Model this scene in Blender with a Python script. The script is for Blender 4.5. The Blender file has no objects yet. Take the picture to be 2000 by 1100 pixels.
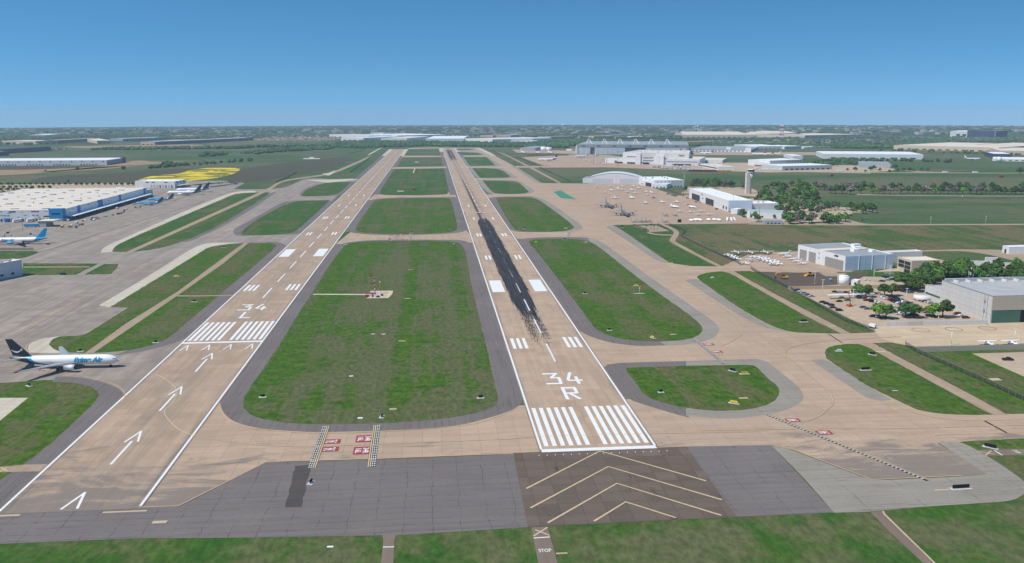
import bpy, bmesh, math, random
from mathutils import Vector, Matrix
random.seed(7)
R_=math.radians
# ---------------------------------------------------------------- camera
F=1720.0; CX,CY=1000.0,550.0
YAW,PIT,ROLL=0.0897,0.18816,-0.0023
CAMP=Vector((-62.56,-317.94,128.0))
fw=Vector((math.sin(YAW)*math.cos(PIT),math.cos(YAW)*math.cos(PIT),-math.sin(PIT)))
r0=Vector((math.cos(YAW),-math.sin(YAW),0)); u0=r0.cross(fw)
RT=r0*math.cos(ROLL)+u0*math.sin(ROLL); UP=-r0*math.sin(ROLL)+u0*math.cos(ROLL)
cam=bpy.data.cameras.new('camera'); camo=bpy.data.objects.new('camera',cam)
sc=bpy.context.scene; COL=sc.collection; COL.objects.link(camo); sc.camera=camo
m=Matrix((RT,UP,-fw)).transposed().to_4x4(); m.translation=CAMP; camo.matrix_world=m
cam.sensor_width=36; cam.lens=36*F/2000; cam.clip_end=80000; cam.clip_start=1
# ---------------------------------------------------------------- world, sun
SUN_EL=R_(54); SH=Vector((1,0.40,0)).normalized()      # direction shadows fall
sdir=Vector((-SH.x*math.cos(SUN_EL),-SH.y*math.cos(SUN_EL),math.sin(SUN_EL)))
w=bpy.data.worlds.new("World"); sc.world=w; w.use_nodes=True
nt=w.node_tree; nt.nodes.clear()
wo=nt.nodes.new('ShaderNodeOutputWorld'); bg=nt.nodes.new('ShaderNodeBackground'); sky=nt.nodes.new('ShaderNodeTexSky')
sky.sky_type='NISHITA'; sky.sun_disc=False; sky.sun_elevation=SUN_EL
sky.sun_rotation=math.atan2(sdir.x,sdir.y); sky.altitude=300; sky.air_density=1.0; sky.dust_density=0.1; sky.ozone_density=2.2
tc=nt.nodes.new('ShaderNodeTexCoord'); sx=nt.nodes.new('ShaderNodeSeparateXYZ'); cx_=nt.nodes.new('ShaderNodeCombineXYZ')
mz=nt.nodes.new('ShaderNodeMath'); mz.operation='MULTIPLY_ADD'; mz.inputs[1].default_value=1.8; mz.inputs[2].default_value=0.195
mm=nt.nodes.new('ShaderNodeMath'); mm.operation='MAXIMUM'; mm.inputs[1].default_value=0.1
nt.links.new(tc.outputs['Generated'],sx.inputs[0]); nt.links.new(sx.outputs[0],cx_.inputs[0]); nt.links.new(sx.outputs[1],cx_.inputs[1])
nt.links.new(sx.outputs[2],mz.inputs[0]); nt.links.new(mz.outputs[0],mm.inputs[0]); nt.links.new(mm.outputs[0],cx_.inputs[2])
nt.links.new(cx_.outputs[0],sky.inputs[0])
hs=nt.nodes.new('ShaderNodeHueSaturation'); hs.inputs['Saturation'].default_value=1.28; hs.inputs['Hue'].default_value=0.488
nt.links.new(sky.outputs[0],hs.inputs['Color']); nt.links.new(hs.outputs[0],bg.inputs[0]); nt.links.new(bg.outputs[0],wo.inputs[0])
bg.inputs[1].default_value=0.132
sl=bpy.data.lights.new('sun','SUN'); sl.energy=4.3; sl.angle=R_(0.53); sl.color=(1,0.955,0.89)
so=bpy.data.objects.new('sun',sl); COL.objects.link(so); so.rotation_euler=sdir.to_track_quat('Z','Y').to_euler(); so.location=(0,0,500)
sc.view_settings.view_transform='Standard'; sc.view_settings.look='None'; sc.view_settings.exposure=0.17; sc.view_settings.gamma=1
# ---------------------------------------------------------------- pixel helpers
D0,KC=6500.0,1.0e-6
def gz(x,y):
    d=math.hypot(x-CAMP.x,y-CAMP.y)
    return 0.0 if d<D0 else -KC*(d-D0)**2
def ray(px,py): return fw+RT*((px-CX)/F)-UP*((py-CY)/F)
def G(px,py,z=None):
    d=ray(px,py); t=(CAMP.z-(z or 0))/-d.z
    if z is None:
        for _ in range(6):
            p=CAMP+d*t; t=(CAMP.z-gz(p.x,p.y))/-d.z
    p=CAMP+d*t; return (p.x,p.y)
def proj(x,y,z):
    d=Vector((x,y,z))-CAMP; k=d.dot(fw); return CX+F*d.dot(RT)/k, CY-F*d.dot(UP)/k
def H(px,pb,pt):       # height of a vertical thing standing at (px,pb) whose top shows at row pt
    x,y=G(px,pb); z0=gz(x,y); h=10.0
    for _ in range(8):
        a=proj(x,y,z0+h)[1]; b=proj(x,y,z0+h+1)[1]; h+=(pt-a)/(b-a)
    return h
# ---------------------------------------------------------------- objects
def tag(o,label=None,cat=None,group=None,kind=None):
    if label: o['label']=label
    if cat: o['category']=cat
    if group: o['group']=group
    if kind: o['kind']=kind
    return o
def empty(name,loc=(0,0,0),rz=0):
    o=bpy.data.objects.new(name,None); COL.objects.link(o); o.location=loc; o.rotation_euler=(0,0,rz); o.empty_display_size=1; return o
class MB:
    def __init__(s): s.v=[]; s.f=[]; s.sm=[]
    def add(s,vs,fs,smooth=False):
        n=len(s.v); s.v+= [tuple(q) for q in vs]; s.f+=[tuple(i+n for i in f) for f in fs]; s.sm+=[smooth]*len(fs)
    def box(s,x0,x1,y0,y1,z0,z1,bottom=True):
        vs=[(x0,y0,z0),(x1,y0,z0),(x1,y1,z0),(x0,y1,z0),(x0,y0,z1),(x1,y0,z1),(x1,y1,z1),(x0,y1,z1)]
        fs=[(4,5,6,7),(0,1,5,4),(1,2,6,5),(2,3,7,6),(3,0,4,7)]
        if bottom: fs.append((3,2,1,0))
        s.add(vs,fs)
    def quad(s,a,b,c,d): s.add([a,b,c,d],[(0,1,2,3)])
    def prism(s,poly,z0,z1,cap0=False):
        n=len(poly); vs=[(x,y,z0) for x,y in poly]+[(x,y,z1) for x,y in poly]
        fs=[(i,(i+1)%n,(i+1)%n+n,i+n) for i in range(n)]+[tuple(range(n,2*n))]
        if cap0: fs.append(tuple(range(n-1,-1,-1)))
        s.add(vs,fs)
    def tube(s,pts,rad,seg=6,cap=True):
        rings=[]; P=[Vector(p) for p in pts]; n0=len(s.v); vs=[]
        for i,p in enumerate(P):
            d=(P[min(i+1,len(P)-1)]-P[max(i-1,0)]).normalized()
            a=Vector((0,0,1)) if abs(d.z)<.9 else Vector((1,0,0)); e=d.cross(a).normalized(); g=d.cross(e)
            r=rad[i] if isinstance(rad,(list,tuple)) else rad
            vs+=[p+e*r*math.cos(2*math.pi*k/seg)+g*r*math.sin(2*math.pi*k/seg) for k in range(seg)]
        fs=[]
        for i in range(len(P)-1):
            for k in range(seg):
                a=i*seg+k; b=i*seg+(k+1)%seg; fs.append((a,b,b+seg,a+seg))
        if cap: fs.append(tuple(range(seg-1,-1,-1))); fs.append(tuple(len(vs)-seg+k for k in range(seg)))
        s.add(vs,fs,seg>5)
    def mesh(s,name):
        me=bpy.data.meshes.new(name); me.from_pydata(s.v,[],s.f); me.update()
        me.polygons.foreach_set('use_smooth',s.sm); return me
    def build(s,name,mat,parent=None,loc=None):
        me=s.mesh(name); me.materials.append(mat); o=bpy.data.objects.new(name,me); COL.objects.link(o)
        if parent: o.parent=parent
        if loc: o.location=loc
        return o
def copy_tree(o,parent=None,mats=None):
    c=o.copy(); COL.objects.link(c)
    if parent: c.parent=parent; c.matrix_parent_inverse=Matrix()
    for ch in o.children: copy_tree(ch,c)
    return c
# ---------------------------------------------------------------- materials
class NT:
    def __init__(s,name):
        s.m=bpy.data.materials.new(name); s.m.use_nodes=True; s.t=s.m.node_tree; s.b=s.t.nodes['Principled BSDF']
        s.b.inputs['Roughness'].default_value=0.9; s.b.inputs['Specular IOR Level'].default_value=0.2
        s.co=None
    def n(s,t,**k):
        q=s.t.nodes.new(t)
        for a,b in k.items(): setattr(q,a,b)
        return q
    def L(s,a,b): s.t.links.new(a,b)
    def coord(s):
        if not s.co: s.co=s.n('ShaderNodeTexCoord').outputs['Object']
        return s.co
    def map(s,sc_,loc=(0,0,0)):
        q=s.n('ShaderNodeMapping'); q.inputs['Scale'].default_value=sc_; q.inputs['Location'].default_value=loc; s.L(s.coord(),q.inputs[0]); return q.outputs[0]
    def noise(s,sc_,detail=4,rough=.6,loc=(0,0,0),dist=0):
        q=s.n('ShaderNodeTexNoise'); q.inputs['Scale'].default_value=1; q.inputs['Detail'].default_value=detail; q.inputs['Roughness'].default_value=rough
        q.inputs['Distortion'].default_value=dist
        s.L(s.map(sc_ if isinstance(sc_,tuple) else (sc_,)*3,loc),q.inputs['Vector']); return q.outputs[0]
    def ramp(s,x,a,b):
        q=s.n('ShaderNodeMapRange',interpolation_type='SMOOTHSTEP'); s.inp(q.inputs[0],x); q.inputs[1].default_value=a; q.inputs[2].default_value=b; return q.outputs[0]
    def inp(s,sock,v):
        if isinstance(v,(int,float)): sock.default_value=v
        elif isinstance(v,tuple): sock.default_value=v if len(v)==4 else (*v,1)
        else: s.L(v,sock)
    def mix(s,f,a,b,mode='MIX'):
        q=s.n('ShaderNodeMix',data_type='RGBA',blend_type=mode); s.inp(q.inputs[0],f); s.inp(q.inputs[6],a); s.inp(q.inputs[7],b); return q.outputs[2]
    def math(s,op,a,b=0.0,c=0.0):
        q=s.n('ShaderNodeMath',operation=op); s.inp(q.inputs[0],a); s.inp(q.inputs[1],b)
        if op in('MULTIPLY_ADD',): s.inp(q.inputs[2],c)
        return q.outputs[0]
    def xyz(s):
        q=s.n('ShaderNodeSeparateXYZ'); s.L(s.coord(),q.inputs[0]); return q.outputs
    def out(s,c,rough=None):
        s.inp(s.b.inputs['Base Color'],c)
        if rough is not None: s.b.inputs['Roughness'].default_value=rough
        return s.m
def srgb(r,g,b):
    f=lambda c:(c/255/12.92) if c<=10 else ((c/255+.055)/1.055)**2.4
    return (f(r),f(g),f(b))
def alb(r,g,b): c=srgb(r,g,b); return (min(.88,c[0]*.87),min(.86,c[1]*.80),min(.84,c[2]*.70))
_pc={}
def paint(name,c,rough=.5,var=.06,metal=0,scale=.3,seam=0):
    if name in _pc: return _pc[name]
    s=NT(name); n=s.noise(scale,3,.6); n2=s.noise(scale*9,2,.6,(5,3,1))
    v=s.math('ADD',s.math('MULTIPLY',n,var*2),s.math('MULTIPLY_ADD',n2,var,1-var*1.5))
    col=s.n('ShaderNodeVectorMath',operation='SCALE'); col.inputs[0].default_value=c; s.L(v,col.inputs['Scale'])
    cc=col.outputs[0]
    if seam:
        X=s.xyz(); rain=s.noise((1/.8,1/.8,1/9.),4,.7,(3,3,3)); cc=s.mix(s.math('MULTIPLY',s.ramp(rain,.5,.75),.22),cc,tuple(q*.55 for q in c))
        for ax in (X[0],X[1],X[2]): j=s.math('GREATER_THAN',s.math('ABSOLUTE',s.math('SUBTRACT',s.math('FRACT',s.math('DIVIDE',ax,seam)),.5)),.5-.14/seam); cc=s.mix(s.math('MULTIPLY',j,.3),cc,tuple(q*.4 for q in c))
    s.out(cc,rough); s.b.inputs['Metallic'].default_value=metal; s.b.inputs['Specular IOR Level'].default_value=.4
    _pc[name]=s.m; return s.m
def grass(name,g1,g2,olive,amt=.5,psc=1/45.,seed=0,yellow=0,bands=None,split=None):
    s=NT(name); L=(seed*37.1,seed*11.3,seed)
    p=s.noise(psc,7,.68,L,.6); fine=s.noise((.45,.22,.3),5,.75,L); strip=s.noise((1/5.,1/160.,.1),3,.6,L)
    mid=s.noise((1/9.,1/5.,.2),5,.7,(L[0]+9,3,2))
    base=s.mix(s.ramp(mid,.35,.65),g1,g2)
    band=s.noise((1/16.,1/420.,.1),3,.55,(L[0]+5,0,8)); k=s.math('ADD',s.math('ADD',p,s.math('MULTIPLY_ADD',band,.62,-.31)),s.math('ADD',s.math('MULTIPLY_ADD',strip,.26,-.13),s.math('MULTIPLY_ADD',mid,.30,-.15)))
    if bands:                                   # damp swales run along the field
        X=s.xyz(); wob=s.math('MULTIPLY_ADD',s.noise((1/30.,1/30.,1),4,.7,(8,8,8)),7,-3.5); xx=s.math('ADD',X[0],wob)
        for bx,bw,bk in bands: k=s.math('SUBTRACT',k,s.math('MULTIPLY',s.math('SUBTRACT',1.0,s.ramp(s.math('ABSOLUTE',s.math('SUBTRACT',xx,bx)),bw*.6,bw*1.3)),bk))
        if split: k=s.math('SUBTRACT',k,s.math('MULTIPLY',s.ramp(X[1],split[0],split[1]),split[2]))
    c=s.mix(s.ramp(k,.63-.34*amt,.79-.34*amt),base,olive)
    if yellow:
        yl=s.noise(1/22.,5,.75,(L[0],77,3)); c=s.mix(s.math('MULTIPLY',s.ramp(s.math('ADD',yl,s.math('MULTIPLY_ADD',fine,.3,-.15)),.60,.72),yellow),c,(.36,.33,.015))
    fv=s.ramp(fine,.25,.8)
    c=s.mix(1.0,c,s.mix(fv,(.52,.56,.48),(1.42,1.42,1.4)),'MULTIPLY')
    bm_=s.n('ShaderNodeBump'); bm_.inputs['Strength'].default_value=.5; bm_.inputs['Distance'].default_value=.35; s.L(fine,bm_.inputs['Height']); s.L(bm_.outputs[0],s.b.inputs['Normal'])
    return s.out(c,1.0)
def concrete(name,c,dark=(.16,.14,.125),slab=6.1,var=.1,stain=.35,grime=None,joint=.4,streak='y',lane=0):
    s=NT(name); x,y,z=s.xyz()
    big=s.noise(1/55.,5,.62); st=s.noise((1/3.,1/70.,1) if streak=='y' else (1/60.,1/5.,1),5,.65,(3,5,0)); fine=s.noise(.5,5,.75)
    fl=s.n('ShaderNodeVectorMath',operation='FLOOR'); s.L(s.map((1/slab,)*3),fl.inputs[0]); wn=s.n('ShaderNodeTexWhiteNoise',noise_dimensions='2D'); s.L(fl.outputs[0],wn.inputs['Vector'])
    v=s.math('MULTIPLY_ADD',wn.outputs['Value'],var,1-var*.5)
    v=s.math('MULTIPLY',v,s.math('MULTIPLY_ADD',big,.34,.83)); v=s.math('MULTIPLY',v,s.math('MULTIPLY_ADD',fine,.30,.85)); v=s.math('MULTIPLY',v,s.math('MULTIPLY_ADD',st,.6,.70))
    col=s.n('ShaderNodeVectorMath',operation='SCALE'); col.inputs[0].default_value=c; s.L(v,col.inputs['Scale']); cc=col.outputs[0]
    if lane: cc=s.mix(1.0,cc,s.mix(s.ramp(s.noise((1/9.,1/500.,1),4,.7,(6,2,2)),.35,.65),(1-lane*.22,)*3,(1+lane*.2,)*3),'MULTIPLY')
    tn=s.noise(1/130.,4,.6,(9,1,4)); cc=s.mix(s.math('MULTIPLY',s.ramp(tn,.45,.65),.25),cc,(c[0]*.9,c[1]*1.0,c[2]*1.12))
    sn=s.noise((1/14.,1/22.,1),6,.7,(1,8,2),.7); m_=s.math('MULTIPLY',s.ramp(sn,.56,.74),stain)
    if grime:                                   # old oil and mould staining, denser towards one end of the paving
        y0,y1,gs=grime; gn=s.noise((1/30.,1/9.,1),6,.72,(4,4,4),.8)
        g=s.ramp(s.math('ADD',gn,s.math('MULTIPLY_ADD',s.ramp(y,y0,y1),.46,-.20)),.47,.64); m_=s.math('MAXIMUM',m_,s.math('MULTIPLY',g,gs))
    cc=s.mix(m_,cc,dark)
    for ax in (x,y):
        fr=s.math('FRACT',s.math('DIVIDE',ax,slab)); d=s.math('ABSOLUTE',s.math('SUBTRACT',fr,.5)); j=s.math('GREATER_THAN',d,.5-.10/slab)
        cc=s.mix(s.math('MULTIPLY',j,joint),cc,dark)
    return s.out(cc,.92)
def asphalt(name,c,crack=.6,sc_=(1/28.,1/6.),lane=.25,patch=.2,dy=False):
    s=NT(name); fine=s.noise(.7,5,.8); big=s.noise(1/40.,5,.6); ln=s.noise((1/1.6,1/80.,1) if dy else (1/90.,1/2.2,1),4,.65)
    v=s.math('MULTIPLY',s.math('MULTIPLY_ADD',fine,.4,.8),s.math('MULTIPLY_ADD',big,.5,.75)); v=s.math('MULTIPLY',v,s.math('MULTIPLY_ADD',ln,lane*2,1-lane))
    col=s.n('ShaderNodeVectorMath',operation='SCALE'); col.inputs[0].default_value=c; s.L(v,col.inputs['Scale']); cc=col.outputs[0]
    # cracks: wobbly joints
    nv=s.n('ShaderNodeTexNoise'); nv.inputs['Scale'].default_value=.12; nv.inputs['Detail'].default_value=4; s.L(s.coord(),nv.inputs['Vector'])
    ad=s.n('ShaderNodeVectorMath',operation='MULTIPLY_ADD'); s.L(nv.outputs['Color'],ad.inputs[0]); ad.inputs[1].default_value=(3.2,3.2,0); s.L(s.coord(),ad.inputs[2])
    sp=s.n('ShaderNodeSeparateXYZ'); s.L(ad.outputs[0],sp.inputs[0])
    gate=s.ramp(s.noise(1/11.,5,.75,(7,2,9)),.38,.60)
    for ax,k,wd in ((sp.outputs[0],sc_[0],.10),(sp.outputs[1],sc_[1],.09)):
        fr=s.math('FRACT',s.math('MULTIPLY',ax,k)); d=s.math('ABSOLUTE',s.math('SUBTRACT',fr,.5)); j=s.math('GREATER_THAN',d,.5-wd*k)
        cc=s.mix(s.math('MULTIPLY',s.math('MULTIPLY',j,gate),crack),cc,(.018,.018,.02))
    sl_=s.noise((1/1.4,1/40.,1) if dy else (1/26.,1/1.6,1),5,.75,(3,9,1),1.2)
    cc=s.mix(s.math('MULTIPLY',s.ramp(sl_,.58,.70),patch),cc,(.022,.022,.025))
    return s.out(cc,.95)
TAN=alb(180,161,145); TAN2=alb(174,156,141); GRY=alb(153,146,142); LGT=alb(198,194,184)
M={}
M['runway_tan']=concrete('runway concrete',TAN,stain=.25,slab=7.6,joint=.3,var=.16)
M['tan']=concrete('taxiway concrete',TAN,stain=.22,slab=7.6,grime=(50,-62,.75),streak='x')
M['tan_clean']=concrete('taxiway concrete pale',TAN,stain=.06,slab=7.6)
M['apron_l']=concrete('apron concrete grey',GRY,stain=.4,slab=7.6,joint=.5,var=.22,lane=.5)
M['apron_r']=concrete('apron concrete tan',alb(178,158,143),stain=.3,slab=7.6,streak='x')
M['heli']=concrete('helipad concrete',alb(198,182,160),stain=.1,slab=7.6,streak='x')
M['lot']=concrete('car park concrete',alb(186,170,152),stain=.16,slab=5,streak='x')
M['light']=concrete('pale shoulder concrete',LGT,stain=.18,slab=6.1,dark=(.1,.1,.1))
M['road']=concrete('service road concrete',alb(166,150,134),stain=.12,slab=4,joint=.15)
M['road_dark']=concrete('service road worn asphalt',alb(128,116,108),stain=.3,slab=30,joint=.3)
M['overrun']=concrete('overrun concrete stained',alb(108,97,91),dark=(.036,.032,.030),stain=.85,slab=7.6,var=.30,joint=.5,streak='x')
M['asph']=asphalt('dark shoulder asphalt',alb(118,114,117),sc_=(1/3.1,1/30.),patch=.5,dy=True)
M['asph_big']=asphalt('blast pad asphalt',alb(118,115,118),crack=.7,sc_=(1/9.,1/4.2),patch=.2)
M['asph_sh']=asphalt('runway shoulder asphalt',alb(118,114,117),crack=.75,sc_=(1/3.1,1/45.),lane=.28,patch=.55,dy=True)
M['asph_lt']=asphalt('weathered pale asphalt',alb(148,146,142),crack=.7,sc_=(1/20.,1/8.),patch=.55)
M['asph_new']=asphalt('fresh dark asphalt',alb(96,86,80),crack=.3,patch=.25)
gA=alb(55,93,22); gB=alb(82,112,32); gO=alb(96,102,66)
M['grass']=grass('grass infield',gA,gB,gO,.58,1/48.,1,.08)
M['grass_main']=grass('grass main infield',gA,gB,alb(95,102,70),.86,1/40.,1,.08,bands=[(-146,13,.17),(-81,5,.15),(-118,5,.05),(-44,4,.10)],split=(380,600,.13))
M['grass2']=grass('grass verge',alb(50,92,34),alb(70,104,44),gO,.48,1/40.,2,.25)
M['grass3']=grass('grass far verge',alb(52,94,42),alb(70,106,54),alb(98,108,76),.45,1/60.,3,.35)
M['dry']=grass('dry meadow',alb(62,96,44),alb(84,100,58),alb(112,106,80),.62,1/90.,4,0)
M['soil']=grass('ploughed soil',alb(66,84,48),alb(80,84,62),alb(86,84,70),.9,1/120.,6,0)
M['dirt']=concrete('bare dirt',alb(160,136,112),dark=alb(110,98,80),slab=400,joint=0,stain=.5,streak='x')
M['white']=paint('white marking paint',(.70,.70,.68),.7,.22,scale=.9)
M['yellow']=paint('yellow marking paint',alb(206,190,158),.7,.3,scale=.7)
M['yellow2']=paint('faded yellow marking paint',alb(206,180,142),.7,.14,scale=.7)
M['black']=paint('black marking paint',(.025,.025,.025),.8,.1)
M['red']=paint('red marking paint',alb(160,66,74),.7,.2,scale=.8)
M['teal']=paint('teal painted patch',alb(66,142,118),.7,.12,scale=.1)
# ================================================================ THE GROUND
def terrain():
    mb=MB(); seg=144; rad=[0,400,900,1600,2500,3600,5000,6500]+[6500+600*i for i in range(1,12)]+[13700,14500]
    vs=[(CAMP.x,CAMP.y,0)]
    for r in rad[1:]:
        for k in range(seg):
            a=2*math.pi*k/seg; x=CAMP.x+r*math.cos(a); y=CAMP.y+r*math.sin(a); vs.append((x,y,gz(x,y)))
    fs=[(0,1+k,1+(k+1)%seg) for k in range(seg)]
    for i in range(len(rad)-2):
        b=1+i*seg
        for k in range(seg): fs.append((b+k,b+seg+k,b+seg+(k+1)%seg,b+(k+1)%seg))
    mb.add(vs,fs,True)
    s=NT('open country'); x,y,z=s.xyz(); L=(0,0,0)
    ds=s.n('ShaderNodeVectorMath',operation='DISTANCE'); s.L(s.coord(),ds.inputs[0]); ds.inputs[1].default_value=(CAMP.x,CAMP.y,0); d=ds.outputs['Value']
    fine=s.noise((.4,.2,.3),5,.75); mid=s.noise(1/14.,5,.7); p=s.noise(1/60.,6,.66,(5,2,0),.5); wide=s.noise((1/700.,1/260.,1),5,.6,(2,8,0),.4)
    st=s.noise((1/8.,1/220.,1),3,.6)
    near=s.mix(s.ramp(mid,.35,.65),alb(52,96,32),alb(74,104,42))
    near=s.mix(s.ramp(s.math('ADD',p,s.math('ADD',s.math('MULTIPLY_ADD',st,.2,-.1),s.math('MULTIPLY_ADD',mid,.3,-.15))),.43,.60),near,alb(98,104,74))
    # open meadows
    mead=s.mix(s.ramp(wide,.40,.60),alb(66,98,56),alb(102,108,80)); mead=s.mix(s.ramp(s.noise((1/260.,1/120.,1),6,.7,(6,6,0)),.52,.66),mead,alb(112,104,86))
    mead=s.mix(s.ramp(s.noise((1/70.,1/40.,1),5,.7,(1,6,0)),.55,.70),mead,alb(56,84,46))
    c=s.mix(s.ramp(d,700,1100),near,mead)
    # far wooded, patchy country
    vor=s.n('ShaderNodeTexVoronoi'); vor.inputs['Scale'].default_value=1; s.L(s.map((1/420.,1/600.,1)),vor.inputs['Vector'])
    sepc=s.n('ShaderNodeSeparateColor'); s.L(vor.outputs['Color'],sepc.inputs[0])
    woods=s.mix(s.ramp(s.noise((1/120.,1/200.,1),7,.75,(3,3,0)),.40,.62),alb(44,72,40),alb(70,92,56))
    fld=s.mix(s.ramp(sepc.outputs[1],.3,.7),alb(92,104,70),alb(120,112,92)); far=s.mix(s.ramp(sepc.outputs[0],.72,.76),woods,fld)
    far=s.mix(s.ramp(s.noise((1/40.,1/90.,1),4,.8,(8,3,0)),.66,.72),far,alb(150,148,140))
    c=s.mix(s.ramp(s.math('ADD',d,s.math('MULTIPLY_ADD',wide,1600,-800)),3900,4700),c,far)
    c=s.mix(1.0,c,s.mix(s.ramp(fine,.25,.8),(.56,.60,.52),(1.38,1.38,1.36)),'MULTIPLY')
    o=mb.build('ground',s.out(c,1.0)); tag(o,kind='structure'); return o
terrain()
_n=[0]
def smoothpoly(P,it=2):
    for _ in range(it):
        Q=[]; n=len(P)
        for i in range(n):
            a,b,c=P[i-1],P[i],P[(i+1)%n]
            v1=(b[0]-a[0],(b[1]-a[1])*2.2); v2=(c[0]-b[0],(c[1]-b[1])*2.2)
            l1=math.hypot(*v1); l2=math.hypot(*v2)
            if l1<1e-6 or l2<1e-6: Q.append(b); continue
            t=math.degrees(math.acos(max(-1,min(1,(v1[0]*v2[0]+v1[1]*v2[1])/(l1*l2)))))
            if t>62 or t<1: Q.append(b); continue
            k1=min(.25,14/l1); k2=min(.25,14/l2)
            Q.append((b[0]+(a[0]-b[0])*k1,b[1]+(a[1]-b[1])*k1)); Q.append((b[0]+(c[0]-b[0])*k2,b[1]+(c[1]-b[1])*k2))
        P=Q
    return P
_jr=random.Random(4)
def ragged(pts,step=2.6,amp=.32):
    o=[]
    for i,a in enumerate(pts):
        b=pts[(i+1)%len(pts)]; l=math.hypot(b[0]-a[0],b[1]-a[1]); d=math.hypot(a[0]-CAMP.x,a[1]-CAMP.y); st=step*max(1,d/450); n=max(1,min(160,int(l/st))); k=amp*max(1,d/900)
        for j in range(n): o.append((a[0]+(b[0]-a[0])*j/n+_jr.uniform(-k,k),a[1]+(b[1]-a[1])*j/n+_jr.uniform(-k,k)))
    return o
def wsheet(name,pts,lvl,mat,parent=None,kind='structure'):
    if name=='grass': pts=ragged(pts)
    _n[0]+=1; z=.02*lvl+.00007*_n[0]+.01
    mb=MB(); mb.add([(x,y,gz(x,y)+z) for x,y in pts],[tuple(range(len(pts)))])
    # keep the upward side up
    A=sum(pts[i][0]*pts[(i+1)%len(pts)][1]-pts[(i+1)%len(pts)][0]*pts[i][1] for i in range(len(pts)))
    if A<0: mb.f=[tuple(reversed(mb.f[0]))]
    o=mb.build(name,mat,parent)
    if not parent: tag(o,kind=kind)
    return o
def sheet(name,px,lvl,mat,sm=True,parent=None):
    P=[(float(a),float(b)) for a,b in px]
    if sm: P=smoothpoly(P)
    return wsheet(name,[G(a,b) for a,b in P],lvl,mat,parent)
def pave(name,px,mat,lvl=1,sm=True): return sheet(name,px,lvl,M[mat],sm)
# --- paved areas (level 1)
pave('apron',[(-260,749),(0,748.5),(110,741),(190,748),(240,772),(236,779),(300,724),(360,663),(500,535),(560,484),(600,444),(662,379),(701,352),(701,349),(650,352.5),(632,348.7),(597,348.7),(582,355),(562,365),(532,369.5),(487,370.2),(457,369.5),(480,356),(440,353),(350,353.5),(300,362),(262,372),(-60,400),(-200,500),(-260,749)],'apron_l')
pave('car_park',[(-70,362),(262,357),(300,361),(262,372.5),(240,380),(-90,404)],'lot',1,False)
pave('taxiway',[(272,1000),(348,989.5),(430,949),(520,903.5),(610,900),(750,895),(1005,887),(1340,873),(1508,869.5),(1552,880),(1616,905),(1703.6,938),(1791,934),(1878,930),(1925,925.4),(1863.6,884.7),(1831,866),(1878,863.5),(2100,853),(2100,806),(1965,809),(1907,777),(1760,700),(1744,668.8),(1708,637),(1700,640),(1661,651.5),(1460,538),(1465,530),(1640,535),(1560,500),(1500,492),(1445,498),(1410,520.5),(1370,500),(1330,478),(1260,437),(1196,439),(1462,436),(1462,432),(1425,415),(1347,380),(1320,382.5),(1270,365),(1247,355),(1140,358.7),(1057.5,357.5),(1012.5,328.7),(937,288.7),(857,288.3),(880,340),(960,480),(1000,600),(1030,760),(1024,792),(960,792),(700,800),(500,800),(440,755),(380,790),(272,985)],'tan',1,False)
pave('apron',[(1057.5,357.5),(1140,358.7),(1247,355),(1270,365),(1320,382.5),(1347,380),(1400,400),(1425,415),(1475,431),(1475,436.5),(1196,439.5),(1150,410)],'apron_r',1.2,False)
pave('apron',[(1408,521),(1462,497),(1509,497),(1512,492.5),(1560,491),(1700,520),(1660,531.5),(1470,531),(1465,530),(1412,530)],'apron_r',1.2,False)
pave('taxiway',[(630,497),(690,449),(700,444),(905,444),(922,462),(932,495),(905,472),(680,474)],'tan_clean',1.1,False)
pave('taxiway',[(708,398),(737,376),(888,376),(897,400),(890,390),(740,392)],'tan_clean',1.1,False)
pave('taxiway',[(768,326.5),(872,325.3),(873.5,328.8),(764,330.2)],'tan_clean',1.1,False)
pave('taxiway',[(787,304.3),(862,304.3),(863,306.7),(782,307.2)],'tan_clean',1.1,False)
pave('taxiway',[(798,289.6),(858,288.2),(858,289.6),(798,290.8)],'light',1.1,False)
pave('taxiway',[(640,357),(697,351),(701,349),(600,352)],'light',1.15,False)
pave('apron',[(1018,307.5),(1130,301.5),(1190,303),(1250,312),(1350,318),(1350,333),(1165,326.5),(1062,323.7)],'apron_r',1.2,False)
pave('taxiway',[(996,324.6),(1170,324.3),(1172,327.2),(999,327.6)],'tan_clean',1.4,False)
pave('taxiway',[(1000,292),(1120,294.5),(1350,297),(1700,297.5),(1700,303),(1350,303),(1120,300.5),(1010,298.5)],'apron_r',1.1,False)
pave('car_park',[(1290,328),(1345,330),(1400,334),(1505,337),(1560,336),(1700,339),(1700,330),(1500,318),(1350,318)],'lot',1.15,False)
pave('helipad',[(1700,638),(1730,636.5),(1860,632),(2060,625),(2100,668),(1791,678),(1770,674.5),(1742,669.5),(1720,660)],'heli',1.5,False)
pave('car_park',[(1541,565.5),(1760,520),(1830,535),(1860,560),(1940,640),(1870,633),(1730,637),(1712,648),(1650,618),(1610,597)],'lot',1.45,False)
pave('car_park',[(1898.5,690.7),(2080,686),(2080,765),(2000,736)],'lot',2.3,False)
sheet('blast_pad',[(-120,1010),(0,1001),(174.5,996.7),(349,990),(430.5,948.7),(520,903.6),(604.7,901),(732.7,897.5),(907,891),(1003,887),(1031,1030),(791,1045),(500,1050.5),(262,1052),(0,1062.7),(-120,1068)],2,M['asph_big'],False)
sheet('blast_pad',[(1003,885),(1340,872.5),(1439,1010),(1069.8,1028.5),(1031,1030.5)],2.4,M['overrun'],False)
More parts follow.
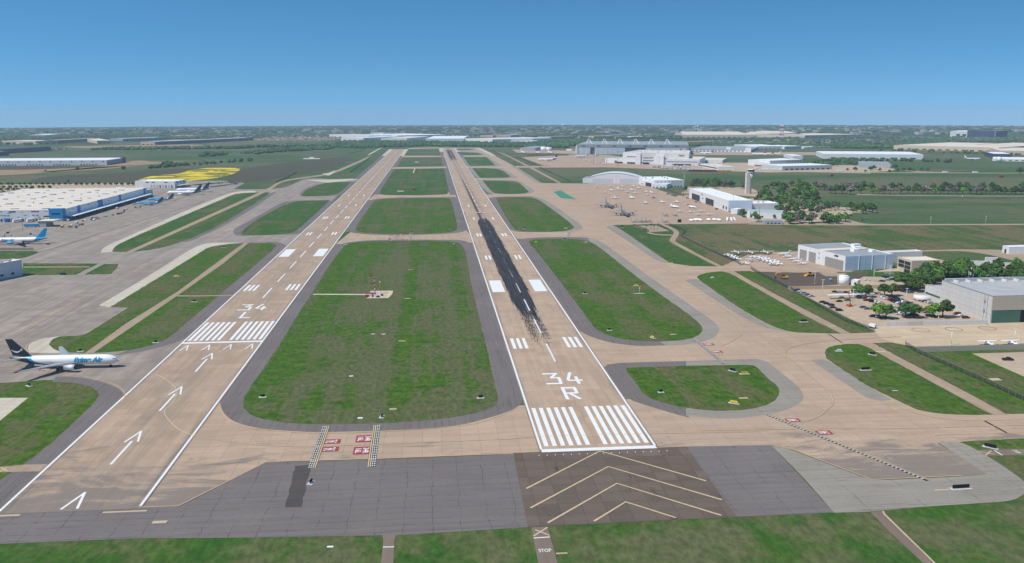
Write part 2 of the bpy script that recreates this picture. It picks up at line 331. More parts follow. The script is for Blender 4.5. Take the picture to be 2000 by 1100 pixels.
sheet('blast_pad',[(1340,872.5),(1506,869.5),(1629.4,1001.6),(1439,1009.8)],2.2,M['asph_big'],False)
sheet('shoulder',[(1506,869.5),(1513,870),(1552,880.8),(1616,906),(1703.6,939),(1791,935),(1878,931),(1926,926),(1863.6,885),(1831.6,864.4),(1878,862.3),(1930.5,892),(1977,922.5),(2004,943),(2012,955),(2000,966),(1977,979),(1907,983.6),(1791,991),(1697.8,1000),(1629.4,1001.8),(1570,934)],2.1,M['asph_lt'])
# darker seal strip on the blast pad
wsheet('asphalt_patch',ragged([G(*q) for q in ((577,910),(608,907),(600,940),(588,990),(556,992),(566,950))],3,.4),2.8,asphalt('darker sealed asphalt',alb(84,81,82),crack=.3,patch=.6))
# --- shoulders round the infields (level 2)
def strip(name,X0,X1,Y0,Y1,mat,lvl=1.9,n=14):
    pts=[(X0,Y0+(Y1-Y0)*i/n) for i in range(n+1)]+[(X1,Y1-(Y1-Y0)*i/n) for i in range(n+1)]; return wsheet(name,pts,lvl,mat)
RX,LX=0.0,-183.8
Yat=lambda *q: G(*q)[1]
for X,sg,segs in ((LX,-1,[(-36,Yat(236,779)),(Yat(361,662),Yat(558,484)),(Yat(588,456),Yat(656,394)),(Yat(665,382),Yat(694,356.5)),(Yat(703,350),3010)]),
    (LX,1,[(Yat(429,781),Yat(655,477)),(Yat(682,453),Yat(722,391)),(Yat(737,380.5),Yat(768,330.6)),(Yat(772,327),Yat(783,307.3)),(Yat(787,304.6),3010)]),
    (RX,-1,[(Yat(1022,780),Yat(922,474)),(Yat(912,450),Yat(891,386)),(Yat(889,380.5),Yat(873,329.4)),(Yat(872,325.5),Yat(863,307)),(Yat(861,304.6),3080)]),
    (RX,1,[(Yat(1226,780),Yat(1186,716)),(Yat(1125,642),Yat(1010,467)),(Yat(993,449),Yat(957,387)),(Yat(952,380),Yat(932,352)),(Yat(928,348),Yat(915,328)),(Yat(913,324.5),3080)])):
    for Y0,Y1 in segs: strip('shoulder',X+sg*35,X+sg*21,Y0,Y1,M['asph_sh'],1.85)
S=lambda px,mat='asph',lvl=2,sm=True: sheet('shoulder',px,lvl,M[mat],sm)
S([(429,780),(431,792),(436,806),(454,823.6),(500,836.5),(558,841.7),(622,844.6),(703.6,842.5),(762,841),(849,836.7),(907,829.4),(965.4,813.5),(1000,801.8),(1016,791),(1023,778),(1006,700),(985,640),(950,540),(925,480),(908,470),(887,468.7),(820,468.1),(715,469.3),(674.5,474),(656,482),(640,498),(600,545),(500,684)])
S([(712,400),(722.5,391.5),(737,388),(775,385.5),(890,385),(893,392),(912,448),(911,450.5),(897.5,455),(850,458),(800,459.5),(725,458.8),(684,454.5),(678.7,449.2),(690,430)])
S([(1183,712.6),(1218,708.7),(1300,706.5),(1345,705.5),(1345,816),(1320,809.3),(1262,792),(1227,780.5),(1203,750)])
S([(1340,705.6),(1465,701.4),(1485,702.5),(1500,707),(1529,730.5),(1558,753.8),(1568,768),(1569.5,780),(1558,791.6),(1529,803),(1500,810),(1436,818),(1378,816.3),(1340,812)],'asph_lt',2.05)
S([(1005,460),(1013,469),(1026,465.8),(1058,463.5),(1131,463.3),(1150,464.5),(1180,520),(1300,640),(1305,674.5),(1247,676.7),(1189,669.4),(1145.4,655),(1125,642),(1105,610)])
S([(1148,464.6),(1163,467),(1180,476),(1198,489),(1262,535.6),(1349,596.7),(1392,626),(1404,638),(1405.5,646),(1398.5,657.8),(1372,668.5),(1335,673.5),(1300,675),(1250,640)],'asph_lt',2.05)
S([(952.5,392),(957.5,386),(975,384.3),(1037.5,383.5),(1050,385),(1110,440),(1105,453.5),(1012,453.8),(996,449),(985,438)])
S([(1040,383.7),(1060,388),(1088,405),(1132,437),(1138.5,444),(1135,449),(1110,453.7),(1080,453)],'asph_lt',2.05)
S([(930,353),(940,351.3),(1005,351.5),(1015,354),(1045,373),(1037,378.8),(960,380.3),(948,372)],'asph_lt')
S([(915,328),(975,327.5),(985,331),(1012,347.5),(1000,349),(935,349),(925,343)],'asph_lt')
S([(900,306.5),(950,305.6),(958,309),(980,323.8),(970,325.5),(915,325.5)],'asph_lt')
S([(893,295),(935,296),(950,303.5),(900,304.3)],'asph_lt'); S([(886,289.5),(924,289.6),(933,293.5),(890,294.5)],'asph_lt')
S([(110.5,736),(145.4,735.6),(189,743),(221,753.5),(238.5,765),(241.6,774),(236,782),(120,880),(60,925),(-10,990),(-60,1015),(-60,950),(23,922.5),(160,780),(140,752),(101,746)])
S([(224,694),(276,688),(334.5,672),(360,663.5),(560,484),(561,482),(553,476),(543.6,473),(517,472.5),(535,480),(500,517),(334,656),(247,685)])
S([(215,601),(193,596.7),(242,568),(291,538.5),(372,487.6),(390,479),(407,474.5),(465,473.8),(471,474.8),(430,481),(400,490),(302.5,548)],'light')
S([(54,681),(57,672),(62.5,668),(84,660.7),(116,657.5),(108,662),(96,674),(107,684.5),(130,690),(61,690),(55,686)],'light')
S([(197,494),(199,488),(207.5,480),(250,462.5),(350,417),(450,376),(487,372),(500,373.5),(500,377),(462,380),(350,427),(262,464),(225,482),(219,492)],'light')
S([(355,473),(425,440),(500,395),(527,377),(540,375),(500,404),(440,440),(372,472)])
S([(455,451),(458,447),(500,424),(548,396.5),(565,393),(600,391),(656,392.5),(656,395),(588,457),(562,458.5),(468,461),(457,459)])
S([(585,381),(588,375),(600,367),(628,357),(690,354.5),(697,355.5),(665,382),(600,384.5),(590,384)])
S([(1584,704),(1597,702),(1613,702.5),(1646,723),(1691,752),(1741,781),(1725,784),(1695,779)],'asph_lt')
S([(1338,547.5),(1352,545),(1364,546),(1378,556),(1436,597),(1500,635.5),(1545,650),(1500,642.5),(1471,632),(1404,591)],'asph_lt')
S([(1184,444),(1189,440),(1197,440),(1211,447),(1275,491.5),(1308,514.3),(1290,512),(1273,503.6),(1228,472)],'asph_lt')
S([(1000,324.5),(1008,325),(1013,328.7),(1058,358),(1048,358),(1028,345)],'asph_lt'); S([(929,288.6),(938,288.6),(962,300.5),(969,304.5),(960,304.5)],'light')
strip('shoulder',LX-35,LX-22.5,2480,3010,M['light'],2.6); strip('shoulder',LX+22.5,LX+35,2480,3010,M['light'],2.6)
strip('shoulder',RX-35,RX-22.5,2760,3080,M['light'],2.6); strip('shoulder',RX+22.5,RX+35,2760,3080,M['light'],2.6)
# --- grass infields (level 3)
Gr=lambda px,mat='grass',lvl=3,sm=True: sheet('grass',px,lvl,M[mat],sm)
Gr([(668.7,484.7),(674.5,477.5),(690,474),(721,471.6),(820,470.2),(878,471.5),(893,473.5),(901.4,478),(906,484),(908.7,492),(918.9,547.3),(936.3,622.9),(953.8,692.7),(971.2,772),(972.5,781),(969.8,790),(953.8,801.8),(907.2,812),(849,820.7),(761.8,826.5),(674.5,829),(587.3,828),(537.8,823.6),(500,815.5),(480,804),(474,791),(477,775),(500,742),(529,701.4),(584.3,611.2),(645.4,515.3)],'grass_main')
Gr([(725,400),(729,394),(737,390),(775,387.5),(862.5,387),(877,387.8),(882,392),(885,405),(894,445),(891,450),(875,455),(800,457.8),(725,456.5),(702,453.5),(694,449.5),(695,444),(700,435)])
Gr([(770,330),(867.5,329),(870,346),(877,373),(873,379.8),(825,382),(750,381.3),(740,379),(741,375)],'grass2')
Gr([(1222.5,724),(1222,719.5),(1230,718.2),(1349,714.5),(1465.4,713),(1475,715),(1500,739),(1521,756),(1524,768),(1517.5,780),(1500,791),(1465,800),(1407,803.8),(1349,799),(1305.4,790),(1273.4,780),(1256,770),(1245,753)])
Gr([(1032,474),(1035,469.5),(1052,467),(1116,466.8),(1140,469),(1154,472.5),(1174.5,486),(1218,521),(1291,576),(1349,617),(1367,632),(1372.5,641),(1371,649),(1360.7,657.8),(1334.5,665),(1276,668),(1218,663.6),(1180,653.4),(1160,640),(1131,599.6),(1087,541),(1043.6,486)])
Gr([(968.7,386.5),(1000,385),(1037.5,386),(1052.5,390),(1110,432),(1121,442.5),(1120,447.5),(1100,452.5),(1025,452.5),(1007.5,450),(1000,442.5),(980,410)])
Gr([(943,352.6),(1007.5,353.7),(1018,360),(1033,375),(1025,378),(1000,379.5),(975,378.7),(962.5,377),(950,362.5)],'grass2')
Gr([(922.5,328.9),(977.5,328.9),(997,345),(990,347.6),(937.5,347.5)],'grass2'); Gr([(905,307),(950,307),(968,323.5),(917.5,324.5)],'grass3'); Gr([(894,297),(935,298.5),(942,303),(901,303.6)],'grass3'); Gr([(890,290.7),(922.5,290.7),(926,293),(894,294)],'grass3')
Gr([(-130,749),(0,748.3),(101.8,746.5),(145,748),(174.5,753.8),(190,764),(194.5,773),(180,791.6),(139.6,829),(101.8,864),(43.6,909),(23,922.5),(-60,980),(-130,1005)])
Gr([(96,674),(98,668),(104,661.5),(116,657.5),(163,655.5),(174.5,649),(250,601),(215,600),(302.5,547),(392.7,492),(407,482.7),(436,478),(471,474.5),(500,474.3),(529,474.5),(540.7,479),(532,489),(500,516.7),(421.8,582),(363.6,631.6),(334.5,657.8),(302.5,673.8),(247,685.4),(186,689.8),(128,689),(107.6,684)])
Gr([(218.7,491),(225,480),(262.5,462.5),(350,425),(450,382.5),(462.5,378),(500,376),(525,376),(526,379),(500,396),(425,442.5),(375,465),(325,482.5),(275,491.5),(225,492.5)],'grass2')
Gr([(500,430),(550,402.5),(575,393.7),(600,392),(643.7,391),(640,396),(577.5,452.5),(562.5,457),(500,460),(472.5,459),(471,452.5)],'grass2')
Gr([(588.7,380),(600,370),(630,358.7),(650,356),(685,356),(662.5,378.7),(640,383),(592.5,383.3)],'grass2')
Gr([(-60,490),(72,490.5),(76,493.5),(45,505.5),(-60,507)],'grass2'); Gr([(45,514.4),(193,515),(148,537),(43.6,538)],'grass2',3,False); Gr([(203.6,516),(231,516),(228,524),(216.7,535.6),(164,536.5)],'grass2',3,False)
Gr([(1363.6,545.8),(1360.7,540),(1369.4,535.6),(1392.7,530.9),(1418.8,529.8),(1500,576),(1572.7,617),(1642.5,652),(1587,651),(1543.6,649),(1500,634.5),(1436,596.7),(1378,556)])
Gr([(1433,529.8),(1465,529.8),(1478,534),(1541,566),(1610,597),(1650,618),(1710,649.5),(1661,651.4),(1500,567.6)],'grass',3,False)
Gr([(1610.5,689.8),(1613,682),(1622,677),(1645.4,672.5),(1682,671),(1881,780),(1939,810.5),(1863.6,810.5),(1805,804.7),(1780,796),(1747,780),(1689,750.9),(1645,721.8),(1613.4,701.4)])
Gr([(1703.6,670),(1744,668.8),(1790,689),(2100,680),(2100,806),(1965,809),(1886,767)],'grass',1.42,False)
Gr([(1879.6,862.3),(2100,852),(2100,1000),(2012,955),(2000,940),(1977,922.5),(1930.5,892)],'grass',1.6,False)
Gr([(1195,440),(1282,437.5),(1325,452),(1328,458),(1318,470),(1322.5,476),(1370,500),(1410,520.6),(1350,520),(1308,513.8),(1287,500),(1230,462)],'grass2',1.5,False)
Gr([(1297,438),(1475,437),(2100,439),(2100,492),(1720,491),(1560,490.5),(1510,492.5),(1508,496.5),(1462,497),(1410,520.5),(1328.7,477.5),(1317.5,470),(1327.5,457.5),(1325,450)],'dry',1.3,False)
Gr([(1655,533),(1700,531.5),(1760,530),(1815,555),(1740,541),(1620,540)],'grass2',1.6,False)
# --- ploughed land, dirt, wild flowers
sheet('ploughed_field',[(-60,322.5),(60,322),(205,323.5),(225,328),(130,334),(60,338),(-60,339)],1,M['soil'])
sheet('ploughed_field',[(60,352),(90,345),(250,336),(370,329),(420,326),(470,330),(350,343),(280,357),(60,357)],1,M['soil'])
sheet('ploughed_field',[(440,349),(455,337),(500,325),(560,318),(640,309),(680,306),(690,309),(672,320),(650,330),(600,337),(545,348),(500,356),(450,359)],1,M['soil'])
sheet('dirt_track',[(-60,340),(130,335),(225,329),(300,320),(370,315),(300,317),(270,312),(210,324),(60,340),(-60,345)],1.1,M['dirt'])
sheet('dirt_track',[(-60,331.5),(40,332),(130,329),(200,325),(120,333),(0,341),(-60,342)],1.2,M['dirt'])
sheet('building_site',[(120,286),(380,282),(430,286),(462,287.5),(400,290),(280,291),(150,289)],1.1,M['dirt'])
sheet('building_site',[(619,287),(630,281.5),(640,280.8),(660,284),(662,288),(640,289.5)],1.1,M['dirt'])
s_=NT('wild flowers'); f1=s_.noise((1/70.,1/45.,1),6,.72,(2,2,2),.5); f2=s_.noise((1/1.2,1/3.,1),4,.7)
M['flowers']=s_.out(s_.mix(s_.ramp(s_.math('ADD',f1,s_.math('MULTIPLY_ADD',f2,.36,-.18)),.45,.55),alb(92,100,56),(.72,.54,.01)),1)
sheet('wildflower_field',[(268,354.5),(275,349),(300,343),(350,340),(368,333),(400,328),(450,326.5),(470,330),(462,338),(430,347),(390,352),(355,355),(300,358)],1.3,M['flowers'])
# --- service roads (level 4)
Ro=lambda px,mat='road',lvl=4,sm=True: sheet('service_road',px,lvl,M[mat],sm)
Ro([(166,690),(247,631.6),(346,570.5),(430.5,508),(477,474.5),(486,474.5),(436,515),(353,573),(256,640),(182,690)],'road',4,False)
Ro([(348,577),(380,577.6),(455,576.6),(455,578.2),(380,579.3),(346,579.5)],'road',4.1,False)
Ro([(245,493),(500,379),(527,366.5),(540,357),(560,351),(590,346.5),(640,340),(700,315),(726,303),(728,304.5),(706,316),(650,341),(590,349),(563,353),(545,358.5),(533,368.5),(500,384.5),(259,493)])
Ro([(717,303),(742,289),(747,288),(722,303)],'light')
Ro([(629,339),(640,338.8),(654,333),(655,334.5),(645,343),(638,343)],'light')
Ro([(1418.8,529.8),(1500,576),(1572.7,617),(1642.5,652),(1661,651.4),(1500,567.6),(1431,529.8)],'road',4,False)
Ro([(1682,671),(1881,780),(1940,811),(1966,810),(1907,777),(1702,670)],'road',4,False)
Ro([(1285,437.6),(1297,437.6),(1325,450),(1327.5,457.5),(1317.5,470),(1322.5,476),(1370,500),(1411,520.5),(1398.5,520.5),(1360,500),(1309,473.7),(1307,467.5),(1317.5,455),(1312,449)],'road',4)
Ro([(1268.7,453),(1275,456.3),(1290,458),(1314,458.5),(1312,460.5),(1288,460),(1270,457.5),(1262,453.5)],'road',4.1)
Ro([(941.5,288.7),(985,300.5),(1040,327),(1100,359.6),(1094,359.6),(1058,341),(1030,326),(988,304),(960,293)],'road',4.2,False)
Ro([(746.6,1046),(774,1045),(770,1055),(768,1110),(765,1180),(739,1180),(743,1110),(749,1055)],'road_dark',4,False)
Ro([(1037.8,1031),(1069,1029),(1089,1100),(1110,1180),(1062,1180),(1051,1100)],'road_dark',4,False)
Ro([(1700.7,1001),(1724.8,999),(1826,1100),(1905,1180),(1868,1180),(1802.5,1100),(1738,1040)],'road_dark',4,False)
Ro([(-60,914),(0,912.5),(50,908),(98,907),(84,921),(23,922.5),(-60,924)],'road',4,False)
Ro([(1910,880),(1930,879),(2000,877.5),(2060,876),(2060,888),(2000,889),(1927.6,890.5)],'road_dark',4,False)
Ro([(47,521),(175,520.7),(175,522.3),(47,523)],'road',4,False)
sheet('concrete_pad',[(-90,778),(55,777.5),(0,822),(-90,880)],4,M['light'],False)
Ro([(1640,425),(1665,431),(1690,438),(2100,437),(2100,439.5),(1690,440.5),(1560,440),(1462,438.5),(1462,434),(1560,436),(1640,436)],'road',1.8)
Ro([(1700,380.3),(1850,382.2),(2100,382.8),(2100,384),(1850,383.3),(1670,381),(1680,377)],'road',1.8)
Ro([(1500,335),(1700,338),(1860,338.5),(2100,339.3),(2100,338.5),(1860,337.2),(1760,333),(1790,337)],'road',1.8,False)
Ro([(1720,491),(1780,489.5),(1880,487),(1960,488),(2060,500),(2060,512),(1990,512),(1930,497),(1880,490),(1780,492),(1720,493)],'road',1.8)
sheet('parking_area',[(1740,505),(1800,500),(1900,520),(2060,520),(2060,545),(1880,548),(1800,535)],1.35,M['lot'])
sheet('parking_area',[(1470,385),(1560,402),(1640,404),(1700,410),(1712,414),(1650,418),(1640,430),(1560,436),(1462,432),(1440,395)],1.25,M['lot'])
sheet('parking_area',[(1330,378),(1345,365),(1460,366),(1480,372),(1480,385),(1400,378)],1.25,M['lot'])
sheet('parking_area',[(1530,330),(1640,322),(1700,325),(1750,330),(1740,335),(1660,337),(1530,336)],1.25,M['lot'])
sheet('construction_ground',[(1480,533.5),(1545,533),(1600,532),(1640,537),(1700,533),(1660,555),(1575,560),(1541,564)],1.7,M['asph_new'],False)
sheet('construction_ground',[(1600,533),(1655,533.5),(1640,540),(1612,540)],1.9,M['road'],False)
sheet('concrete_pad',[(611,574.2),(729,574.6),(729,576.8),(611,576)],4,M['light'],False)
sheet('concrete_pad',[(723,568.5),(768,568),(766,575),(758,582.6),(716,583),(724,577)],4.1,M['light'],False)
sheet('concrete_pad',[(748,569.5),(759,569.5),(756,581),(745,581)],4.3,M['heli'],False)
sheet('concrete_pad',[(1236.5,441.5),(1283,440.5),(1308,451.5),(1268.7,453.6)],4,M['road'],False)
sheet('painted_patch',[(1081,375),(1095,371.8),(1126,390),(1095,387)],4,M['teal'],False)
sheet('stained_concrete',[(1150,405),(1160,407),(1207,436.5),(1207,439.5),(1196,439.5),(1180,430)],2,M['overrun']) if 0 else None
# ================================================================ RUNWAYS
def rubber(s,cc,y,x):
    """touchdown rubber: dark tyre streaks along the middle of the runway"""
    n1=s.noise((1/1.1,1/42.,1),5,.7,(3,0,0)); n2=s.noise((1/1.0,1/9.,1),3,.7,(7,5,0)); ax=s.math('ABSOLUTE',s.math('ADD',x,1.4))
    lat=s.math('SUBTRACT',1.0,s.ramp(ax,3.5,13.5)); long_=s.math('MULTIPLY',s.ramp(y,90,350),s.math('SUBTRACT',1.0,s.ramp(y,690,860)))
    nn=s.math('ADD',s.math('MULTIPLY',n1,.72),s.math('MULTIPLY',n2,.28))
    dense=s.ramp(s.math('ADD',nn,s.math('MULTIPLY_ADD',s.math('MULTIPLY',lat,long_),.80,-.47)),.43,.53); dense=s.math('MULTIPLY',dense,s.ramp(y,95,150))
    ctr=s.math('SUBTRACT',1.0,s.ramp(s.math('ABSOLUTE',s.math('ADD',x,3.2)),.8,2.6)); ctr=s.math('MULTIPLY',ctr,s.math('MULTIPLY',s.ramp(y,560,760),s.math('SUBTRACT',1.0,s.ramp(y,1000,1900))))
    ctr2=s.math('SUBTRACT',1.0,s.ramp(s.math('ABSOLUTE',s.math('ADD',x,.5)),2.0,9.0)); ctr2=s.math('MULTIPLY',s.math('MULTIPLY',ctr2,.5),s.math('MULTIPLY',s.ramp(y,650,900),s.ramp(n1,.38,.6)))
    end=s.math('SUBTRACT',1.0,s.ramp(ax,6,13)); end=s.math('MULTIPLY',end,s.math('MULTIPLY',s.ramp(y,2050,2350),s.math('SUBTRACT',1.0,s.ramp(y,2880,2960))))
    n3=s.noise((1/.55,1/5.5,1),3,.6,(1,1,4)); spa=s.math('MULTIPLY',s.math('SUBTRACT',1.0,s.ramp(s.math('ABSOLUTE',s.math('SUBTRACT',ax,3.0)),.5,8.5)),s.math('MULTIPLY',s.ramp(y,80,210),s.math('SUBTRACT',1.0,s.ramp(y,420,520))))
    spk=s.ramp(s.math('ADD',n3,s.math('MULTIPLY_ADD',spa,.50,-.40)),.50,.56); dense=s.math('MAXIMUM',dense,s.math('MULTIPLY',spk,.85))
    k=s.math('MAXIMUM',s.math('MAXIMUM',dense,s.math('MULTIPLY',ctr,.9)),s.math('MAXIMUM',ctr2,s.math('MULTIPLY',end,.9)))
    fade=s.math('MULTIPLY_ADD',s.ramp(n1,.3,.65),.14,.86)
    return s.mix(s.math('MULTIPLY',s.math('MINIMUM',k,1.0),fade),cc,(.014,.018,.026))
def runway(X,Y0,Y1,rub):
    m_=concrete('runway concrete'+(' with rubber' if rub else ' plain'),TAN if rub else TAN2,stain=.28,slab=7.6,joint=.3,var=.17,grime=None if rub else (60,-70,.7)); s=NT.__new__(NT); s.m=m_; s.t=m_.node_tree; s.b=s.t.nodes['Principled BSDF']; s.co=[q for q in s.t.nodes if q.type=='TEX_COORD'][0].outputs['Object']
    cur=s.b.inputs['Base Color'].links[0].from_socket; x,y,z=s.xyz()
    # grey worn edges
    en=s.noise((1/2.,1/60.,1),5,.7,(2,2,2)); e=s.math('ABSOLUTE',s.math('SUBTRACT',x,X)); em=s.ramp(s.math('ADD',s.math('DIVIDE',e,22.8),s.math('MULTIPLY_ADD',en,.5,-.25)),.86,1.04)
    cur=s.mix(s.math('MULTIPLY',em,.65),cur,(.10,.095,.09))
    if rub: cur=rubber(s,cur,y,x)
    else:
        t1=s.noise((1/1.2,1/90.,1),5,.7,(1,1,9)); la=s.math('SUBTRACT',1.0,s.ramp(e,6,15)); cur=s.mix(s.math('MULTIPLY',s.math('MULTIPLY',s.ramp(t1,.42,.62),la),.30),cur,(.16,.14,.12))
    s.out(cur)
    n=40; pts=[(X-22.86-.6,Y0+(Y1-Y0)*i/n) for i in range(n+1)]+[(X+22.86+.6,Y1-(Y1-Y0)*i/n) for i in range(n+1)]
    return wsheet('runway',pts,5,m_)
rL=runway(LX,-36,3012,False); rR=runway(RX,0,3080,True)
def mark(name,par,polys,mat,lvl=6):
    mb=MB()
    for _k,P in enumerate(polys):
        A=sum(P[i][0]*P[(i+1)%len(P)][1]-P[(i+1)%len(P)][0]*P[i][1] for i in range(len(P)))
        if A<0: P=P[::-1]
        mb.add([(x,y,gz(x,y)+.02*lvl+.03+.0012*(_k%8)) for x,y in P],[tuple(range(len(P)))])
    o=mb.build(name,M[mat] if isinstance(mat,str) else mat,par)
    if not par: tag(o,kind='structure')
    return o
def rc(x0,x1,y0,y1): return [(x0,y0),(x1,y0),(x1,y1),(x0,y1)]
def lines(p,wd):          # broad stroke along a polyline, as one quad per leg
    o=[]
    for a,b in zip(p,p[1:]):
        dx,dy=b[0]-a[0],b[1]-a[1]; l=math.hypot(dx,dy) or 1; nx,ny=-dy/l*wd/2,dx/l*wd/2
        o.append([(a[0]-nx,a[1]-ny),(b[0]-nx,b[1]-ny),(b[0]+nx,b[1]+ny),(a[0]+nx,a[1]+ny)])
    return o
def ribbon(p,wd):         # one mitred band
    Lp,Rp=[],[]
    for i,q in enumerate(p):
        a=p[max(i-1,0)]; b=p[min(i+1,len(p)-1)]; dx,dy=b[0]-a[0],b[1]-a[1]; l=math.hypot(dx,dy) or 1
        Lp.append((q[0]-dy/l*wd/2,q[1]+dx/l*wd/2)); Rp.append((q[0]+dy/l*wd/2,q[1]-dx/l*wd/2))
    return [[Rp[i],Rp[i+1],Lp[i+1],Lp[i]] for i in range(len(p)-1)]
_wm=paint('white marking worn',(.74,.74,.74),.7,.12,scale=.4); M['whiteworn']=_wm
def std_marks(par,X,T,ylast):
    keys=[]
    for sg in (-1,1):
        for k in range(6): x=sg*(1.75+1.75+k*3.3); keys.append(rc(X+x-.88,X+x+.88,T+6.1,T+51.8))
    mark('threshold_marking',par,keys,'white'); mark('threshold_bar',par,[rc(X-22.5,X+22.5,T,T+3.0)],'white',6.3)
    for sg in (-1,1):
        bars=lambda k,a,w_: [rc(X+sg*(a+i*3.35),X+sg*(a+i*3.35+1.83),k,k+22.9) for i in range(w_)]
        o=bars(T+152.4,10.97,3)+bars(T+457.2,10.97,2)+bars(T+609.6,10.97,2)+bars(T+762,10.97,1)+bars(T+914.4,10.97,1)
        mark('touchdown_zone_marking',par,o,'white'); mark('aiming_point_marking',par,[rc(X+sg*10.97,X+sg*20.1,T+310.9,T+356.6)],'white')
    E=ylast
    mark('edge_line',par,[rc(X-22.9,X-22.0,T+3.1 if X==RX else -34,E)],'white',6.1); mark('edge_line',par,[rc(X+22.0,X+22.9,T+3.1 if X==RX else -34,E)],'white',6.1)
    y=T+125; dash=[]
    while y<E-150: dash.append(rc(X-.46,X+.46,y,y+36.6)); y+=61
    mark('centreline_marking',par,dash,'whiterub' if X==RX else 'whiteworn',6.2)
_s=NT('white marking under rubber'); _x,_y,_z=_s.xyz(); M['whiterub']=_s.out(_s.mix(_s.math('MULTIPLY',_s.math('MULTIPLY',_s.ramp(_y,230,430),_s.math('SUBTRACT',1.0,_s.ramp(_y,700,1000))),_s.ramp(_s.noise((.9,.12,1),4,.7),.25,.5)),(.62,.64,.68),(.05,.055,.07)))
std_marks(rL,LX,181.6,2990); std_marks(rR,RX,0.0,3060)
def glyph(c,x,y,w_,h,t):
    P=lambda *q:[(x+a*w_,y+b*h) for a,b in q]
    if c=='3': return lines(P((0,.93),(1,.93)),t*1.35)+lines(P((.93,.97),(.45,.56)),t*1.0)+lines(P((.40,.56),(1,.56)),t*1.2)+lines(P((.95,.60),(.95,.04)),t)+lines(P((1,.07),(0,.07)),t*1.35)
    if c=='4': return lines(P((.45,1),(.02,.33)),t)+lines(P((0,.30),(1.1,.30)),t*1.3)+lines(P((.72,.62),(.72,0)),t)
    if c=='L': return lines(P((.07,1),(.07,0)),t)+lines(P((.0,.07),(1,.07)),t*1.35)
    if c=='R': return lines(P((.07,0),(.07,1)),t)+lines(P((.0,.93),(.95,.93)),t*1.35)+lines(P((.93,.97),(.93,.47)),t)+lines(P((.98,.50),(.0,.50)),t*1.2)+lines(P((.40,.5),(.97,.0)),t*1.05)
for par,X,T,c in ((rL,LX,181.6,'L'),(rR,RX,0.0,'R')):
    mark('letter_marking',par,glyph(c,X-3.4,T+62.3,6.6,18.3,1.6),'white'); mark('number_marking',par,glyph('3',X-9.6,T+85.4,7.6,19,1.6),'white'); mark('number_marking',par,glyph('4',X+1.5,T+85.4,6.6,19,1.6),'white')
# displaced threshold arrows
def arrow(y,shaft=True):
    o=lines([(LX-2.6,y+23),(LX+.1,y+35.5)],.85)+lines([(LX+2.6,y+23),(LX-.1,y+35.5)],.85)
    if shaft: o+=[rc(LX-.46,LX+.46,y,y+24)]
    return o
mark('arrow_marking',rL,arrow(3.5)+arrow(64)+arrow(124),'white',6.4); mark('arrow_marking',rL,lines([(LX-2.9,-34.3),(LX+.1,-21)],.9)+lines([(LX+2.3,-34.3),(LX-.1,-21)],.9),'white',6.4)
hd=[]
for k in range(4):
    cx=LX-17.5+k*11.8; hd+=lines([(cx-1.9,166.5),(cx+.1,178)],.7)+lines([(cx+1.9,166.5),(cx-.1,178)],.7)
mark('arrow_marking',rL,hd,'white',6.4)
# yellow chevrons on the overrun, traced as bands on the concrete
def pline(*px): return [G(*q) for q in px]
mark('chevron_marking',None,ribbon(pline((1028,955),(1172,881.5),(1379,940)),.8)+ribbon(pline((1036,993),(1188,912),(1410,977)),.8)+ribbon(pline((1070,1022),(1205,944.8),(1409,1007.5)),.8)+ribbon(pline((1160,1019),(1222,981),(1320,1012)),.8),M['yellow'],6)
mark('taxiway_edge_line',None,ribbon(pline((272,991.2),(349,988.8),(430.5,947.5),(519,902.7)),.45)+ribbon(pline((519,902.5),(604,900.2),(733,896.6),(907,890),(1001,886.5)),.4)+ribbon(pline((1509,869),(1552,879.6),(1616,904.5),(1703.6,937.5),(1791,933.5),(1878,929.4)),.45),M['yellow2'],6)
def curve(px,n=6):
    P=[G(*q) for q in px]; o=[]
    for i in range(len(P)-1):
        p0=P[max(i-1,0)];p1=P[i];p2=P[i+1];p3=P[min(i+2,len(P)-1)]
        for k in range(n):
            t=k/n; o.append(tuple(.5*(2*p1[j]+(p2[j]-p0[j])*t+(2*p0[j]-5*p1[j]+4*p2[j]-p3[j])*t*t+(3*p1[j]-p0[j]-3*p2[j]+p3[j])*t**3) for j in (0,1)))
    return o+[P[-1]]
def tline(name,px,mat='yellow2',wd=.32,border=True,n=6):
    c=curve(px,n)
    if border: mark(name+'_border',None,ribbon(c,wd+.6),M['black'] if border is True else M[border],5.7)
    return mark(name,None,ribbon(c,wd),M[mat],6.5)
tline('taxi_line',[(304,731),(325,742),(341,757),(345,770),(335,790),(323,800),(323,812),(345,836),(375,850),(430,861),(500,869),(560,872),(640,872),(1000,858)],'yellow',.32,False)
tline('taxi_line',[(1000,858),(1060,853),(1260,848),(1500,843.5)],'yellow2',.3,False)
tline('taxi_line',[(640,560+0)]*0 or [(1562,795+30),(1590,818),(1612,803),(1625,790),(1625,778),(1615,762),(1560,715),(1440,620),(1330,545),(1150,425),(1060,365),(960,300)],'yellow',.3,'road')
tline('taxi_line',[(1362,838+4),(1600,838),(1780,837),(2060,829)],'yellow2',.3,False)
tline('taxi_line',[(1410,676),(1432,665),(1445,655),(1447,645),(1438,632),(1420,618)],'yellow',.3,'road')
tline('taxi_line',[(1543,702),(1533,696),(1533,688),(1548,678),(1600,668),(1700,661),(1760,658)],'yellow2',.3,'road')
tline('taxi_edge_line',[(1741,790),(1790,808),(1850,819),(1920,822),(2060,818)],'yellow2',.3,False); tline('taxi_edge_line',[(1836,866),(1826,858),(1826,852),(1850,849.5),(1960,847),(2060,843)],'yellow2',.3,False)
tline('taxi_edge_line',[(115,734),(150,733.5),(190,741),(224,752),(241,764),(244,774),(237,786)],'yellow2',.35,False)
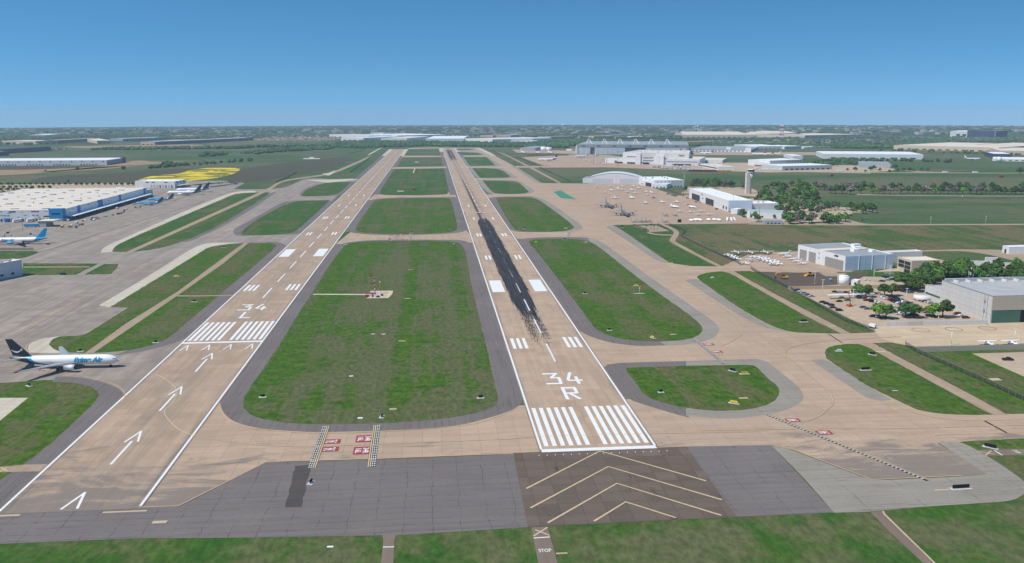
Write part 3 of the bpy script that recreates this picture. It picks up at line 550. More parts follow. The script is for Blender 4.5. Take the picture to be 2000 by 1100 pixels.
tline('taxi_edge_line',[(430,792),(436,810),(460,827),(500,838),(560,843.5),(622,846.5),(760,843),(907,831.5),(970,815),(1006,800)],'yellow2',.3,False)
tline('taxi_edge_line',[(85,664),(62,668),(52,676),(52,684),(60,691)],'yellow2',.4,False)
for a,b in (((-20,662),(120,575)),((0,600),(200,500))): pass
tline('taxi_line',[(-40,690),(60,640),(200,560),(330,485),(420,455),(520,405),(600,362),(640,352)],'yellow2',.3,'road')
tline('taxi_line',[(-60,718),(40,716),(150,714),(260,708)],'yellow2',.3,False)
tline('expansion_joint',[(-60,530),(100,486.5),(250,440),(400,393)],'asph_new',.9,False)
d=[]
for i in range(16):
    t=i/16; a=G(20-15+t*320,650-t*122); d+=lines([a,(a[0]+1.2,a[1]+6)],.5)
mark('apron_dashes',None,d,M['yellow2'],6)
# ---- holding position markings
def hold(A,B,wd,side,wr=None):
    """black band from ground pixel A to B; dashes on one side, solid lines on the other"""
    a=Vector(G(*A)); b=Vector(G(*B)); d=(b-a); l=d.length; d/=l; n_=Vector((-d.y,d.x))*side
    P=lambda s_,o_: tuple(a+d*s_+n_*o_)
    blk=mark('holding_position_marking',None,[[P(0,-wd/2),P(l,-wd/2),P(l,wd/2),P(0,wd/2)]],M['black'],6.2)
    u=wd/7; sol=[[P(0,o),P(l,o),P(l,o+u),P(0,o+u)] for o in (-wd/2+.3*u,-wd/2+2.1*u)]
    mark('solid_line',blk,sol,M['yellow'],6.6)
    ds=[]; s_=0
    while s_<l-.9:
        for o in (wd/2-3.1*u,wd/2-1.3*u): ds.append([P(s_,o),P(s_+.9,o),P(s_+.9,o+u),P(s_,o+u)])
        s_+=1.8
    mark('dashed_line',blk,ds,M['white'],6.6)
hold((637,833),(609,915),3.0,-1); hold((736,831),(725,912.5),3.0,1)
hold((1355,662),(1415,711),2.6,-1); hold((1496,809),(1813,939),2.2,-1); hold((105,710),(76,741),2.6,-1)
hold((785,457.5),(762,470.5),2.8,-1); hold((802,457),(801,470),2.8,1); hold((1114,453),(1108,464),2.4,-1)
mark('hold_line',None,ribbon(pline((1618,652.5),(1645,670.5)),.7),M['black'],6.2); mark('hold_line',None,ribbon(pline((1922,822),(1966,846)),.9),M['black'],6.2)
# ---- painted red signs on the taxiways
def text_mesh(txt,size,ext=0,bold=.0,shear=0):
    cu=bpy.data.curves.new('t','FONT'); cu.body=txt; cu.size=size; cu.align_x='CENTER'; cu.align_y='CENTER'; cu.extrude=ext; cu.offset=bold; cu.shear=shear
    ob=bpy.data.objects.new('t',cu); COL.objects.link(ob); bpy.context.view_layer.update()
    me=bpy.data.meshes.new_from_object(ob.evaluated_get(bpy.context.evaluated_depsgraph_get())); bpy.data.objects.remove(ob); return me
def flat_text(name,par,txt,size,xf,mat,bold=.03):
    me=text_mesh(txt,size,0,bold)
    for v in me.vertices: v.co=Vector(xf(v.co.x,v.co.y))
    me.materials.clear(); me.materials.append(mat); o=bpy.data.objects.new(name,me); COL.objects.link(o)
    if par: o.parent=par
    return o
def redsign(px,w_,h_,upx,rows):
    cx,cy=G(*px); base=mark('surface_painted_sign',None,[[(cx-upx*0+a*w_/2,cy+b*h_/2) for a,b in ((-1,-1),(1,-1),(1,1),(-1,1))]],M['red'],6.2)
    n=len(rows)
    for i,t in enumerate(rows):
        off=(n-1)/2-i
        def xf(tx,ty):
            ux=ty+off*w_/n*.9; sy=tx
            return (cx+ux*upx,cy+sy*(-upx),.02*6.7+.03)
        o=flat_text('sign_text',base,t,w_/n*1.0,lambda a,b:xf(a*(h_*.85/(w_/n*len(t)*.62)),b),M['white'],.05)
for p in ((648.5,863),(644.5,878)): redsign(p,6.6,4.6,-1,['34L'])
for p in ((711,857.5),(706.5,880.5)): redsign(p,6.4,7.6,1,['34R','16L'])
redsign((1384,673),6.0,4.2,-1,['34R']); redsign((1400,687.5),6.0,4.2,-1,['34R']); redsign((1549,821.5),6.0,4.4,-1,['34R']); redsign((1610,845.5),6.0,4.4,-1,['34R'])
redsign((88,722),5.5,3.5,1,['34L']); redsign((96,713.5),5.5,3.5,1,['34L']); redsign((770,460.3),9,6,-1,['34L']); redsign((793,460),9,6,1,['34R']); redsign((769,467),9,6,-1,['34L']); redsign((792,467),9,6,1,['34R'])
# stop line, crosses and lettering on the access roads
mark('stop_line',None,ribbon(pline((1042.5,1051.8),(1074,1049.8)),.55),M['white'],6); mark('stop_line',None,ribbon(pline((748,1069.5),(770,1069)),.5),M['whiteworn'],6)
mark('stop_line',None,ribbon(pline((1942.5,881),(1957.5,890)),.5),M['white'],6); mark('stop_line',None,ribbon(pline((1618,637.5),(1633.5,637)),.6),M['white'],6); mark('stop_line',None,ribbon(pline((1710,687),(1729,687.2)),.6),M['white'],6)
mark('closed_cross_marking',None,ribbon(pline((1042,1048),(1069,1031)),.55)+ribbon(pline((1045,1035.5),(1073.5,1046.5)),.55),M['yellow'],6)
mark('closed_cross_marking',None,ribbon(pline((1908,882),(1942,888)),.5)+ribbon(pline((1925,890),(1936,881)),.5),M['yellow'],6)
mark('closed_cross_marking',None,ribbon(pline((2,913.5),(14,921)),.5)+ribbon(pline((14,914),(0,922)),.5),M['yellow'],6)
sx_,sy_=G(1064.5,1076.5)
flat_text('stop_lettering',None,'STOP',2.6,lambda a,b:(sx_+a*.62,sy_+b*1.05,.02*6.5+.03),M['white'],.03)['kind']='structure'
sx2,sy2=G(1985,883); flat_text('stop_lettering',None,'STOP',2.4,lambda a,b:(sx2+b*1.0,sy2-a*.6,.02*6.5+.03),M['white'],.03)['kind']='structure'
mark('kerb',None,ribbon(pline((1724.8,999),(1727,1005),(1826,1101),(1905,1181)),.6),M['heli'],6)
# seal cracks and slab stains drawn by painted circles on the helipad
for c_ in ((1798,645),(1863,643.5),(1928,641.5)):
    a=G(*c_); ring=[(a[0]+4.8*math.cos(t*math.pi/16),a[1]+4.8*math.sin(t*math.pi/16)) for t in range(33)]; mark('helipad_circle',None,ribbon(ring,.55),M['asph_lt'],6)
bays=[]
for i in range(9):
    a=G(1950+i*13,703-i*.2+1); bays+=lines([a,(a[0]+.5,a[1]-6)],.15)
mark('parking_bay_lines',None,bays,M['white'],6)
# ================================================================ BUILDINGS
def cp(name,c,**k): return paint(name,alb(*c),**k)
W_=paint('white cladding',(.79,.79,.79),.6,.05,scale=.05,seam=6.3); WC=paint('cream roof membrane',(.66,.58,.48),.8,.12,scale=.05,seam=12.4); WR=paint('white roof membrane',(.76,.76,.75),.7,.08,scale=.05,seam=9.7)
GC=paint('grey cladding',(.40,.42,.44),.6,.06,scale=.05,seam=7.1); GR=paint('grey metal roof',(.30,.31,.32),.6,.10,scale=.06,seam=5.6); DK=cp('dark glass',(38,46,54),rough=.4,var=.1); SL=cp('slate blue cladding',(92,106,124),rough=.6,var=.06,scale=.05)
BLU=cp('bright blue panel',(20,142,214),rough=.5,var=.04); NAV=cp('navy cladding',(52,66,100),rough=.6,var=.05); CRM=cp('cream stone cladding',(206,196,180),rough=.8,var=.06,scale=.08); TNW=cp('tan precast wall',(196,182,160),rough=.8,var=.06)
CON=paint('precast concrete wall',(.62,.60,.57),rough=.85,var=.08,scale=.12,seam=5.2); GRN=cp('green hangar door',(72,118,108),rough=.5,var=.06,scale=.2); DOORG=cp('grey sliding door',(150,150,154),rough=.6,var=.06); BLK=cp('dark opening',(18,20,24),rough=.9,var=.05)
RED=cp('red paint',(178,44,40),rough=.5); ORG=cp('orange paint',(226,96,30),rough=.5); YEL=cp('yellow plant paint',(226,170,40),rough=.5); STL=cp('galvanised steel',(168,172,176),rough=.45,var=.08); BRN=cp('brown brick',(120,92,78),rough=.9); PNK=cp('terracotta roof',(186,142,118),rough=.9)
WHT=paint('white painted metal',(.80,.80,.80),.4,.04); TYR=paint('black rubber',(.02,.02,.02),.8,.1); BRK=cp('bark',(92,76,60),rough=1,var=.3,scale=2)
class Bld:
    """origin at the nearest left ground corner; u along the front, v away from it"""
    def __init__(s,name,label,cat,o,ang,Wd,D,h,wall,roof,par=1.0,group=None,z0=None):
        s.W,s.D,s.h=Wd,D,h; z=gz(*o) if z0 is None else z0
        s.e=empty(name,(o[0],o[1],z),ang); tag(s.e,label,cat,group)
        m=MB(); t=.4; m.add([(0,0,-.5),(Wd,0,-.5),(Wd,D,-.5),(0,D,-.5),(0,0,h),(Wd,0,h),(Wd,D,h),(0,D,h),(t,t,h),(Wd-t,t,h),(Wd-t,D-t,h),(t,D-t,h),(t,t,h-par-.3),(Wd-t,t,h-par-.3),(Wd-t,D-t,h-par-.3),(t,D-t,h-par-.3)],
            [(0,1,5,4),(1,2,6,5),(2,3,7,6),(3,0,4,7),(4,5,9,8),(5,6,10,9),(6,7,11,10),(7,4,8,11),(8,9,13,12),(9,10,14,13),(10,11,15,14),(11,8,12,15)])
        s.wall=m.build('wall',wall,s.e)
        if roof:
            r=MB(); r.box(t,Wd-t,t,D-t,h-par-.25,h-par); s.roof=r.build('roof',roof,s.e)
            s.rz=h-par
    def panel(s,name,face,a,b,z0,z1,mat,d=.12,par=None):
        m=MB()
        if face=='f': m.box(a,b,-d,.05,z0,z1)
        elif face=='l': m.box(-d,.05,a,b,z0,z1)
        elif face=='r': m.box(s.W-.05,s.W+d,a,b,z0,z1)
        return m.build(name,mat,par or s.e)
    def row(s,name,face,a,b,n,fill,z0,z1,mat,d=.12):
        w=(b-a)/n
        for i in range(n): s.panel(name,face,a+i*w+w*(1-fill)/2,a+i*w+w*(1+fill)/2,z0,z1,mat,d)
    def box(s,name,x0,x1,y0,y1,z0,z1,mat,par=None):
        m=MB(); m.box(x0,x1,y0,y1,z0,z1); return m.build(name,mat,par or s.e)
    def units(s,n,mat=None,sz=2.2,seed=1,name='roof_unit',marg=4):
        rg=random.Random(seed)
        for i in range(n):
            x=rg.uniform(marg,s.W-marg); y=rg.uniform(marg,s.D-marg); a=sz*rg.uniform(.7,1.4); s.box(name,x,x+a,y,y+a*.8,s.rz+.003,s.rz+rg.uniform(1,1.8),mat or STL,s.roof)
def frame3(A,B,C=None,D=None):
    """A near-left, B near-right ground corners; C a pixel on the far end of the left (or right) side"""
    a=Vector(G(*A)); b=Vector(G(*B)); u=(b-a); Wd=u.length; u/=Wd; v=Vector((-u.y,u.x))
    if C is not None: c=Vector(G(*C)); D=abs((c-b).dot(v))
    return (a.x,a.y),math.atan2(u.y,u.x),Wd,D
def B3(name,label,cat,A,B,C,top,wall,roof,D=None,h=None,**k):
    o,a,Wd,Dp=frame3(A,B,C,D); h=h or H(A[0],A[1],top); return Bld(name,label,cat,o,a,Wd,Dp,h,wall,roof,**k)
def col_x(px,Y):        # x where image column px meets the ground line y=Y
    lo,hi=-3000.,4000.
    for _ in range(50):
        m=(lo+hi)/2
        if proj(m,Y,0)[0]<px: lo=m
        else: hi=m
    return lo
# ---- left: the big cargo building
cx0,cy0=-514.2,800.6
b=Bld('cargo_terminal','large white roofed cargo terminal with bright blue panels beside the left apron','cargo building',(cx0-190,cy0),0,190,330,14.2,W_,WC,par=.8)
for (a0,a1) in ((190-3,190),):
    b.box('blue_corner',187-12,190.9,-1.2,9,3.6,15.2,BLU)
b.panel('corner_window','f',178,188,8.4,10.2,DK,1.35)
b.panel('blue_pilaster','f',107,111.5,0,14.4,BLU,.4)
for x0,x1,z0,z1 in ((128,136,11.6,12.9),(154,163,11.9,12.8),(122,124.5,7.2,8.1),(126,128.5,7.2,8.1),(155,157.5,7.4,8.2),(159.5,162,7.4,8.2),(168,176,5.6,7.0),(121,129,3.6,4.3)): b.panel('window','f',x0,x1,z0,z1,DK,.15)
for x0,x1,z in ((116,120,12.4),(126,130,10.4),(117,121,7.6),(145,149,7.7),(137,141,5.2),(161,164,5.1),(170,173,12.3)): b.panel('blue_panel','f',x0,x1,z,z+.6,BLU,.14)
b.row('dock_door','f',100,178,19,.55,.6,3.6,DK,.2)
for y0 in (48,118,200,312): b.panel('blue_panel','r',y0,y0+(18 if y0==118 else 9),5.5,14.4,BLU,.35)
for i in range(26):
    y0=10+i*12.2; b.panel('window','r',y0,y0+(3.2,1.6,2.4)[i%3],(9.6,7.8,11.4,8.8)[i%4],(10.6,8.6,12.2,9.6)[i%4],DK,.15)
b.box('canopy',190.1,200,12,322,4.6,5.3,W_); b.box('canopy_fascia',190.1,198,4,12,4.5,5.3,BLU); b.row('dock_door','r',14,318,26,.7,.3,4.2,BLK,.2)
for i in range(27): b.box('canopy_column',198.6,199.2,14+i*11.8,14.6+i*11.8,0,4.6,NAV)
rg=random.Random(3)
for i in range(9):
    for j in range(5):
        b.box('roof_vent',14+j*37+rg.uniform(-4,4),19.5+j*37,18+i*34+rg.uniform(-3,3),22+i*34,b.rz+.003,b.rz+.9,GR,b.roof)
for i in range(7): b.box('roof_unit',40+rg.uniform(0,120),46+rg.uniform(0,120),30+i*40,33+i*40,b.rz+.004,b.rz+1.8,WHT,b.roof) if 0 else None
for x,y in ((60,60),(110,95),(150,150),(90,170),(140,240),(60,250)): b.box('roof_unit',x,x+6,y,y+3.5,b.rz+.003,b.rz+2.1,WHT,b.roof)
rs=MB()
for j in range(1,12): rs.box(2,188,j*27,j*27+.35,b.rz-.05,b.rz+.12)
rs.build('roof_seam',GC,b.roof)
b=B3('annex_building','small white annex with grey right side at the far end of the cargo terminal','annex',(289,384),(299,383),(312,371),362,W_,GC,h=11)
b=B3('maintenance_building','long white maintenance building with roller doors behind the parked planes','hangar',(264.5,366.8),(342,367.6),(352,364),353.5,W_,WR); 
b.row('roller_door','f',28,b.W-3,8,.55,0,5.4,GC,.2)
for k_ in (3,5,7): b.panel('open_door','f',28+(b.W-31)/8*k_+2,28+(b.W-31)/8*(k_+1)-2,0,5.0,BLK,.3)
for x in (.27,.42,.74): b.panel('window','f',b.W*x,b.W*x+6,b.h-3,b.h-1.6,DK,.15)
b.row('window','r',3,b.D-2,3,.6,b.h-3.2,b.h-1.2,DK); b.box('canopy',b.W,b.W+9,2,b.D-2,4.6,5.2,W_)
b=Bld('service_building','white service building with small windows cut by the left edge beyond the grass strip','building',(G(-40,556)),math.atan2(1,.35)*0+0,1,1,1,W_,None) if 0 else None
o_=G(45,538); o2=G(0,547)
b=B3('service_building','white service building with small windows, cut by the left edge of the picture','building',(-75,562),(45,538),(44,533),507,W_,WC,h=H(45,538,507)); 
for x in (.42,.62,.80): b.panel('window','f',b.W*x,b.W*x+3,2.4,4,DK)
b.panel('roller_door','f',b.W*.52,b.W*.52+5,0,4.6,GC,.15); b.units(6,STL,1.2,5)
b=B3('loading_shelter','small open shelter with a pale flat roof beside the blue trailer','shelter',(75,443.5),(90,443.5),(96,440),432,GC,WC,par=.1)
b.box('roof_overhang',-1,b.W+9,-1,b.D+1,b.h,b.h+.4,WC)
# ---- far left warehouses
b=B3('white_warehouse','long white warehouse with rows of dark dock doors on the far left','warehouse',(-60,324.6),(209,322.8),(277.5,317),311,W_,WR,h=13)
for k in range(13): b.panel('window','f',15+k*b.W/13,19+k*b.W/13,9,10.8,DK,.3)
for k in range(44):
    if k%9<6 : b.panel('dock_door','f',8+k*b.W/46,11+k*b.W/46,.8,3.6,DK,.3)
b.panel('grey_side','r',2,b.D-2,.5,11.5,GC,.3)
b.box('corner_office',b.W-4,b.W+1,b.D-24,b.D,0,14,NAV)
b=B3('grey_warehouse','long grey blue warehouse with pale roof and red trailers behind the white one','warehouse',(-60,305),(100,294.5),(138,291.5),285,SL,WR,h=15)
b=B3('grey_warehouse','short slate warehouse end cut by the left edge in front of the red trailers','warehouse',(-90,309),(18,304),(29,302),297,SL,WR,h=14)
fars=[ # label, A,B,C,height,wall,roof
('long dark sided warehouse with cream roof on the far left skyline',(110,280.5),(195,275.5),(200,274),15,SL,WC),
('cream tilt-up warehouse directly left of the long dark one',(70,282),(113,280.5),(118,277),14,CRM,WC),
('pale warehouse with slate side behind the construction trucks',(190,281),(218,280.5),(260,274),14,CRM,WC),
('cream warehouse block standing left of the longest warehouse',(275,283.5),(302,283.5),(310,279),14,CRM,WC),
('longest warehouse on the left horizon with white roof and dark side',(305,283.5),(495,274.5),(500,273),15,SL,WR),
('narrow white roofed warehouse behind the longest one on the left',(240,276),(320,273),(330,271.5),13,GC,WR),
('thin pale building row far beyond the left warehouses',(58,267.8),(95,267.5),(160,264.5),12,W_,WR),
('white warehouse with dark right end at the left of the central cluster',(666,274.8),(710,275.5),(735,271.5),15,W_,WR),
('pale roofed warehouse second from left in the central cluster',(720,271),(768,270),(806,264.6),15,W_,WC),
('small white warehouse at the back of the central cluster',(749,264),(766,263.6),(772,262.3),12,W_,WR),
('white warehouse in the middle front of the central cluster',(744,276.3),(795,276.5),(822,272),15,W_,WC),
('long white warehouse at the back right of the central cluster',(776,270.5),(872,268.3),(890,263.6),15,W_,WR),
('white and blue panelled warehouse beyond the runway end',(831,278.2),(906,278),(930,272),17,W_,WR),
('wide cream roofed warehouse right of the runway end',(905,277),(962,279.5),(999,273.5),16,W_,WC),
('low white sheds between trees right of the warehouse cluster',(995,278.6),(1040,279),(1054,277.7),8,W_,WR),
('huge cream roofed plant beyond the hangar on the right skyline',(1333,269),(1466,269.3),(1475,262),16,CRM,WC),
('pale plant with small dark office beyond the large hangar',(1346,265.5),(1423,262.5),(1425,261),15,CRM,WC),
('long pale warehouse second from left on the right horizon',(1448,268),(1500,268.3),(1510,262),15,CRM,WC),
('long pale distribution centre below the lattice mast',(1500,268.5),(1570,268.7),(1575,261),17,CRM,WC),
('cream distribution centre with red stripe at its foot',(1572,271),(1684,268.7),(1688,264),17,CRM,WC),
('low white store among trees left of the long fields',(1478,291.8),(1530,291.3),(1534,287),11,W_,WR),
('low white store with trees in front beyond the parked red tails',(1532,291.5),(1565,290.5),(1570,287),10,W_,WR),
('thin white shed right of the low white store',(1570,290.5),(1622,289.5),(1623,288),6,W_,WR),
('very long cream warehouse with ribbed roof on the far right',(1745,291.5),(1950,297.5),(1990,289),15,CRM,WC),
('long pale warehouse behind the very long cream one at the right edge',(1903,291),(2080,296),(2100,290),16,CRM,WC),
('white hall behind the navy hangar at the right edge',(1952,302.5),(2070,304),(2080,297),13,CRM,WC),
('long white ribbed warehouse in front of the dry meadow',(1608,310.2),(1803,311.8),(1805,306),14,W_,WR),
('grey roofed apartment row left of the mast behind the great hangar',(1310,281),(1340,282),(1342,277),9,CRM,PNK),
('pink roofed school building beyond the hangar masts',(1050,270.3),(1075,271),(1076,268.5),10,TNW,PNK),
('tan school building between the first two hangar masts',(1130,269),(1160,270),(1161,267),10,TNW,PNK),
('grey roofed civic hall beyond the hangar masts',(1175,268.6),(1193,268.8),(1194,265.5),12,GC,GR),
('tan low hall beyond the fourth hangar mast',(1200,270),(1235,270.6),(1236,268),8,TNW,WC),
('pale low hall with dark windows right of the central cluster',(970,268.5),(997,268.6),(998,265),11,CRM,GR),
('pale roof right of the central cluster near the pink store',(938,268),(962,268.3),(964,265.5),10,CRM,PNK),
('tan strip of shops on the left horizon',(372,268),(397,267.4),(398,265.5),9,TNW,PNK),
]
for lb,A,B_,C_,h,wl,rf in fars:
    x=B3('distant_warehouse' if h>11 else 'distant_building',lb,'warehouse' if h>11 else 'building',A,B_,C_,None,wl,rf,h=h)
    n=int(x.W/28)
    if h>11:
        x.row('dock_bay','f',x.W*.05,x.W*.95,max(3,min(n,14)),.5,1,4.5,DK,.3)
    else: x.row('window','f',x.W*.1,x.W*.9,5,.5,2,4,DK,.3)
# office block and navy hall on the far right skyline
b=B3('office_block','long white office block on the far right skyline','office',(1855,268.3),(1941,269.3),(1942,267),256.5,W_,WR)
b.row('window_band','f',b.W*.12,b.W*.95,6,.6,b.h*.15,b.h*.55,DK,.3)
b=B3('navy_hall','tall navy blue hall at the right end of the office block','hall',(1942,271),(1967,270.5),(1970,268),256,NAV,GR); b.panel('white_side','f',0,b.W*.1,0,b.h,W_,.3); b.row('loading_bay','f',b.W*.3,b.W*.95,3,.6,0,6,W_,.4)
b=B3('navy_hangar','navy hangar with white roof near the right edge beside a white jet','hangar',(1939,309.5),(1976,310),(1986,305),300.5,NAV,WR); b.panel('side_window','r',3,b.D*.9,5,6,DK,.2)
b=B3('low_annex','low white annex with round tank in front of the navy hangar','annex',(1938,314.5),(2060,317),(2062,313),308.5,W_,WR,h=6); b.row('window','f',5,b.W-5,9,.5,1.5,3.5,DK)
# ---- great hangar with masts
b=B3('airliner_hangar','great grey airliner hangar with six white masts on its roof','hangar',(1127,301.3),(1344.5,302.5),(1345,294),282,GC,GR,D=95,par=.4)
b.panel('upper_fascia','f',0,b.W,b.h*.70,b.h-.3,cp('blue grey fascia',(150,160,176)),.5)
b.row('hangar_door','f',b.W*.02,b.W*.98,22,.94,0,b.h*.66,paint('pale hangar door',(.50,.53,.57),.6,.05),.3)
b.panel('open_door','f',b.W*.12,b.W*.16,0,b.h*.66,NAV,.5); b.panel('open_door','f',b.W*.435,b.W*.62,0,b.h*.66,NAV,.5)
for i in range(7): b.panel('vent','f',b.W*(.045+i*.139),b.W*(.075+i*.139),b.h*.80,b.h*.88,DK,.8)
lg=MB(); lx,lz,k=b.W*.93,b.h*.30,b.h*.26
for q in ([(0,0),(.25,0),(.62,.95),(.5,1.15)],[(.62,1.15),(.82,.95),(1.15,0),(.9,0)],): lg.add([(lx-k*.6+a*k*1.1,-.75,lz+c*k) for a,c in q],[(0,1,2,3)])
em=lg.build('emblem',NAV,b.e); l2=MB(); l2.add([(lx-k*.6+a*k*1.1,-.8,lz+c*k) for a,c in [(.30,.12),(.52,.0),(.80,.55),(.60,.62)]],[(0,1,2,3)]); l2.build('emblem_stripe',RED,em)
pr=MB(); ww=b.W
pr.add([(0,0,0),(0,b.D,0),(-7,b.D,0),(-7,0,0),(0,0,b.h),(0,b.D,b.h),(-4,b.D,b.h*.86),(-4,0,b.h*.86)],[(0,3,7,4),(1,5,6,2),(3,2,6,7),(4,7,6,5)]); pr.build('sloped_end_wall',W_,b.e)
for i in range(6):
    x=b.W*(.098+i*.142); zt=b.h; th=H(1144,301,272)-b.h
    m=MB()
    for dx,tx in ((-6,-1.5),(6.5,1.5)):
        for y in (30,38): m.tube([(x+dx*(1.5 if dx>0 else 1.2),y,zt-.5),(x+tx,34,zt+th)],1.1,5)
    m.box(x-2.6,x+2.6,32.6,35.4,zt+th-1.4,zt+th); m.box(x-5,x+5,33.4,34.6,zt+th*.35,zt+th*.42); m.tube([(x+1,34,zt+th),(x+15,34,zt-.4)],.8,5)
    m.build('roof_mast',WHT,b.e)
# ---- parcel carrier terminal
b=B3('parcel_terminal','white multi-storey parcel terminal with flat roof in front of the great hangar','terminal',(1244,321),(1345,322),(1346,316),298,W_,WC,D=60,par=.6)
b.row('window_band','f',b.W*.06,b.W*.22,1,.9,3,5,DK); b.panel('window_band','f',b.W*.12,b.W*.32,b.h*.52,b.h*.58,DK); b.panel('window_band','f',b.W*.12,b.W*.32,b.h*.28,b.h*.34,DK); b.panel('window_band','f',b.W*.44,b.W*.9,b.h*.46,b.h*.51,DK); b.panel('loading_dock','f',b.W*.12,b.W*.24,0,4.5,BLK,.3); b.units(16,STL,3,8)
b.box('stair_tower',-2,9,-3,6,0,b.h*.98,W_); b.box('curved_bay',b.W*.36,b.W*.52,-9,.5,0,b.h*.8,W_)
me=text_mesh('Fed',6.2,.1,.12); me2=text_mesh('Ex',6.2,.1,.12)
for mm_,xx,mt in ((me,b.W*.835,cp('purple lettering',(74,48,130))),(me2,b.W*.895,cp('orange lettering',(240,100,30)))):
    for v in mm_.vertices: v.co=Vector((xx+v.co.x,-.3-v.co.z,b.h*.77+v.co.y))
    mm_.materials.clear(); mm_.materials.append(mt); o=bpy.data.objects.new('lettering',mm_); COL.objects.link(o); o.parent=b.e
b=B3('parcel_terminal_wing','low white parcel building wing left of the terminal with dark docks','terminal',(1182,318),(1244,320.5),(1244,314),308.5,W_,WC,D=50,par=.5); b.panel('loading_dock','f',b.W*.36,b.W*.56,0,4,BLK,.3); b.panel('loading_dock','f',b.W*.7,b.W*.95,0,4,BLK,.3); b.panel('brown_door','f',b.W*.3,b.W*.37,0,7,BRN,.4); b.units(5,DK,1.5,4)
b=B3('upper_terminal_block','white stepped block with dark window bands above the parcel docks','terminal',(1216,316),(1243,316.5),(1244,310),297.5,W_,WC,D=45,par=.5,z0=0); b.panel('window_band','f',b.W*.3,b.W*.95,b.h*.5,b.h*.58,DK); b.panel('window_band','f',b.W*.1,b.W*.95,b.h*.2,b.h*.26,DK)
b=B3('sort_building','long white sorting building with dark dock line right of the terminal','terminal',(1300,323.5),(1366,324.5),(1367,318),311,W_,WC,D=60,par=.4); b.panel('dock_line','f',b.W*.2,b.W*.75,0,4.4,DK,.4); b.panel('window_band','f',2,b.W*.95,b.h*.55,b.h*.65,NAV); b.units(10,STL,2,9)
b=B3('sort_building','white sorting building with yellow roof units behind the maroon tractors','terminal',(1366,326),(1403,332.7),(1441,333.5),319.5,W_,WC,D=70,par=.4); b.panel('dock_line','f',2,b.W*.95,3,5,DK,.4); b.panel('brown_door','f',-6,2,0,9,BRN,.4); b.units(8,YEL,1.5,3)
b=B3('sort_building_end','pale rear sorting hall with brown roof trim beyond the tower','terminal',(1344,317.5),(1411,318.5),(1412,314),312,W_,WC,D=40,par=.4)
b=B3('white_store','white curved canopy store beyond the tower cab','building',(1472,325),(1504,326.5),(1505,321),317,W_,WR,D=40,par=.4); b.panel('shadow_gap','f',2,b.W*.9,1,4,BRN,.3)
b=B3('storage_depot','grey storage depot with many stacked containers behind the terminal','depot',(1345,296),(1467,297.5),(1468,290),287,GC,GR,par=.3,h=8); b.row('white_bay','f',2,b.W-2,16,.5,0,5,W_,.5); b.box('white_block',b.W*.60,b.W*.68,5,20,0,15,W_); b.box('white_block',b.W*.91,b.W*1.0,-3,20,0,14,W_)
# small airport buildings at far centre
b=B3('fuel_farm_building','pale low building with trees left of the white fuel tanks','building',(1016,294.5),(1045,294.8),(1046,291),288.5,GC,GR,D=25,par=.3)
b=B3('red_roofed_hut','small building with a red roof left of the great hangar','hut',(1106,294.4),(1116,294.6),(1117,293),291,W_,RED,par=.05)
# ---- arched hangar
o,a,Wd,Dp=frame3((1150.5,357.8),(1251,359.2),None,45); h=H(1150,357.8,346.5); hr=H(1200,358.5,338)
E_=empty('arched_hangar',(o[0],o[1],0),a); tag(E_,'wide white hangar with a low arched roof beside the apron','hangar')
m=MB(); N=16; pr=[(Wd*i/N, h+(hr-h)*math.sin(math.pi*i/N)**.9) for i in range(N+1)]
m.add([(x,0,-.3) for x,z in pr]+[(x,0,z) for x,z in pr],[(i,i+1,i+N+2,i+N+1) for i in range(N)]); m.add([(x,Dp,-.3) for x,z in pr]+[(x,Dp,z) for x,z in pr],[(i+1,i,i+N+1,i+N+2) for i in range(N)])
m.quad((0,Dp,-.3),(0,0,-.3),(0,0,h),(0,Dp,h)); m.quad((Wd,0,-.3),(Wd,Dp,-.3),(Wd,Dp,h),(Wd,0,h)); m.build('wall',W_,E_)
m=MB(); m.add([(x,-.6,z+.1) for x,z in pr]+[(x,Dp+.6,z+.1) for x,z in pr],[(i,i+1,i+N+2,i+N+1) for i in range(N)],True); m.build('roof',paint('pale metal roof',(.64,.68,.70),.5,.05),E_)
for k in range(14):
    if k in(6,7): continue
    m=MB(); x=Wd*.07+k*Wd*.066; m.box(x,x+Wd*.062,-.25,.03,0,h*.84); m.build('hangar_door',paint('pale hangar door',(.50,.53,.57),.6,.05),E_)
bl=MB(); bl.box(Wd*.495,Wd*.505,-.4,0,0,hr*.9); bl.build('door_pillar',W_,E_)
sb=B3('side_store','small pale store against the left end of the arched hangar','store',(1138,357.6),(1151,357.8),(1152,354),348.5,W_,GR,D=40,par=.2)
b=B3('operations_building','long white operations building with dark windows right of the arched hangar','building',(1249,359.5),(1262,362.5),(1263,358),350,W_,WR,D=60,par=.3) if 0 else None
b=B3('operations_building','white operations building with a row of dark ground windows right of the arched hangar','building',(1278,366.5),(1335,365.5),(1336,357),352.5,W_,WR,D=62,par=.5); b.row('window','f',2,b.W-2,9,.5,.8,2.6,DK); b.row('window','l',3,b.D*.6,5,.4,1,3,DK); b.units(6,DK,1.6,6); b.row('window','f',2,b.W-2,7,.3,b.h-3.4,b.h-2.4,DK)
b=B3('small_hangar','small white hangar with an open dark door between the two long white buildings','hangar',(1251,361),(1277,366.5),(1290,360),347.5,W_,WR,D=40,h=9.5,par=.4); b.panel('open_door','f',b.W*.38,b.W*.82,0,6.5,DK,.2); b.panel('side_window','f',b.W*.05,b.W*.25,2,3,DK)
b=B3('front_office','low white office with dark doorways in front of the operations building','office',(1272,367.3),(1302,368.3),(1303,365),359.5,W_,WR,D=14,par=.3); b.row('window','f',1,b.W-1,4,.4,.4,2.6,DK)
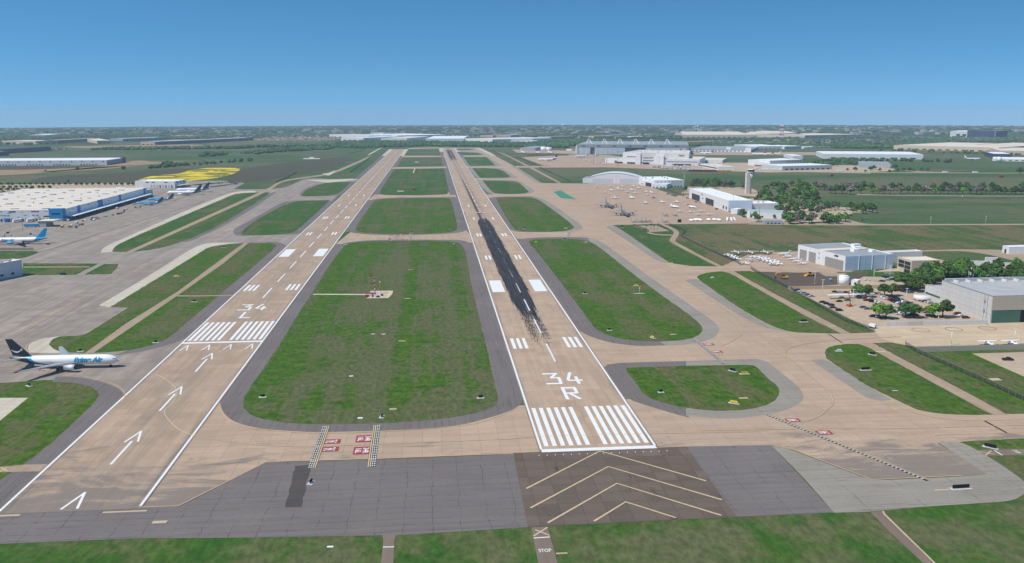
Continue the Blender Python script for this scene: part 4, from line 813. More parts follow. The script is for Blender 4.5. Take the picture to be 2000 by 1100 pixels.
# ---- corporate hangar with tower behind
b=B3('corporate_hangar','large white corporate hangar with two open dark bays facing the jet apron','hangar',(1346,386.8),(1422,413.5),(1465,412),370.5,W_,WR,D=72,h=H(1422,413.5,391.5),par=.8)
b.panel('open_bay','f',b.W*.08,b.W*.30,0,b.h*.60,DK,.2); b.panel('open_bay','f',b.W*.46,b.W*.66,0,b.h*.60,DK,.2); b.row('window','f',b.W*.86,b.W*.99,2,.4,2,6,DK,.2); b.panel('window','f',b.W*.36,b.W*.40,6,7,DK)
b.panel('grey_side','r',.3,b.D-.3,.3,b.h-.3,paint('blue grey side shade',(.60,.69,.78),.6,.05),.2); b.units(4,WHT,3,2)  # bluish sky-lit shade of the white side wall, painted in as a panel
tb=text_mesh('AB',3.4,.1,.05)
for v in tb.vertices: v.co=Vector((b.W*.36+v.co.x,-.3-v.co.z,b.h*.78+v.co.y))
tb.materials.clear(); tb.materials.append(DK); o=bpy.data.objects.new('lettering',tb); COL.objects.link(o); o.parent=b.e
b=B3('hangar_annex','white annex with a sloping parapet at the right of the corporate hangar','annex',(1465,411.5),(1520,410.5),(1521,405),396,W_,WR,D=60,par=1.2,h=9.5); b.units(5,STL,2,12)
b=B3('flight_school','low white flight school with blue roof edge behind the small trees','building',(1459,425),(1526,427.5),(1527,422),414,W_,cp('pale blue roof',(170,196,206)),D=24,par=.2); b.row('window','f',3,b.W*.5,4,.5,.6,2.8,DK); b.panel('entrance_tower','f',0,3.5,0,b.h+1,W_,1)
b=B3('garden_shed','small white shed beside the corporate hangar','shed',(1427,417.5),(1440,418.5),(1441,416),408,W_,WR,D=10,par=.1)
b=B3('grey_plant_building','low grey plant building at the edge of the meadow below the flight school','building',(1493,438),(1529,438.5),(1530,436),431,GC,GR,D=8,par=.2); b.row('window','f',2,b.W-2,4,.5,.5,1.8,DK); 
# ---- control tower
tx,ty=G(1461,378); T_=empty('control_tower',(tx,ty,0),0); tag(T_,'tall beige control tower with a flared glass cab behind the corporate hangar','control tower'); th=H(1461,378,337)
m=MB(); m.box(-4.6,1.6,-3.4,3.4,-.3,th*1.0); m.build('shaft',paint('tower concrete',(.60,.55,.46),.85,.06),T_)
m=MB(); m.tube([(3.2,.5,-.3),(3.2,.5,th*.5),(3.2,.5,th*.72),(3.6,.5,th*.99)],[2.2,2.4,3.2,5.6],14); m.build('flared_stem',CON,T_)
m=MB(); m.tube([(3.4,.5,th),(3.4,.5,th+.8),(3.4,.5,th+1)],[6.2,6.4,6.0],16); m.build('gallery',CON,T_)
m=MB(); m.tube([(3.4,.5,th+1),(3.4,.5,th+4.2)],[4.8,6.0],12); m.build('cab_glazing',DK,T_)
m=MB(); m.tube([(3.4,.5,th+4.2),(3.4,.5,th+5.0),(3.4,.5,th+5.6)],[6.4,6.2,3.4],12); m.tube([(3.4,.5,th+5.6),(3.4,.5,th+10)],.12,5); m.build('cab_roof',CON,T_)
# ---- the grey white hangar complex
o1=G(1557.5,504); b_=G(1649,529.5)
b=B3('jet_hangar','large pale blue and white jet hangar with grey roller doors beside the small aircraft apron','hangar',(1557.5,505),(1649.5,530),(1756,528),472.5,W_,GR,D=92,h=12.6,par=.7)
b.panel('sliding_door','f',b.W*.05,b.W*.20,0,b.h*.72,DOORG,.2); b.panel('sliding_door','f',b.W*.25,b.W*.40,0,b.h*.72,DOORG,.2); b.row('sliding_door','f',b.W*.60,b.W*.97,3,.97,0,b.h*.66,DOORG,.2); b.row('window','f',b.W*.44,b.W*.50,1,.25,9,10,DK,.2); b.row('window','f',b.W*.44,b.W*.50,1,.25,5,6,DK,.2)
b.panel('blue_side','r',.2,b.D-.2,.2,b.h-.2,paint('pale blue cladding',(.56,.66,.76),.6,.05,scale=.1,seam=4.9),.15)
for i in range(1,4): b.panel('downpipe','r',b.D*i/3.6,b.D*i/3.6+.4,.2,b.h,W_,.4)
sg=MB(); 
for i in range(5): sg.add([(b.W*.82+i*1.1-2.6,-.32,b.h*.86-.5),(b.W*.82+i*1.1-1.9,-.32,b.h*.86-.5),(b.W*.82+i*1.1-1.3,-.32,b.h*.86+1.0),(b.W*.82+i*1.1-2.0,-.32,b.h*.86+1.0)],[(0,1,2,3)])
sg.build('wing_emblem',DK,b.e)
b.box('roof_ridge_block',b.W*.42,b.W*.56,.5,b.D-1,b.rz+.003,b.rz+.9,WC,b.roof)
for (x,y,s1,s2,hh) in ((.62,.5,5,5,1.0),(.45,.72,4,8,.8),(.7,.8,5,4,.8),(.3,.85,5,7,1.6)): b.box('roof_unit',b.W*x,b.W*x+s1,b.D*y,b.D*y+s2,b.rz+.91 if .40<x<.5 else b.rz+.004,b.rz+hh+1.2,WHT,b.roof)
b=B3('cream_office_block','cream office block with six large dark windows joined to the jet hangar','office',(1751.5,528.5),(1779,537.5),(1813,530),501,CRM,WC,D=42,par=.6)
for i in range(3):
    for j in range(2):
        if (i,j)!=(0,0): b.panel('window','f',b.W*(.08+j*.44),b.W*(.48+j*.44),.9+i*3.2,3.6+i*3.2,DK,.12)
b=B3('white_fascia_block','white flat roofed link with dark loading opening behind the cream office','office',(1735,515),(1800,512),(1802,508),497,W_,WC,h=9.8,D=36,par=.5)
b=B3('small_white_hangar','small white hangar with an open door near the right edge of the meadow','hangar',(1957,493.5),(1970,496.5),(2040,494),478,W_,WR,h=6.8,D=35,par=.3); b.panel('open_door','f',b.W*.35,b.W*.6,0,4,DK)
b=B3('curved_white_wall','low white screen wall with a raised end among the trees','screen wall',(1895,519),(1948,520),(1949,519.5),507,W_,None,h=4.2,D=1.2); b.box('raised_end',b.W-10,b.W,-.01,1.25,0,7.4,W_); b.box('lower_wall',b.W,b.W+30,-.5,.7,0,3.2,CON)
# ---- near hangar
o_=(279.6,184.0)
c2=G(1842,584)
ang=0.012; hh=H(1932.4,631.3,578.7)
def colY(X,px,z):
    lo,hi=100.,900.
    for _ in range(50):
        m=(lo+hi)/2
        if proj(X,m,z)[0]>px: lo=m
        else: hi=m
    return lo
ND=colY(279.6,1842,hh)-184.0; WY=colY(266,1811,9.2)-184.0
b=Bld('near_hangar','big concrete hangar with green sliding doors at the right edge beside the helipads','hangar',o_,ang,80,ND,hh,CON,None)
m=MB(); m.box(.4,79.6,.4,ND-.4,hh-.9,hh-.6); b.roof=m.build('roof',paint('grey gravel roof',(.38,.38,.37),.9,.2,scale=.1,seam=14.3),b.e); b.rz=hh-.6
b.box('parapet_back',1,79,ND-3,ND-1,hh-.6+.003,hh+1.4,GC); 
for i in range(9): b.box('roof_rib',6+i*8.6,7+i*8.6,ND-8,ND-3.1,hh-.596,hh+.9,CON,b.roof)
b.box('roof_edge_trim',-.25,.5,-.25,ND,hh,hh+.25,GR); b.box('roof_edge_trim',.51,80,-.25,.5,hh,hh+.25,GR)
b.panel('beige_fascia','f',.1,80,hh*.48,hh-.02,cp('beige fascia panel',(200,194,182),scale=.2),.25)
for i in range(1,5): b.panel('fascia_joint','f',.1,80,hh*(.48+i*.1),hh*(.48+i*.1)+.12,GC,.29)
b.panel('sliding_door','f',.7,11.2,.1,hh*.47,GRN,.18); b.panel('sliding_door','f',11.3,19.5,.1,hh*.47,GRN,.14); b.panel('open_bay','f',19.6,44,.05,hh*.46,BLK,.06); b.panel('sliding_door','f',60,78,.1,hh*.47,GRN,.18)
for y in (4,7): b.panel('drain_pipe','l',y,y+.25,0,hh,GR,.2)
for i in range(1,int(ND/11)+1): b.panel('wall_joint','l',i*11,i*11+.12,0,hh,GC,.02)
for i in range(1,6): b.panel('wall_joint','l',.1,ND-.1,hh*i/6,hh*i/6+.1,GC,.03)
b.panel('wall_lamp','l',6,7.4,hh*.35,hh*.45,GR,.6); b.panel('wall_lamp','l',6,7.4,hh*.72,hh*.8,GR,.6)
WH=H(*proj(279.6,184.0+ND,0)[:2],567.6); WD=colY(279.6,1809.5,WH)-184.0-ND
b2=Bld('hangar_office_wing','lower concrete office wing with a green window band behind the near hangar corner','office',(o_[0]-ang*ND+.1,o_[1]+ND+.05),ang,46,WD,WH,CON,paint('grey gravel roof',(.38,.38,.37),.9,.2,scale=.1,seam=14.3),par=.6)
b2.panel('window_band','l',1,WD-1,WH*.42,WH*.55,cp('green glass',(40,84,76),rough=.3),.1)
m=MB(); m.tube([(-3,WD-3,0),(-3,WD-3,3.2)],6.0,22); m.build('round_canopy_wall',CON,b2.e)
# ---- tanks
def tank(px,pb,pt,r,label,mat=WHT):
    x,y=G(px,pb); h=H(px,pb,pt); e=empty('storage_tank',(x,y,0)); tag(e,label,'tank'); m=MB(); m.tube([(0,0,-.2),(0,0,h)],r,32); m.build('tank_shell',mat,e)
    m=MB(); m.tube([(0,0,h),(0,0,h+.06*r),(0,0,h+.12*r)],[r*1.01,r*.7,r*.2],32); m.build('tank_roof',mat,e)
    m=MB()
    for k in (.25,.5,.75): m.tube([(0,0,h*k),(0,0,h*k+.15)],r*1.012,32)
    m.build('tank_ring',STL,e); m=MB(); m.box(-r*1.0-.35,-r*1.0+.2,-1.1,-.5,0,h+.5); m.build('ladder',STL,e); return e
tank(1646.5,556,538.5,4.2,'white round water tank beside the car park wall')
tank(1062,294.6,287.5,11,'left of the two white domed fuel tanks far beyond the apron'); tank(1071.5,294.6,288,11,'right of the two white domed fuel tanks far beyond the apron')
tank(1951,315.5,307,7,'round white tank beside the navy hangar annex'); tank(1685,320.5,315.5,9,'left of the two white tanks behind the blue grey hall'); tank(1697,320.5,315.8,9,'right of the two white tanks behind the blue grey hall')
x=B3('pump_house','small white pump house with a dark window beside the round water tank','pump house',(1662,557.5),(1674,559),(1683,557),543,W_,WR,D=6,h=4.2,par=.2); x.panel('window','f',x.W*.5,x.W*.9,1,2.6,DK)
b=B3('blue_grey_hall','blue grey hall with five arched bays in front of the two white tanks','hall',(1679,327.5),(1740,328.5),(1741,323),320,cp('blue grey wall',(164,184,200)),GR,D=30,par=.3); b.row('bay_door','f',b.W*.45,b.W*.97,5,.6,.5,7,CRM,.3)
b=B3('terminal_offices','white two storey office with dark window rows behind the parked trucks','office',(1503,325.5),(1567,322.5),(1568,318),314,W_,WR,D=30,par=.4); b.row('window','f',3,b.W-3,12,.6,b.h*.25,b.h*.42,DK); b.row('window','f',3,b.W-3,12,.6,b.h*.62,b.h*.78,DK)
b=B3('long_low_office','long low pale blue office with a flat canopy beside the cargo yard','office',(1528,333.5),(1625,331),(1626,326),324.5,cp('pale blue wall',(190,204,214)),WR,D=26,par=.3); b.row('window','f',4,b.W-4,9,.5,1,4,DK)
b=B3('wide_low_depot','low white depot with a small peaked shed in front of the dry meadow','depot',(1549,310.5),(1568,310.5),(1569,307),304.5,W_,WR,D=20,par=.2); 
b=B3('pickup_shelter','open flat roofed bus shelter in front of the cream office','shelter',(1727,540.5),(1747,541),(1748,540),535.5,GC,GR,D=3,h=.4,par=.05)
b.box('shelter_roof',0,b.W,0,3,2.6,2.8,GR); b.row('shelter_post','f',0,b.W,4,.05,0,2.6,STL,.1)
# ---- walls and fences
def wall(name,label,pts,h,mat,th=.35):
    m=MB()
    for a,b in zip(pts,pts[1:]):
        A=G(*a);B_=G(*b); dx,dy=B_[0]-A[0],B_[1]-A[1]; l=math.hypot(dx,dy); nx,ny=-dy/l*th/2,dx/l*th/2
        m.prism([(A[0]-nx,A[1]-ny),(B_[0]-nx,B_[1]-ny),(B_[0]+nx,B_[1]+ny),(A[0]+nx,A[1]+ny)],-.1,h)
    o=m.build(name,mat); tag(o,label,'wall'); return o
wall('screen_wall','long pale concrete wall between the car park and the helipads',[(1729,637.5),(1928,634)],2.9,CON)
wall('screen_wall','low grey concrete wall behind the two high winged aeroplanes',[(1791,687),(2100,680.5)],2.9,cp('grey wall',(178,178,172)))
wall('screen_wall','pale concrete wall between the digger plot and the car park',[(1539,566),(1790,562.5)],2.6,TNW)
_fm=bpy.data.materials.new('chain link'); _fm.use_nodes=True; t=_fm.node_tree; bs=t.nodes['Principled BSDF']; bs.inputs['Base Color'].default_value=(.03,.035,.03,1); bs.inputs['Alpha'].default_value=.55
def fence(label,pts,h=2.4,step=4.5,mat=None):
    P=[G(*q) for q in pts]; e=empty('chain_link_fence',(P[0][0],P[0][1],gz(*P[0]))); tag(e,label,'fence'); m=MB(); n=MB(); ox,oy=P[0]; pm=MB(); pm.box(-.07,.07,-.07,.07,0,h+.2); pme=pm.mesh('post'); pme.materials.append(GR)
    tot=sum(math.hypot(b[0]-a[0],b[1]-a[1]) for a,b in zip(P,P[1:])); step=max(step,tot/95)
    for a,b in zip(P,P[1:]):
        l=math.hypot(b[0]-a[0],b[1]-a[1]); k=max(1,int(l/step)); u=((b[0]-a[0])/l,(b[1]-a[1])/l); nx,ny=-u[1]*.02,u[0]*.02
        m.add([(a[0]-ox-nx,a[1]-oy-ny,0),(b[0]-ox-nx,b[1]-oy-ny,0),(b[0]-ox-nx,b[1]-oy-ny,h),(a[0]-ox-nx,a[1]-oy-ny,h)],[(0,1,2,3)])
        n.prism([(a[0]-ox-nx*2,a[1]-oy-ny*2),(b[0]-ox-nx*2,b[1]-oy-ny*2),(b[0]-ox+nx*2,b[1]-oy+ny*2),(a[0]-ox+nx*2,a[1]-oy+ny*2)],h,h+.06,True)
        for i in range(k):
            o=bpy.data.objects.new('post',pme); COL.objects.link(o); o.parent=e; o.location=(a[0]-ox+(b[0]-a[0])*i/k,a[1]-oy+(b[1]-a[1])*i/k,0)
    m.build('mesh_panel',_fm,e); n.build('top_rail',GR,e)
_hm=cp('dark screen mesh',(44,50,44))
fence('dark fence from the jet apron gate down along the car park edge',[(1541,564),(1600,600),(1650,628),(1708,648)])
fence('dark fence curving along the meadow beside the radar pad road',[(1307,440),(1333,449),(1338,453),(1330,462),(1368,482),(1400,496)])
fence('dark fence from the low wall down to the right edge of the picture',[(1768,675),(1791,689),(1850,715),(1920,746),(2010,788)])
fence('black screened fence left of the small aircraft apron gate',[(1399,496),(1437,512),(1448,519)],2.6)
fence('black screened fence right of the small aircraft apron gate',[(1466,525),(1478,533.5),(1541,564)],2.6)
fence('dark fence between the far parcel apron and the taxiway',[(1007,305.5),(1047,323)],3,6); fence('dark fence across the green left of the arched hangar',[(1053,327.5),(1117,357)],3,6)
fence('fence round the small grass plot at the left edge',[(-20,489),(66,489)],2.4); fence('dark fence beside the far left dirt track',[(538,357),(560,348),(580,337)],3,5)
fence('dark fence alongside the long dirt strip left of the runways',[(683,338),(705,322),(727,304)],3,6); fence('dark winding fence near the far end of the left runway',[(680,301),(700,297),(713,291),(716,287)],3,6)
fence('dark fence beside the parked cars in front of the operations building',[(1288,367),(1310,374),(1334,383)],2.4,4)
fence('fence along the top of the radar pad',[(1237,441),(1268,453.5)],2.6); fence('dark fence along the right side of the radar pad',[(1284,440),(1307,451)],2.6)
fence('dark screened fence row across the front of the distant jets',[(1030,304.5),(1110,304.2)],4,8)
# ================================================================ AIRCRAFT
def ring_body(st,seg=16):
    """stations (x, ry, rz, zc) -> closed body along x"""
    m=MB(); vs=[]; n=len(st)
    for x,ry,rz,zc in st: vs+=[(x,ry*math.cos(2*math.pi*k/seg),zc+rz*math.sin(2*math.pi*k/seg)) for k in range(seg)]
    fs=[]
    for i in range(n-1):
        for k in range(seg):
            a=i*seg+k;b=i*seg+(k+1)%seg; fs.append((a,b,b+seg,a+seg))
    fs.append(tuple(range(seg-1,-1,-1))[::-1]); fs.append(tuple((n-1)*seg+k for k in range(seg)))
    m.add(vs,fs,True); return m
def slab(secs,vert=False):
    """wing-like body: sections (leading x, chord, spanwise position, height, thickness)"""
    m=MB(); vs=[]; pr=[(0,0),(.12,.5),(.4,.6),(1,.04),(1,-.04),(.4,-.45),(.12,-.4)]
    for x,c,s,z,t in secs:
        for a,b in pr: vs.append((x-a*c,(b*t if vert else s),(s if vert else z+b*t)) if vert else (x-a*c,s,z+b*t))
    k=len(pr); fs=[]
    for i in range(len(secs)-1):
        for j in range(k): a=i*k+j;b=i*k+(j+1)%k; fs.append((a,b,b+k,a+k))
    fs.append(tuple(range(k))); fs.append(tuple((len(secs)-1)*k+j for j in range(k-1,-1,-1))); m.add(vs,fs,False); return m
def livery(name,body,tail,band=None,belly=None,x0=-18,x1=-4.8,R=2.5,zc=4.3):
    s=NT(name); x,y,z=s.xyz()
    zz=s.math('MINIMUM',s.math('MAXIMUM',s.math('DIVIDE',s.math('SUBTRACT',zc+R,z),2*R),0.0),1.0)
    xb=s.math('MULTIPLY_ADD',s.math('POWER',zz,2.6),x1-x0,x0); d=s.math('SUBTRACT',x,xb)
    c=body
    if belly: c=s.mix(s.math('LESS_THAN',z,zc-.45*R),c,belly)
    if band: c=s.mix(s.math('LESS_THAN',d,1.9*R/2.5),c,band)
    c=s.mix(s.math('LESS_THAN',d,0.0),c,tail); s.out(c,.35); s.b.inputs['Specular IOR Level'].default_value=.5; return s.m
WB=paint('white aircraft paint',(.80,.80,.81),.3,.03); DKT=cp('dark blue grey tail paint',(44,58,72),rough=.4); CYN=cp('cyan airline paint',(20,160,224),rough=.35); WNG=cp('grey wing skin',(156,166,178),rough=.45,var=.05); MIL=cp('military blue grey',(92,110,128),rough=.6); ENGM=cp('engine inlet lip',(150,150,152),rough=.3)
LGR=cp('light grey aircraft paint',(150,156,162),rough=.5); PUR=cp('purple tail paint',(60,40,128),rough=.4)
DKc=alb(44,58,72); CYc=alb(20,160,224); WTc=(.80,.80,.81)
def tube_x(x0,x1,y,z,r0,r1,seg=14):
    m=MB(); m.add([(x,y+r*math.cos(2*math.pi*k/seg),z+r*math.sin(2*math.pi*k/seg)) for x,r in ((x1,r1*.93),(x1-.02,r1),(x1-(x1-x0)*.35,max(r0,r1)*1.03),(x0,r0)) for k in range(seg)],[(i*seg+k,i*seg+(k+1)%seg,(i+1)*seg+(k+1)%seg,(i+1)*seg+k) for i in range(3) for k in range(seg)]+[tuple(3*seg+k for k in range(seg-1,-1,-1))],True); return m
def disc(x,y,z,r,seg=14):
    m=MB(); m.add([(x,y+r*math.cos(2*math.pi*k/seg),z+r*math.sin(2*math.pi*k/seg)) for k in range(seg)],[tuple(range(seg))]); return m
def gear(e,pts,r=.55,top=2.0):
    for x,y in pts:
        m=MB(); m.tube([(x,y,r),(x,y,top)],.14*r/.5,6); g=m.build('landing_gear',STL,e); m=MB()
        for s_ in (-1,1): m.tube([(x,y+s_*.35*r,r),(x,y+s_*1.0*r,r)],r,12)
        m.build('wheel',TYR,g)
def airliner(name,label,cat,fus,fin,eng,wing=None,L=54.9,engines=((7.9,),),kind='twin',winglet=False,group=None):
    k=L/54.9; R=2.5*k; zc=4.3*k; e=empty(name); tag(e,label,cat,group); wing=wing or WNG
    st=[(27.4,.05,.05,-.75),(27.1,.5,.5,-.7),(26.4,1.05,1.0,-.6),(25.2,1.65,1.55,-.42),(23.6,2.15,2.1,-.2),(21.6,2.43,2.42,-.05),(19,2.5,2.5,0),(-9,2.5,2.5,0),(-14,2.35,2.3,.2),(-19,1.8,1.8,.62),(-23.5,1.05,1.1,1.15),(-26.5,.5,.6,1.5),(-27.4,.2,.3,1.6)]
    b=ring_body([(x*k,a*k,c*k,zc+z*k) for x,a,c,z in st],20).build('fuselage',fus,e)
    S=lambda q: [tuple(v*k for v in s) for s in q]
    for s in (-1,1):
        w=slab(S([(7.5,11.5,s*1.6,3.1,1.3),(.6,6.6,s*8,3.7,.8),(-11,2.2,s*23.6,5.2,.32)])); w=w.build('wing',wing,e)
        if winglet: slab(S([(-11.2,2.2,s*23.6,5.2,.3),(-13,1.2,s*24.3,7.6,.15)])).build('winglet',fin,w)
        slab(S([(-20,5.6,s*.6,5.6,.6),(-25.6,2.1,s*9.3,6.6,.25)])).build('stabilizer',wing,e)
    slab(S([(-13.6,4.0,6.2,0,.5),(-16.6,9.0,7.0,0,.75),(-25.2,3.4,15.7,0,.35)]),True).build('tail_fin',fin,e)
    ex=[(7.9,6.5)] if kind!='quad' else [(7.4,6.0),(13.6,.6)]
    for s in (-1,1):
        for y,x in ex:
            r=1.42 if kind!='quad' else 1.15; z=2.45 if kind!='quad' else (2.7+(y>10)*.5)
            n=tube_x((x-3.8)*k,(x+1.6)*k,s*y*k,z*k,.85*r*k,r*k).build('engine',eng,e); disc((x+1.35)*k,s*y*k,z*k,r*.86*k).build('engine_inlet',BLK,n)
            p=MB(); p.box((x-3.5)*k,(x+.3)*k,(s*y-.15)*k,(s*y+.15)*k,(z+r*.8)*k,(z+r*.8+1.0)*k); p.build('pylon',wing,n)
    if kind=='tri': n=tube_x(-27*k,-18*k,0,8.6*k,.9*k,1.5*k).build('engine',eng,e); disc(-18.1*k,0,8.6*k,1.3*k).build('engine_inlet',BLK,n)
    m=MB()
    for s in (-1,1): m.add([(25.55*k,s*1.52*k,zc+.38*k),(26.25*k,s*1.0*k,zc+.24*k),(26.15*k,s*.95*k,zc+.52*k),(25.35*k,s*1.38*k,zc+.78*k)],[(0,1,2,3),(3,2,1,0)]); m.add([(25.3*k,s*1.62*k,zc+.42*k),(24.6*k,s*1.92*k,zc+.5*k),(24.5*k,s*1.8*k,zc+.82*k),(25.2*k,s*1.45*k,zc+.8*k)],[(0,1,2,3),(3,2,1,0)])
    m.add([(26.3*k,-.95*k,zc+.26*k),(26.3*k,.95*k,zc+.26*k),(25.75*k,.85*k,zc+.72*k),(25.75*k,-.85*k,zc+.72*k)],[(0,1,2,3)]); m.build('cockpit_window',BLK,e)
    gear(e,[(22.5*k,0),(-2*k,-4.6*k),(-2*k,4.6*k)],.6*k,2.3*k); return e
def put(e,px,hd):      # hd: degrees anticlockwise from east
    x,y=G(*px); e.location=(x,y,gz(x,y)+.12); e.rotation_euler=(0,0,R_(hd)); return e
# --- the taxiing freighter, near left
fus=livery('white fuselage with dark tail',WTc,DKc,CYc)
A1=airliner('cargo_jet','white twin engined cargo jet with dark tail and light blue lettering taxiing at lower left','aeroplane',fus,DKT,WB)
ax0,ax1=G(27,721),G(229.5,717); A1.location=((ax0[0]+ax1[0])/2,(ax0[1]+ax1[1])/2,.12); A1.rotation_euler=(0,0,math.atan2(ax1[1]-ax0[1],ax1[0]-ax0[0]))
def side_text(e,txt,x,zc,R,z0,size,mat,side=-1,shear=.25):
    me=text_mesh(txt,size,0,.055*size,shear); b=bmesh.new(); b.from_mesh(me)
    for i in range(-12,13): bmesh.ops.bisect_plane(b,geom=b.verts[:]+b.edges[:]+b.faces[:],plane_co=(0,i*size/14,0),plane_no=(0,1,0))
    for v in b.verts:
        z=z0+v.co.y; yy=math.sqrt(max(.01,R*R-z*z))+.05; v.co=Vector((x+v.co.x*(1 if side<0 else -1),side*yy,zc+z))
    b.to_mesh(me); me.materials.clear(); me.materials.append(mat); o=bpy.data.objects.new('lettering',me); COL.objects.link(o); o.parent=e
side_text(A1,'Prime Air',12.3,4.3,2.5,.35,3.55,CYN)
sm=MB(); P_=[(-26.0+i*.52,10.1-1.15*math.sin(math.pi*(i/10)**1.1)) for i in range(11)]
for i in range(10):
    a,b_=P_[i],P_[i+1]; w0,w1=.10+.28*math.sin(math.pi*i/10),.10+.28*math.sin(math.pi*(i+1)/10); sm.add([(a[0],-.50,a[1]-w0),(b_[0],-.50,b_[1]-w1),(b_[0],-.50,b_[1]+w1),(a[0],-.50,a[1]+w0)],[(0,1,2,3)])
sm.add([(-21.5,-.50,10.5),(-20.4,-.50,10.7),(-20.7,-.50,9.3),(-21.1,-.50,10.1)],[(0,3,2,1)]); sm.build('arrow_emblem',WB,A1)
# --- left edge widebody
f2=livery('white fuselage with cyan tail',WTc,CYc,None,alb(150,156,166),x0=-17,x1=-9)
A2=airliner('cargo_jet','white cargo jet with a bright blue tail and blue engines cut by the left edge','aeroplane',f2,CYN,CYN); put(A2,(38,477),180)
side_text(A2,'Prime Air',10,4.3,2.5,.2,3.2,CYN,side=1)
# --- narrowbodies and freighters by the cargo terminal
f3=livery('blue fuselage with dark tail',CYc,DKc,WTc,WTc,x0=-12,x1=-5,R=1.8,zc=3.1)
for lb,px in (('blue narrow body cargo jet with dark tail, nearer of the two',(291.5,400.5)),('blue narrow body cargo jet with dark tail, farther of the two',(313.5,392.8))):
    a=airliner('cargo_jet',lb,'aeroplane',f3,DKT,CYN,L=39.5,winglet=True); put(a,px,180)
f4=livery('white fuselage with dark tail and blue sweep',WTc,DKc,CYc)
for lb,px in (('white wide body cargo jet, nearer of the two behind the blue pair',(360,381)),('white wide body cargo jet with dark tail parked farthest from the blue pair',(377,375.3))):
    a=airliner('cargo_jet',lb,'aeroplane',f4,DKT,WB); put(a,px,183)
# --- tankers
for lb,px in (('blue grey four engined tanker, the farther of the two on the jet apron',(1188.5,405.5)),('blue grey four engined tanker, the nearer of the two on the jet apron',(1219.5,421.3))):
    a=airliner('tanker_aircraft',lb,'aeroplane',MIL,MIL,MIL,MIL,L=43,kind='quad',group='grey tankers on the jet apron'); put(a,px,-90)
# --- distant jets
f5=livery('white fuselage purple tail',WTc,alb(60,40,128),None,None,x0=-16,x1=-10)
a=airliner('cargo_jet','white trijet freighter with a purple tail on the far parcel apron','aeroplane',f5,PUR,WB,kind='tri'); put(a,(1069,314.5),180)
for i,(px,hd,lb,fin) in enumerate((((1021,299.5),-80,'white jet beside the low building left of the fuel tanks',WB),((1050,299.8),-80,'white jet with a dark red nose in front of the fuel tanks',RED),((1074,299.8),-80,'white jet directly in front of the right fuel tank',WB),((1136,308),-150,'white freighter on the apron before the left end of the great hangar',WB),((1163,304.5),-100,'white and blue jet parked in front of the hangar dark door',WB),
    ((1380,301),160,'white airliner with a striped tail on the far apron right of the great hangar',RED),((1482,303),165,'white airliner with a red tail, left of the pair',RED),((1497,303.5),165,'white airliner with a red tail, right of the pair',RED),((1511,303.5),170,'white airliner with a red and white tail, separate from the pair',WB),((1899,312.5),-10,'white three engined jet parked beside the navy hangar',WB))):
    a=airliner('airliner',lb,'aeroplane',WB,fin,WB,L=44 if i!=3 else 50,kind='tri' if 'three' in lb else 'twin'); put(a,px,hd)
# --- business jets and light aircraft
def bizjet(name,label,L=16,fin=None,body=None,group=None):
    k=L/16; body=body or WB; e=empty(name); tag(e,label,'aeroplane',group)
    ring_body([(8*k,.05*k,.05*k,1.5*k),(7.4*k,.4*k,.38*k,1.55*k),(6*k,.75*k,.78*k,1.75*k),(4.5*k,.95*k,.98*k,1.85*k),(-2*k,.95*k,.98*k,1.85*k),(-5.5*k,.55*k,.6*k,2.1*k),(-7.8*k,.15*k,.2*k,2.3*k)],12).build('fuselage',body,e)
    for s in (-1,1):
        slab([(1.2*k,3.0*k,s*.6*k,1.2*k,.3*k),(-1.2*k,1.1*k,s*8*k,1.7*k,.12*k)]).build('wing',body,e); slab([(-6.6*k,1.4*k,0,4.9*k,.12*k),(-7.4*k,.8*k,s*2.9*k,4.95*k,.08*k)]).build('stabilizer',body,e)
        n=tube_x(-5.2*k,-2.6*k,s*1.35*k,2.35*k,.34*k,.42*k,10).build('engine',body,e); disc(-2.7*k,s*1.35*k,2.35*k,.34*k,10).build('engine_inlet',BLK,n)
    slab([(-4.2*k,3.4*k,2.4*k,0,.25*k),(-6.5*k,1.6*k,5.0*k,0,.15*k)],True).build('tail_fin',fin or body,e)
    m=MB()
    for s in (-1,1): m.add([(6.5*k,s*.50*k,2.1*k),(5.3*k,s*.86*k,2.25*k),(5.2*k,s*.66*k,2.6*k),(6.1*k,s*.4*k,2.35*k)],[(0,1,2,3),(3,2,1,0)])
    m.build('cockpit_window',BLK,e); gear(e,[(6*k,0),(-.6*k,-1.5*k),(-.6*k,1.5*k)],.28*k,1.1*k); return e
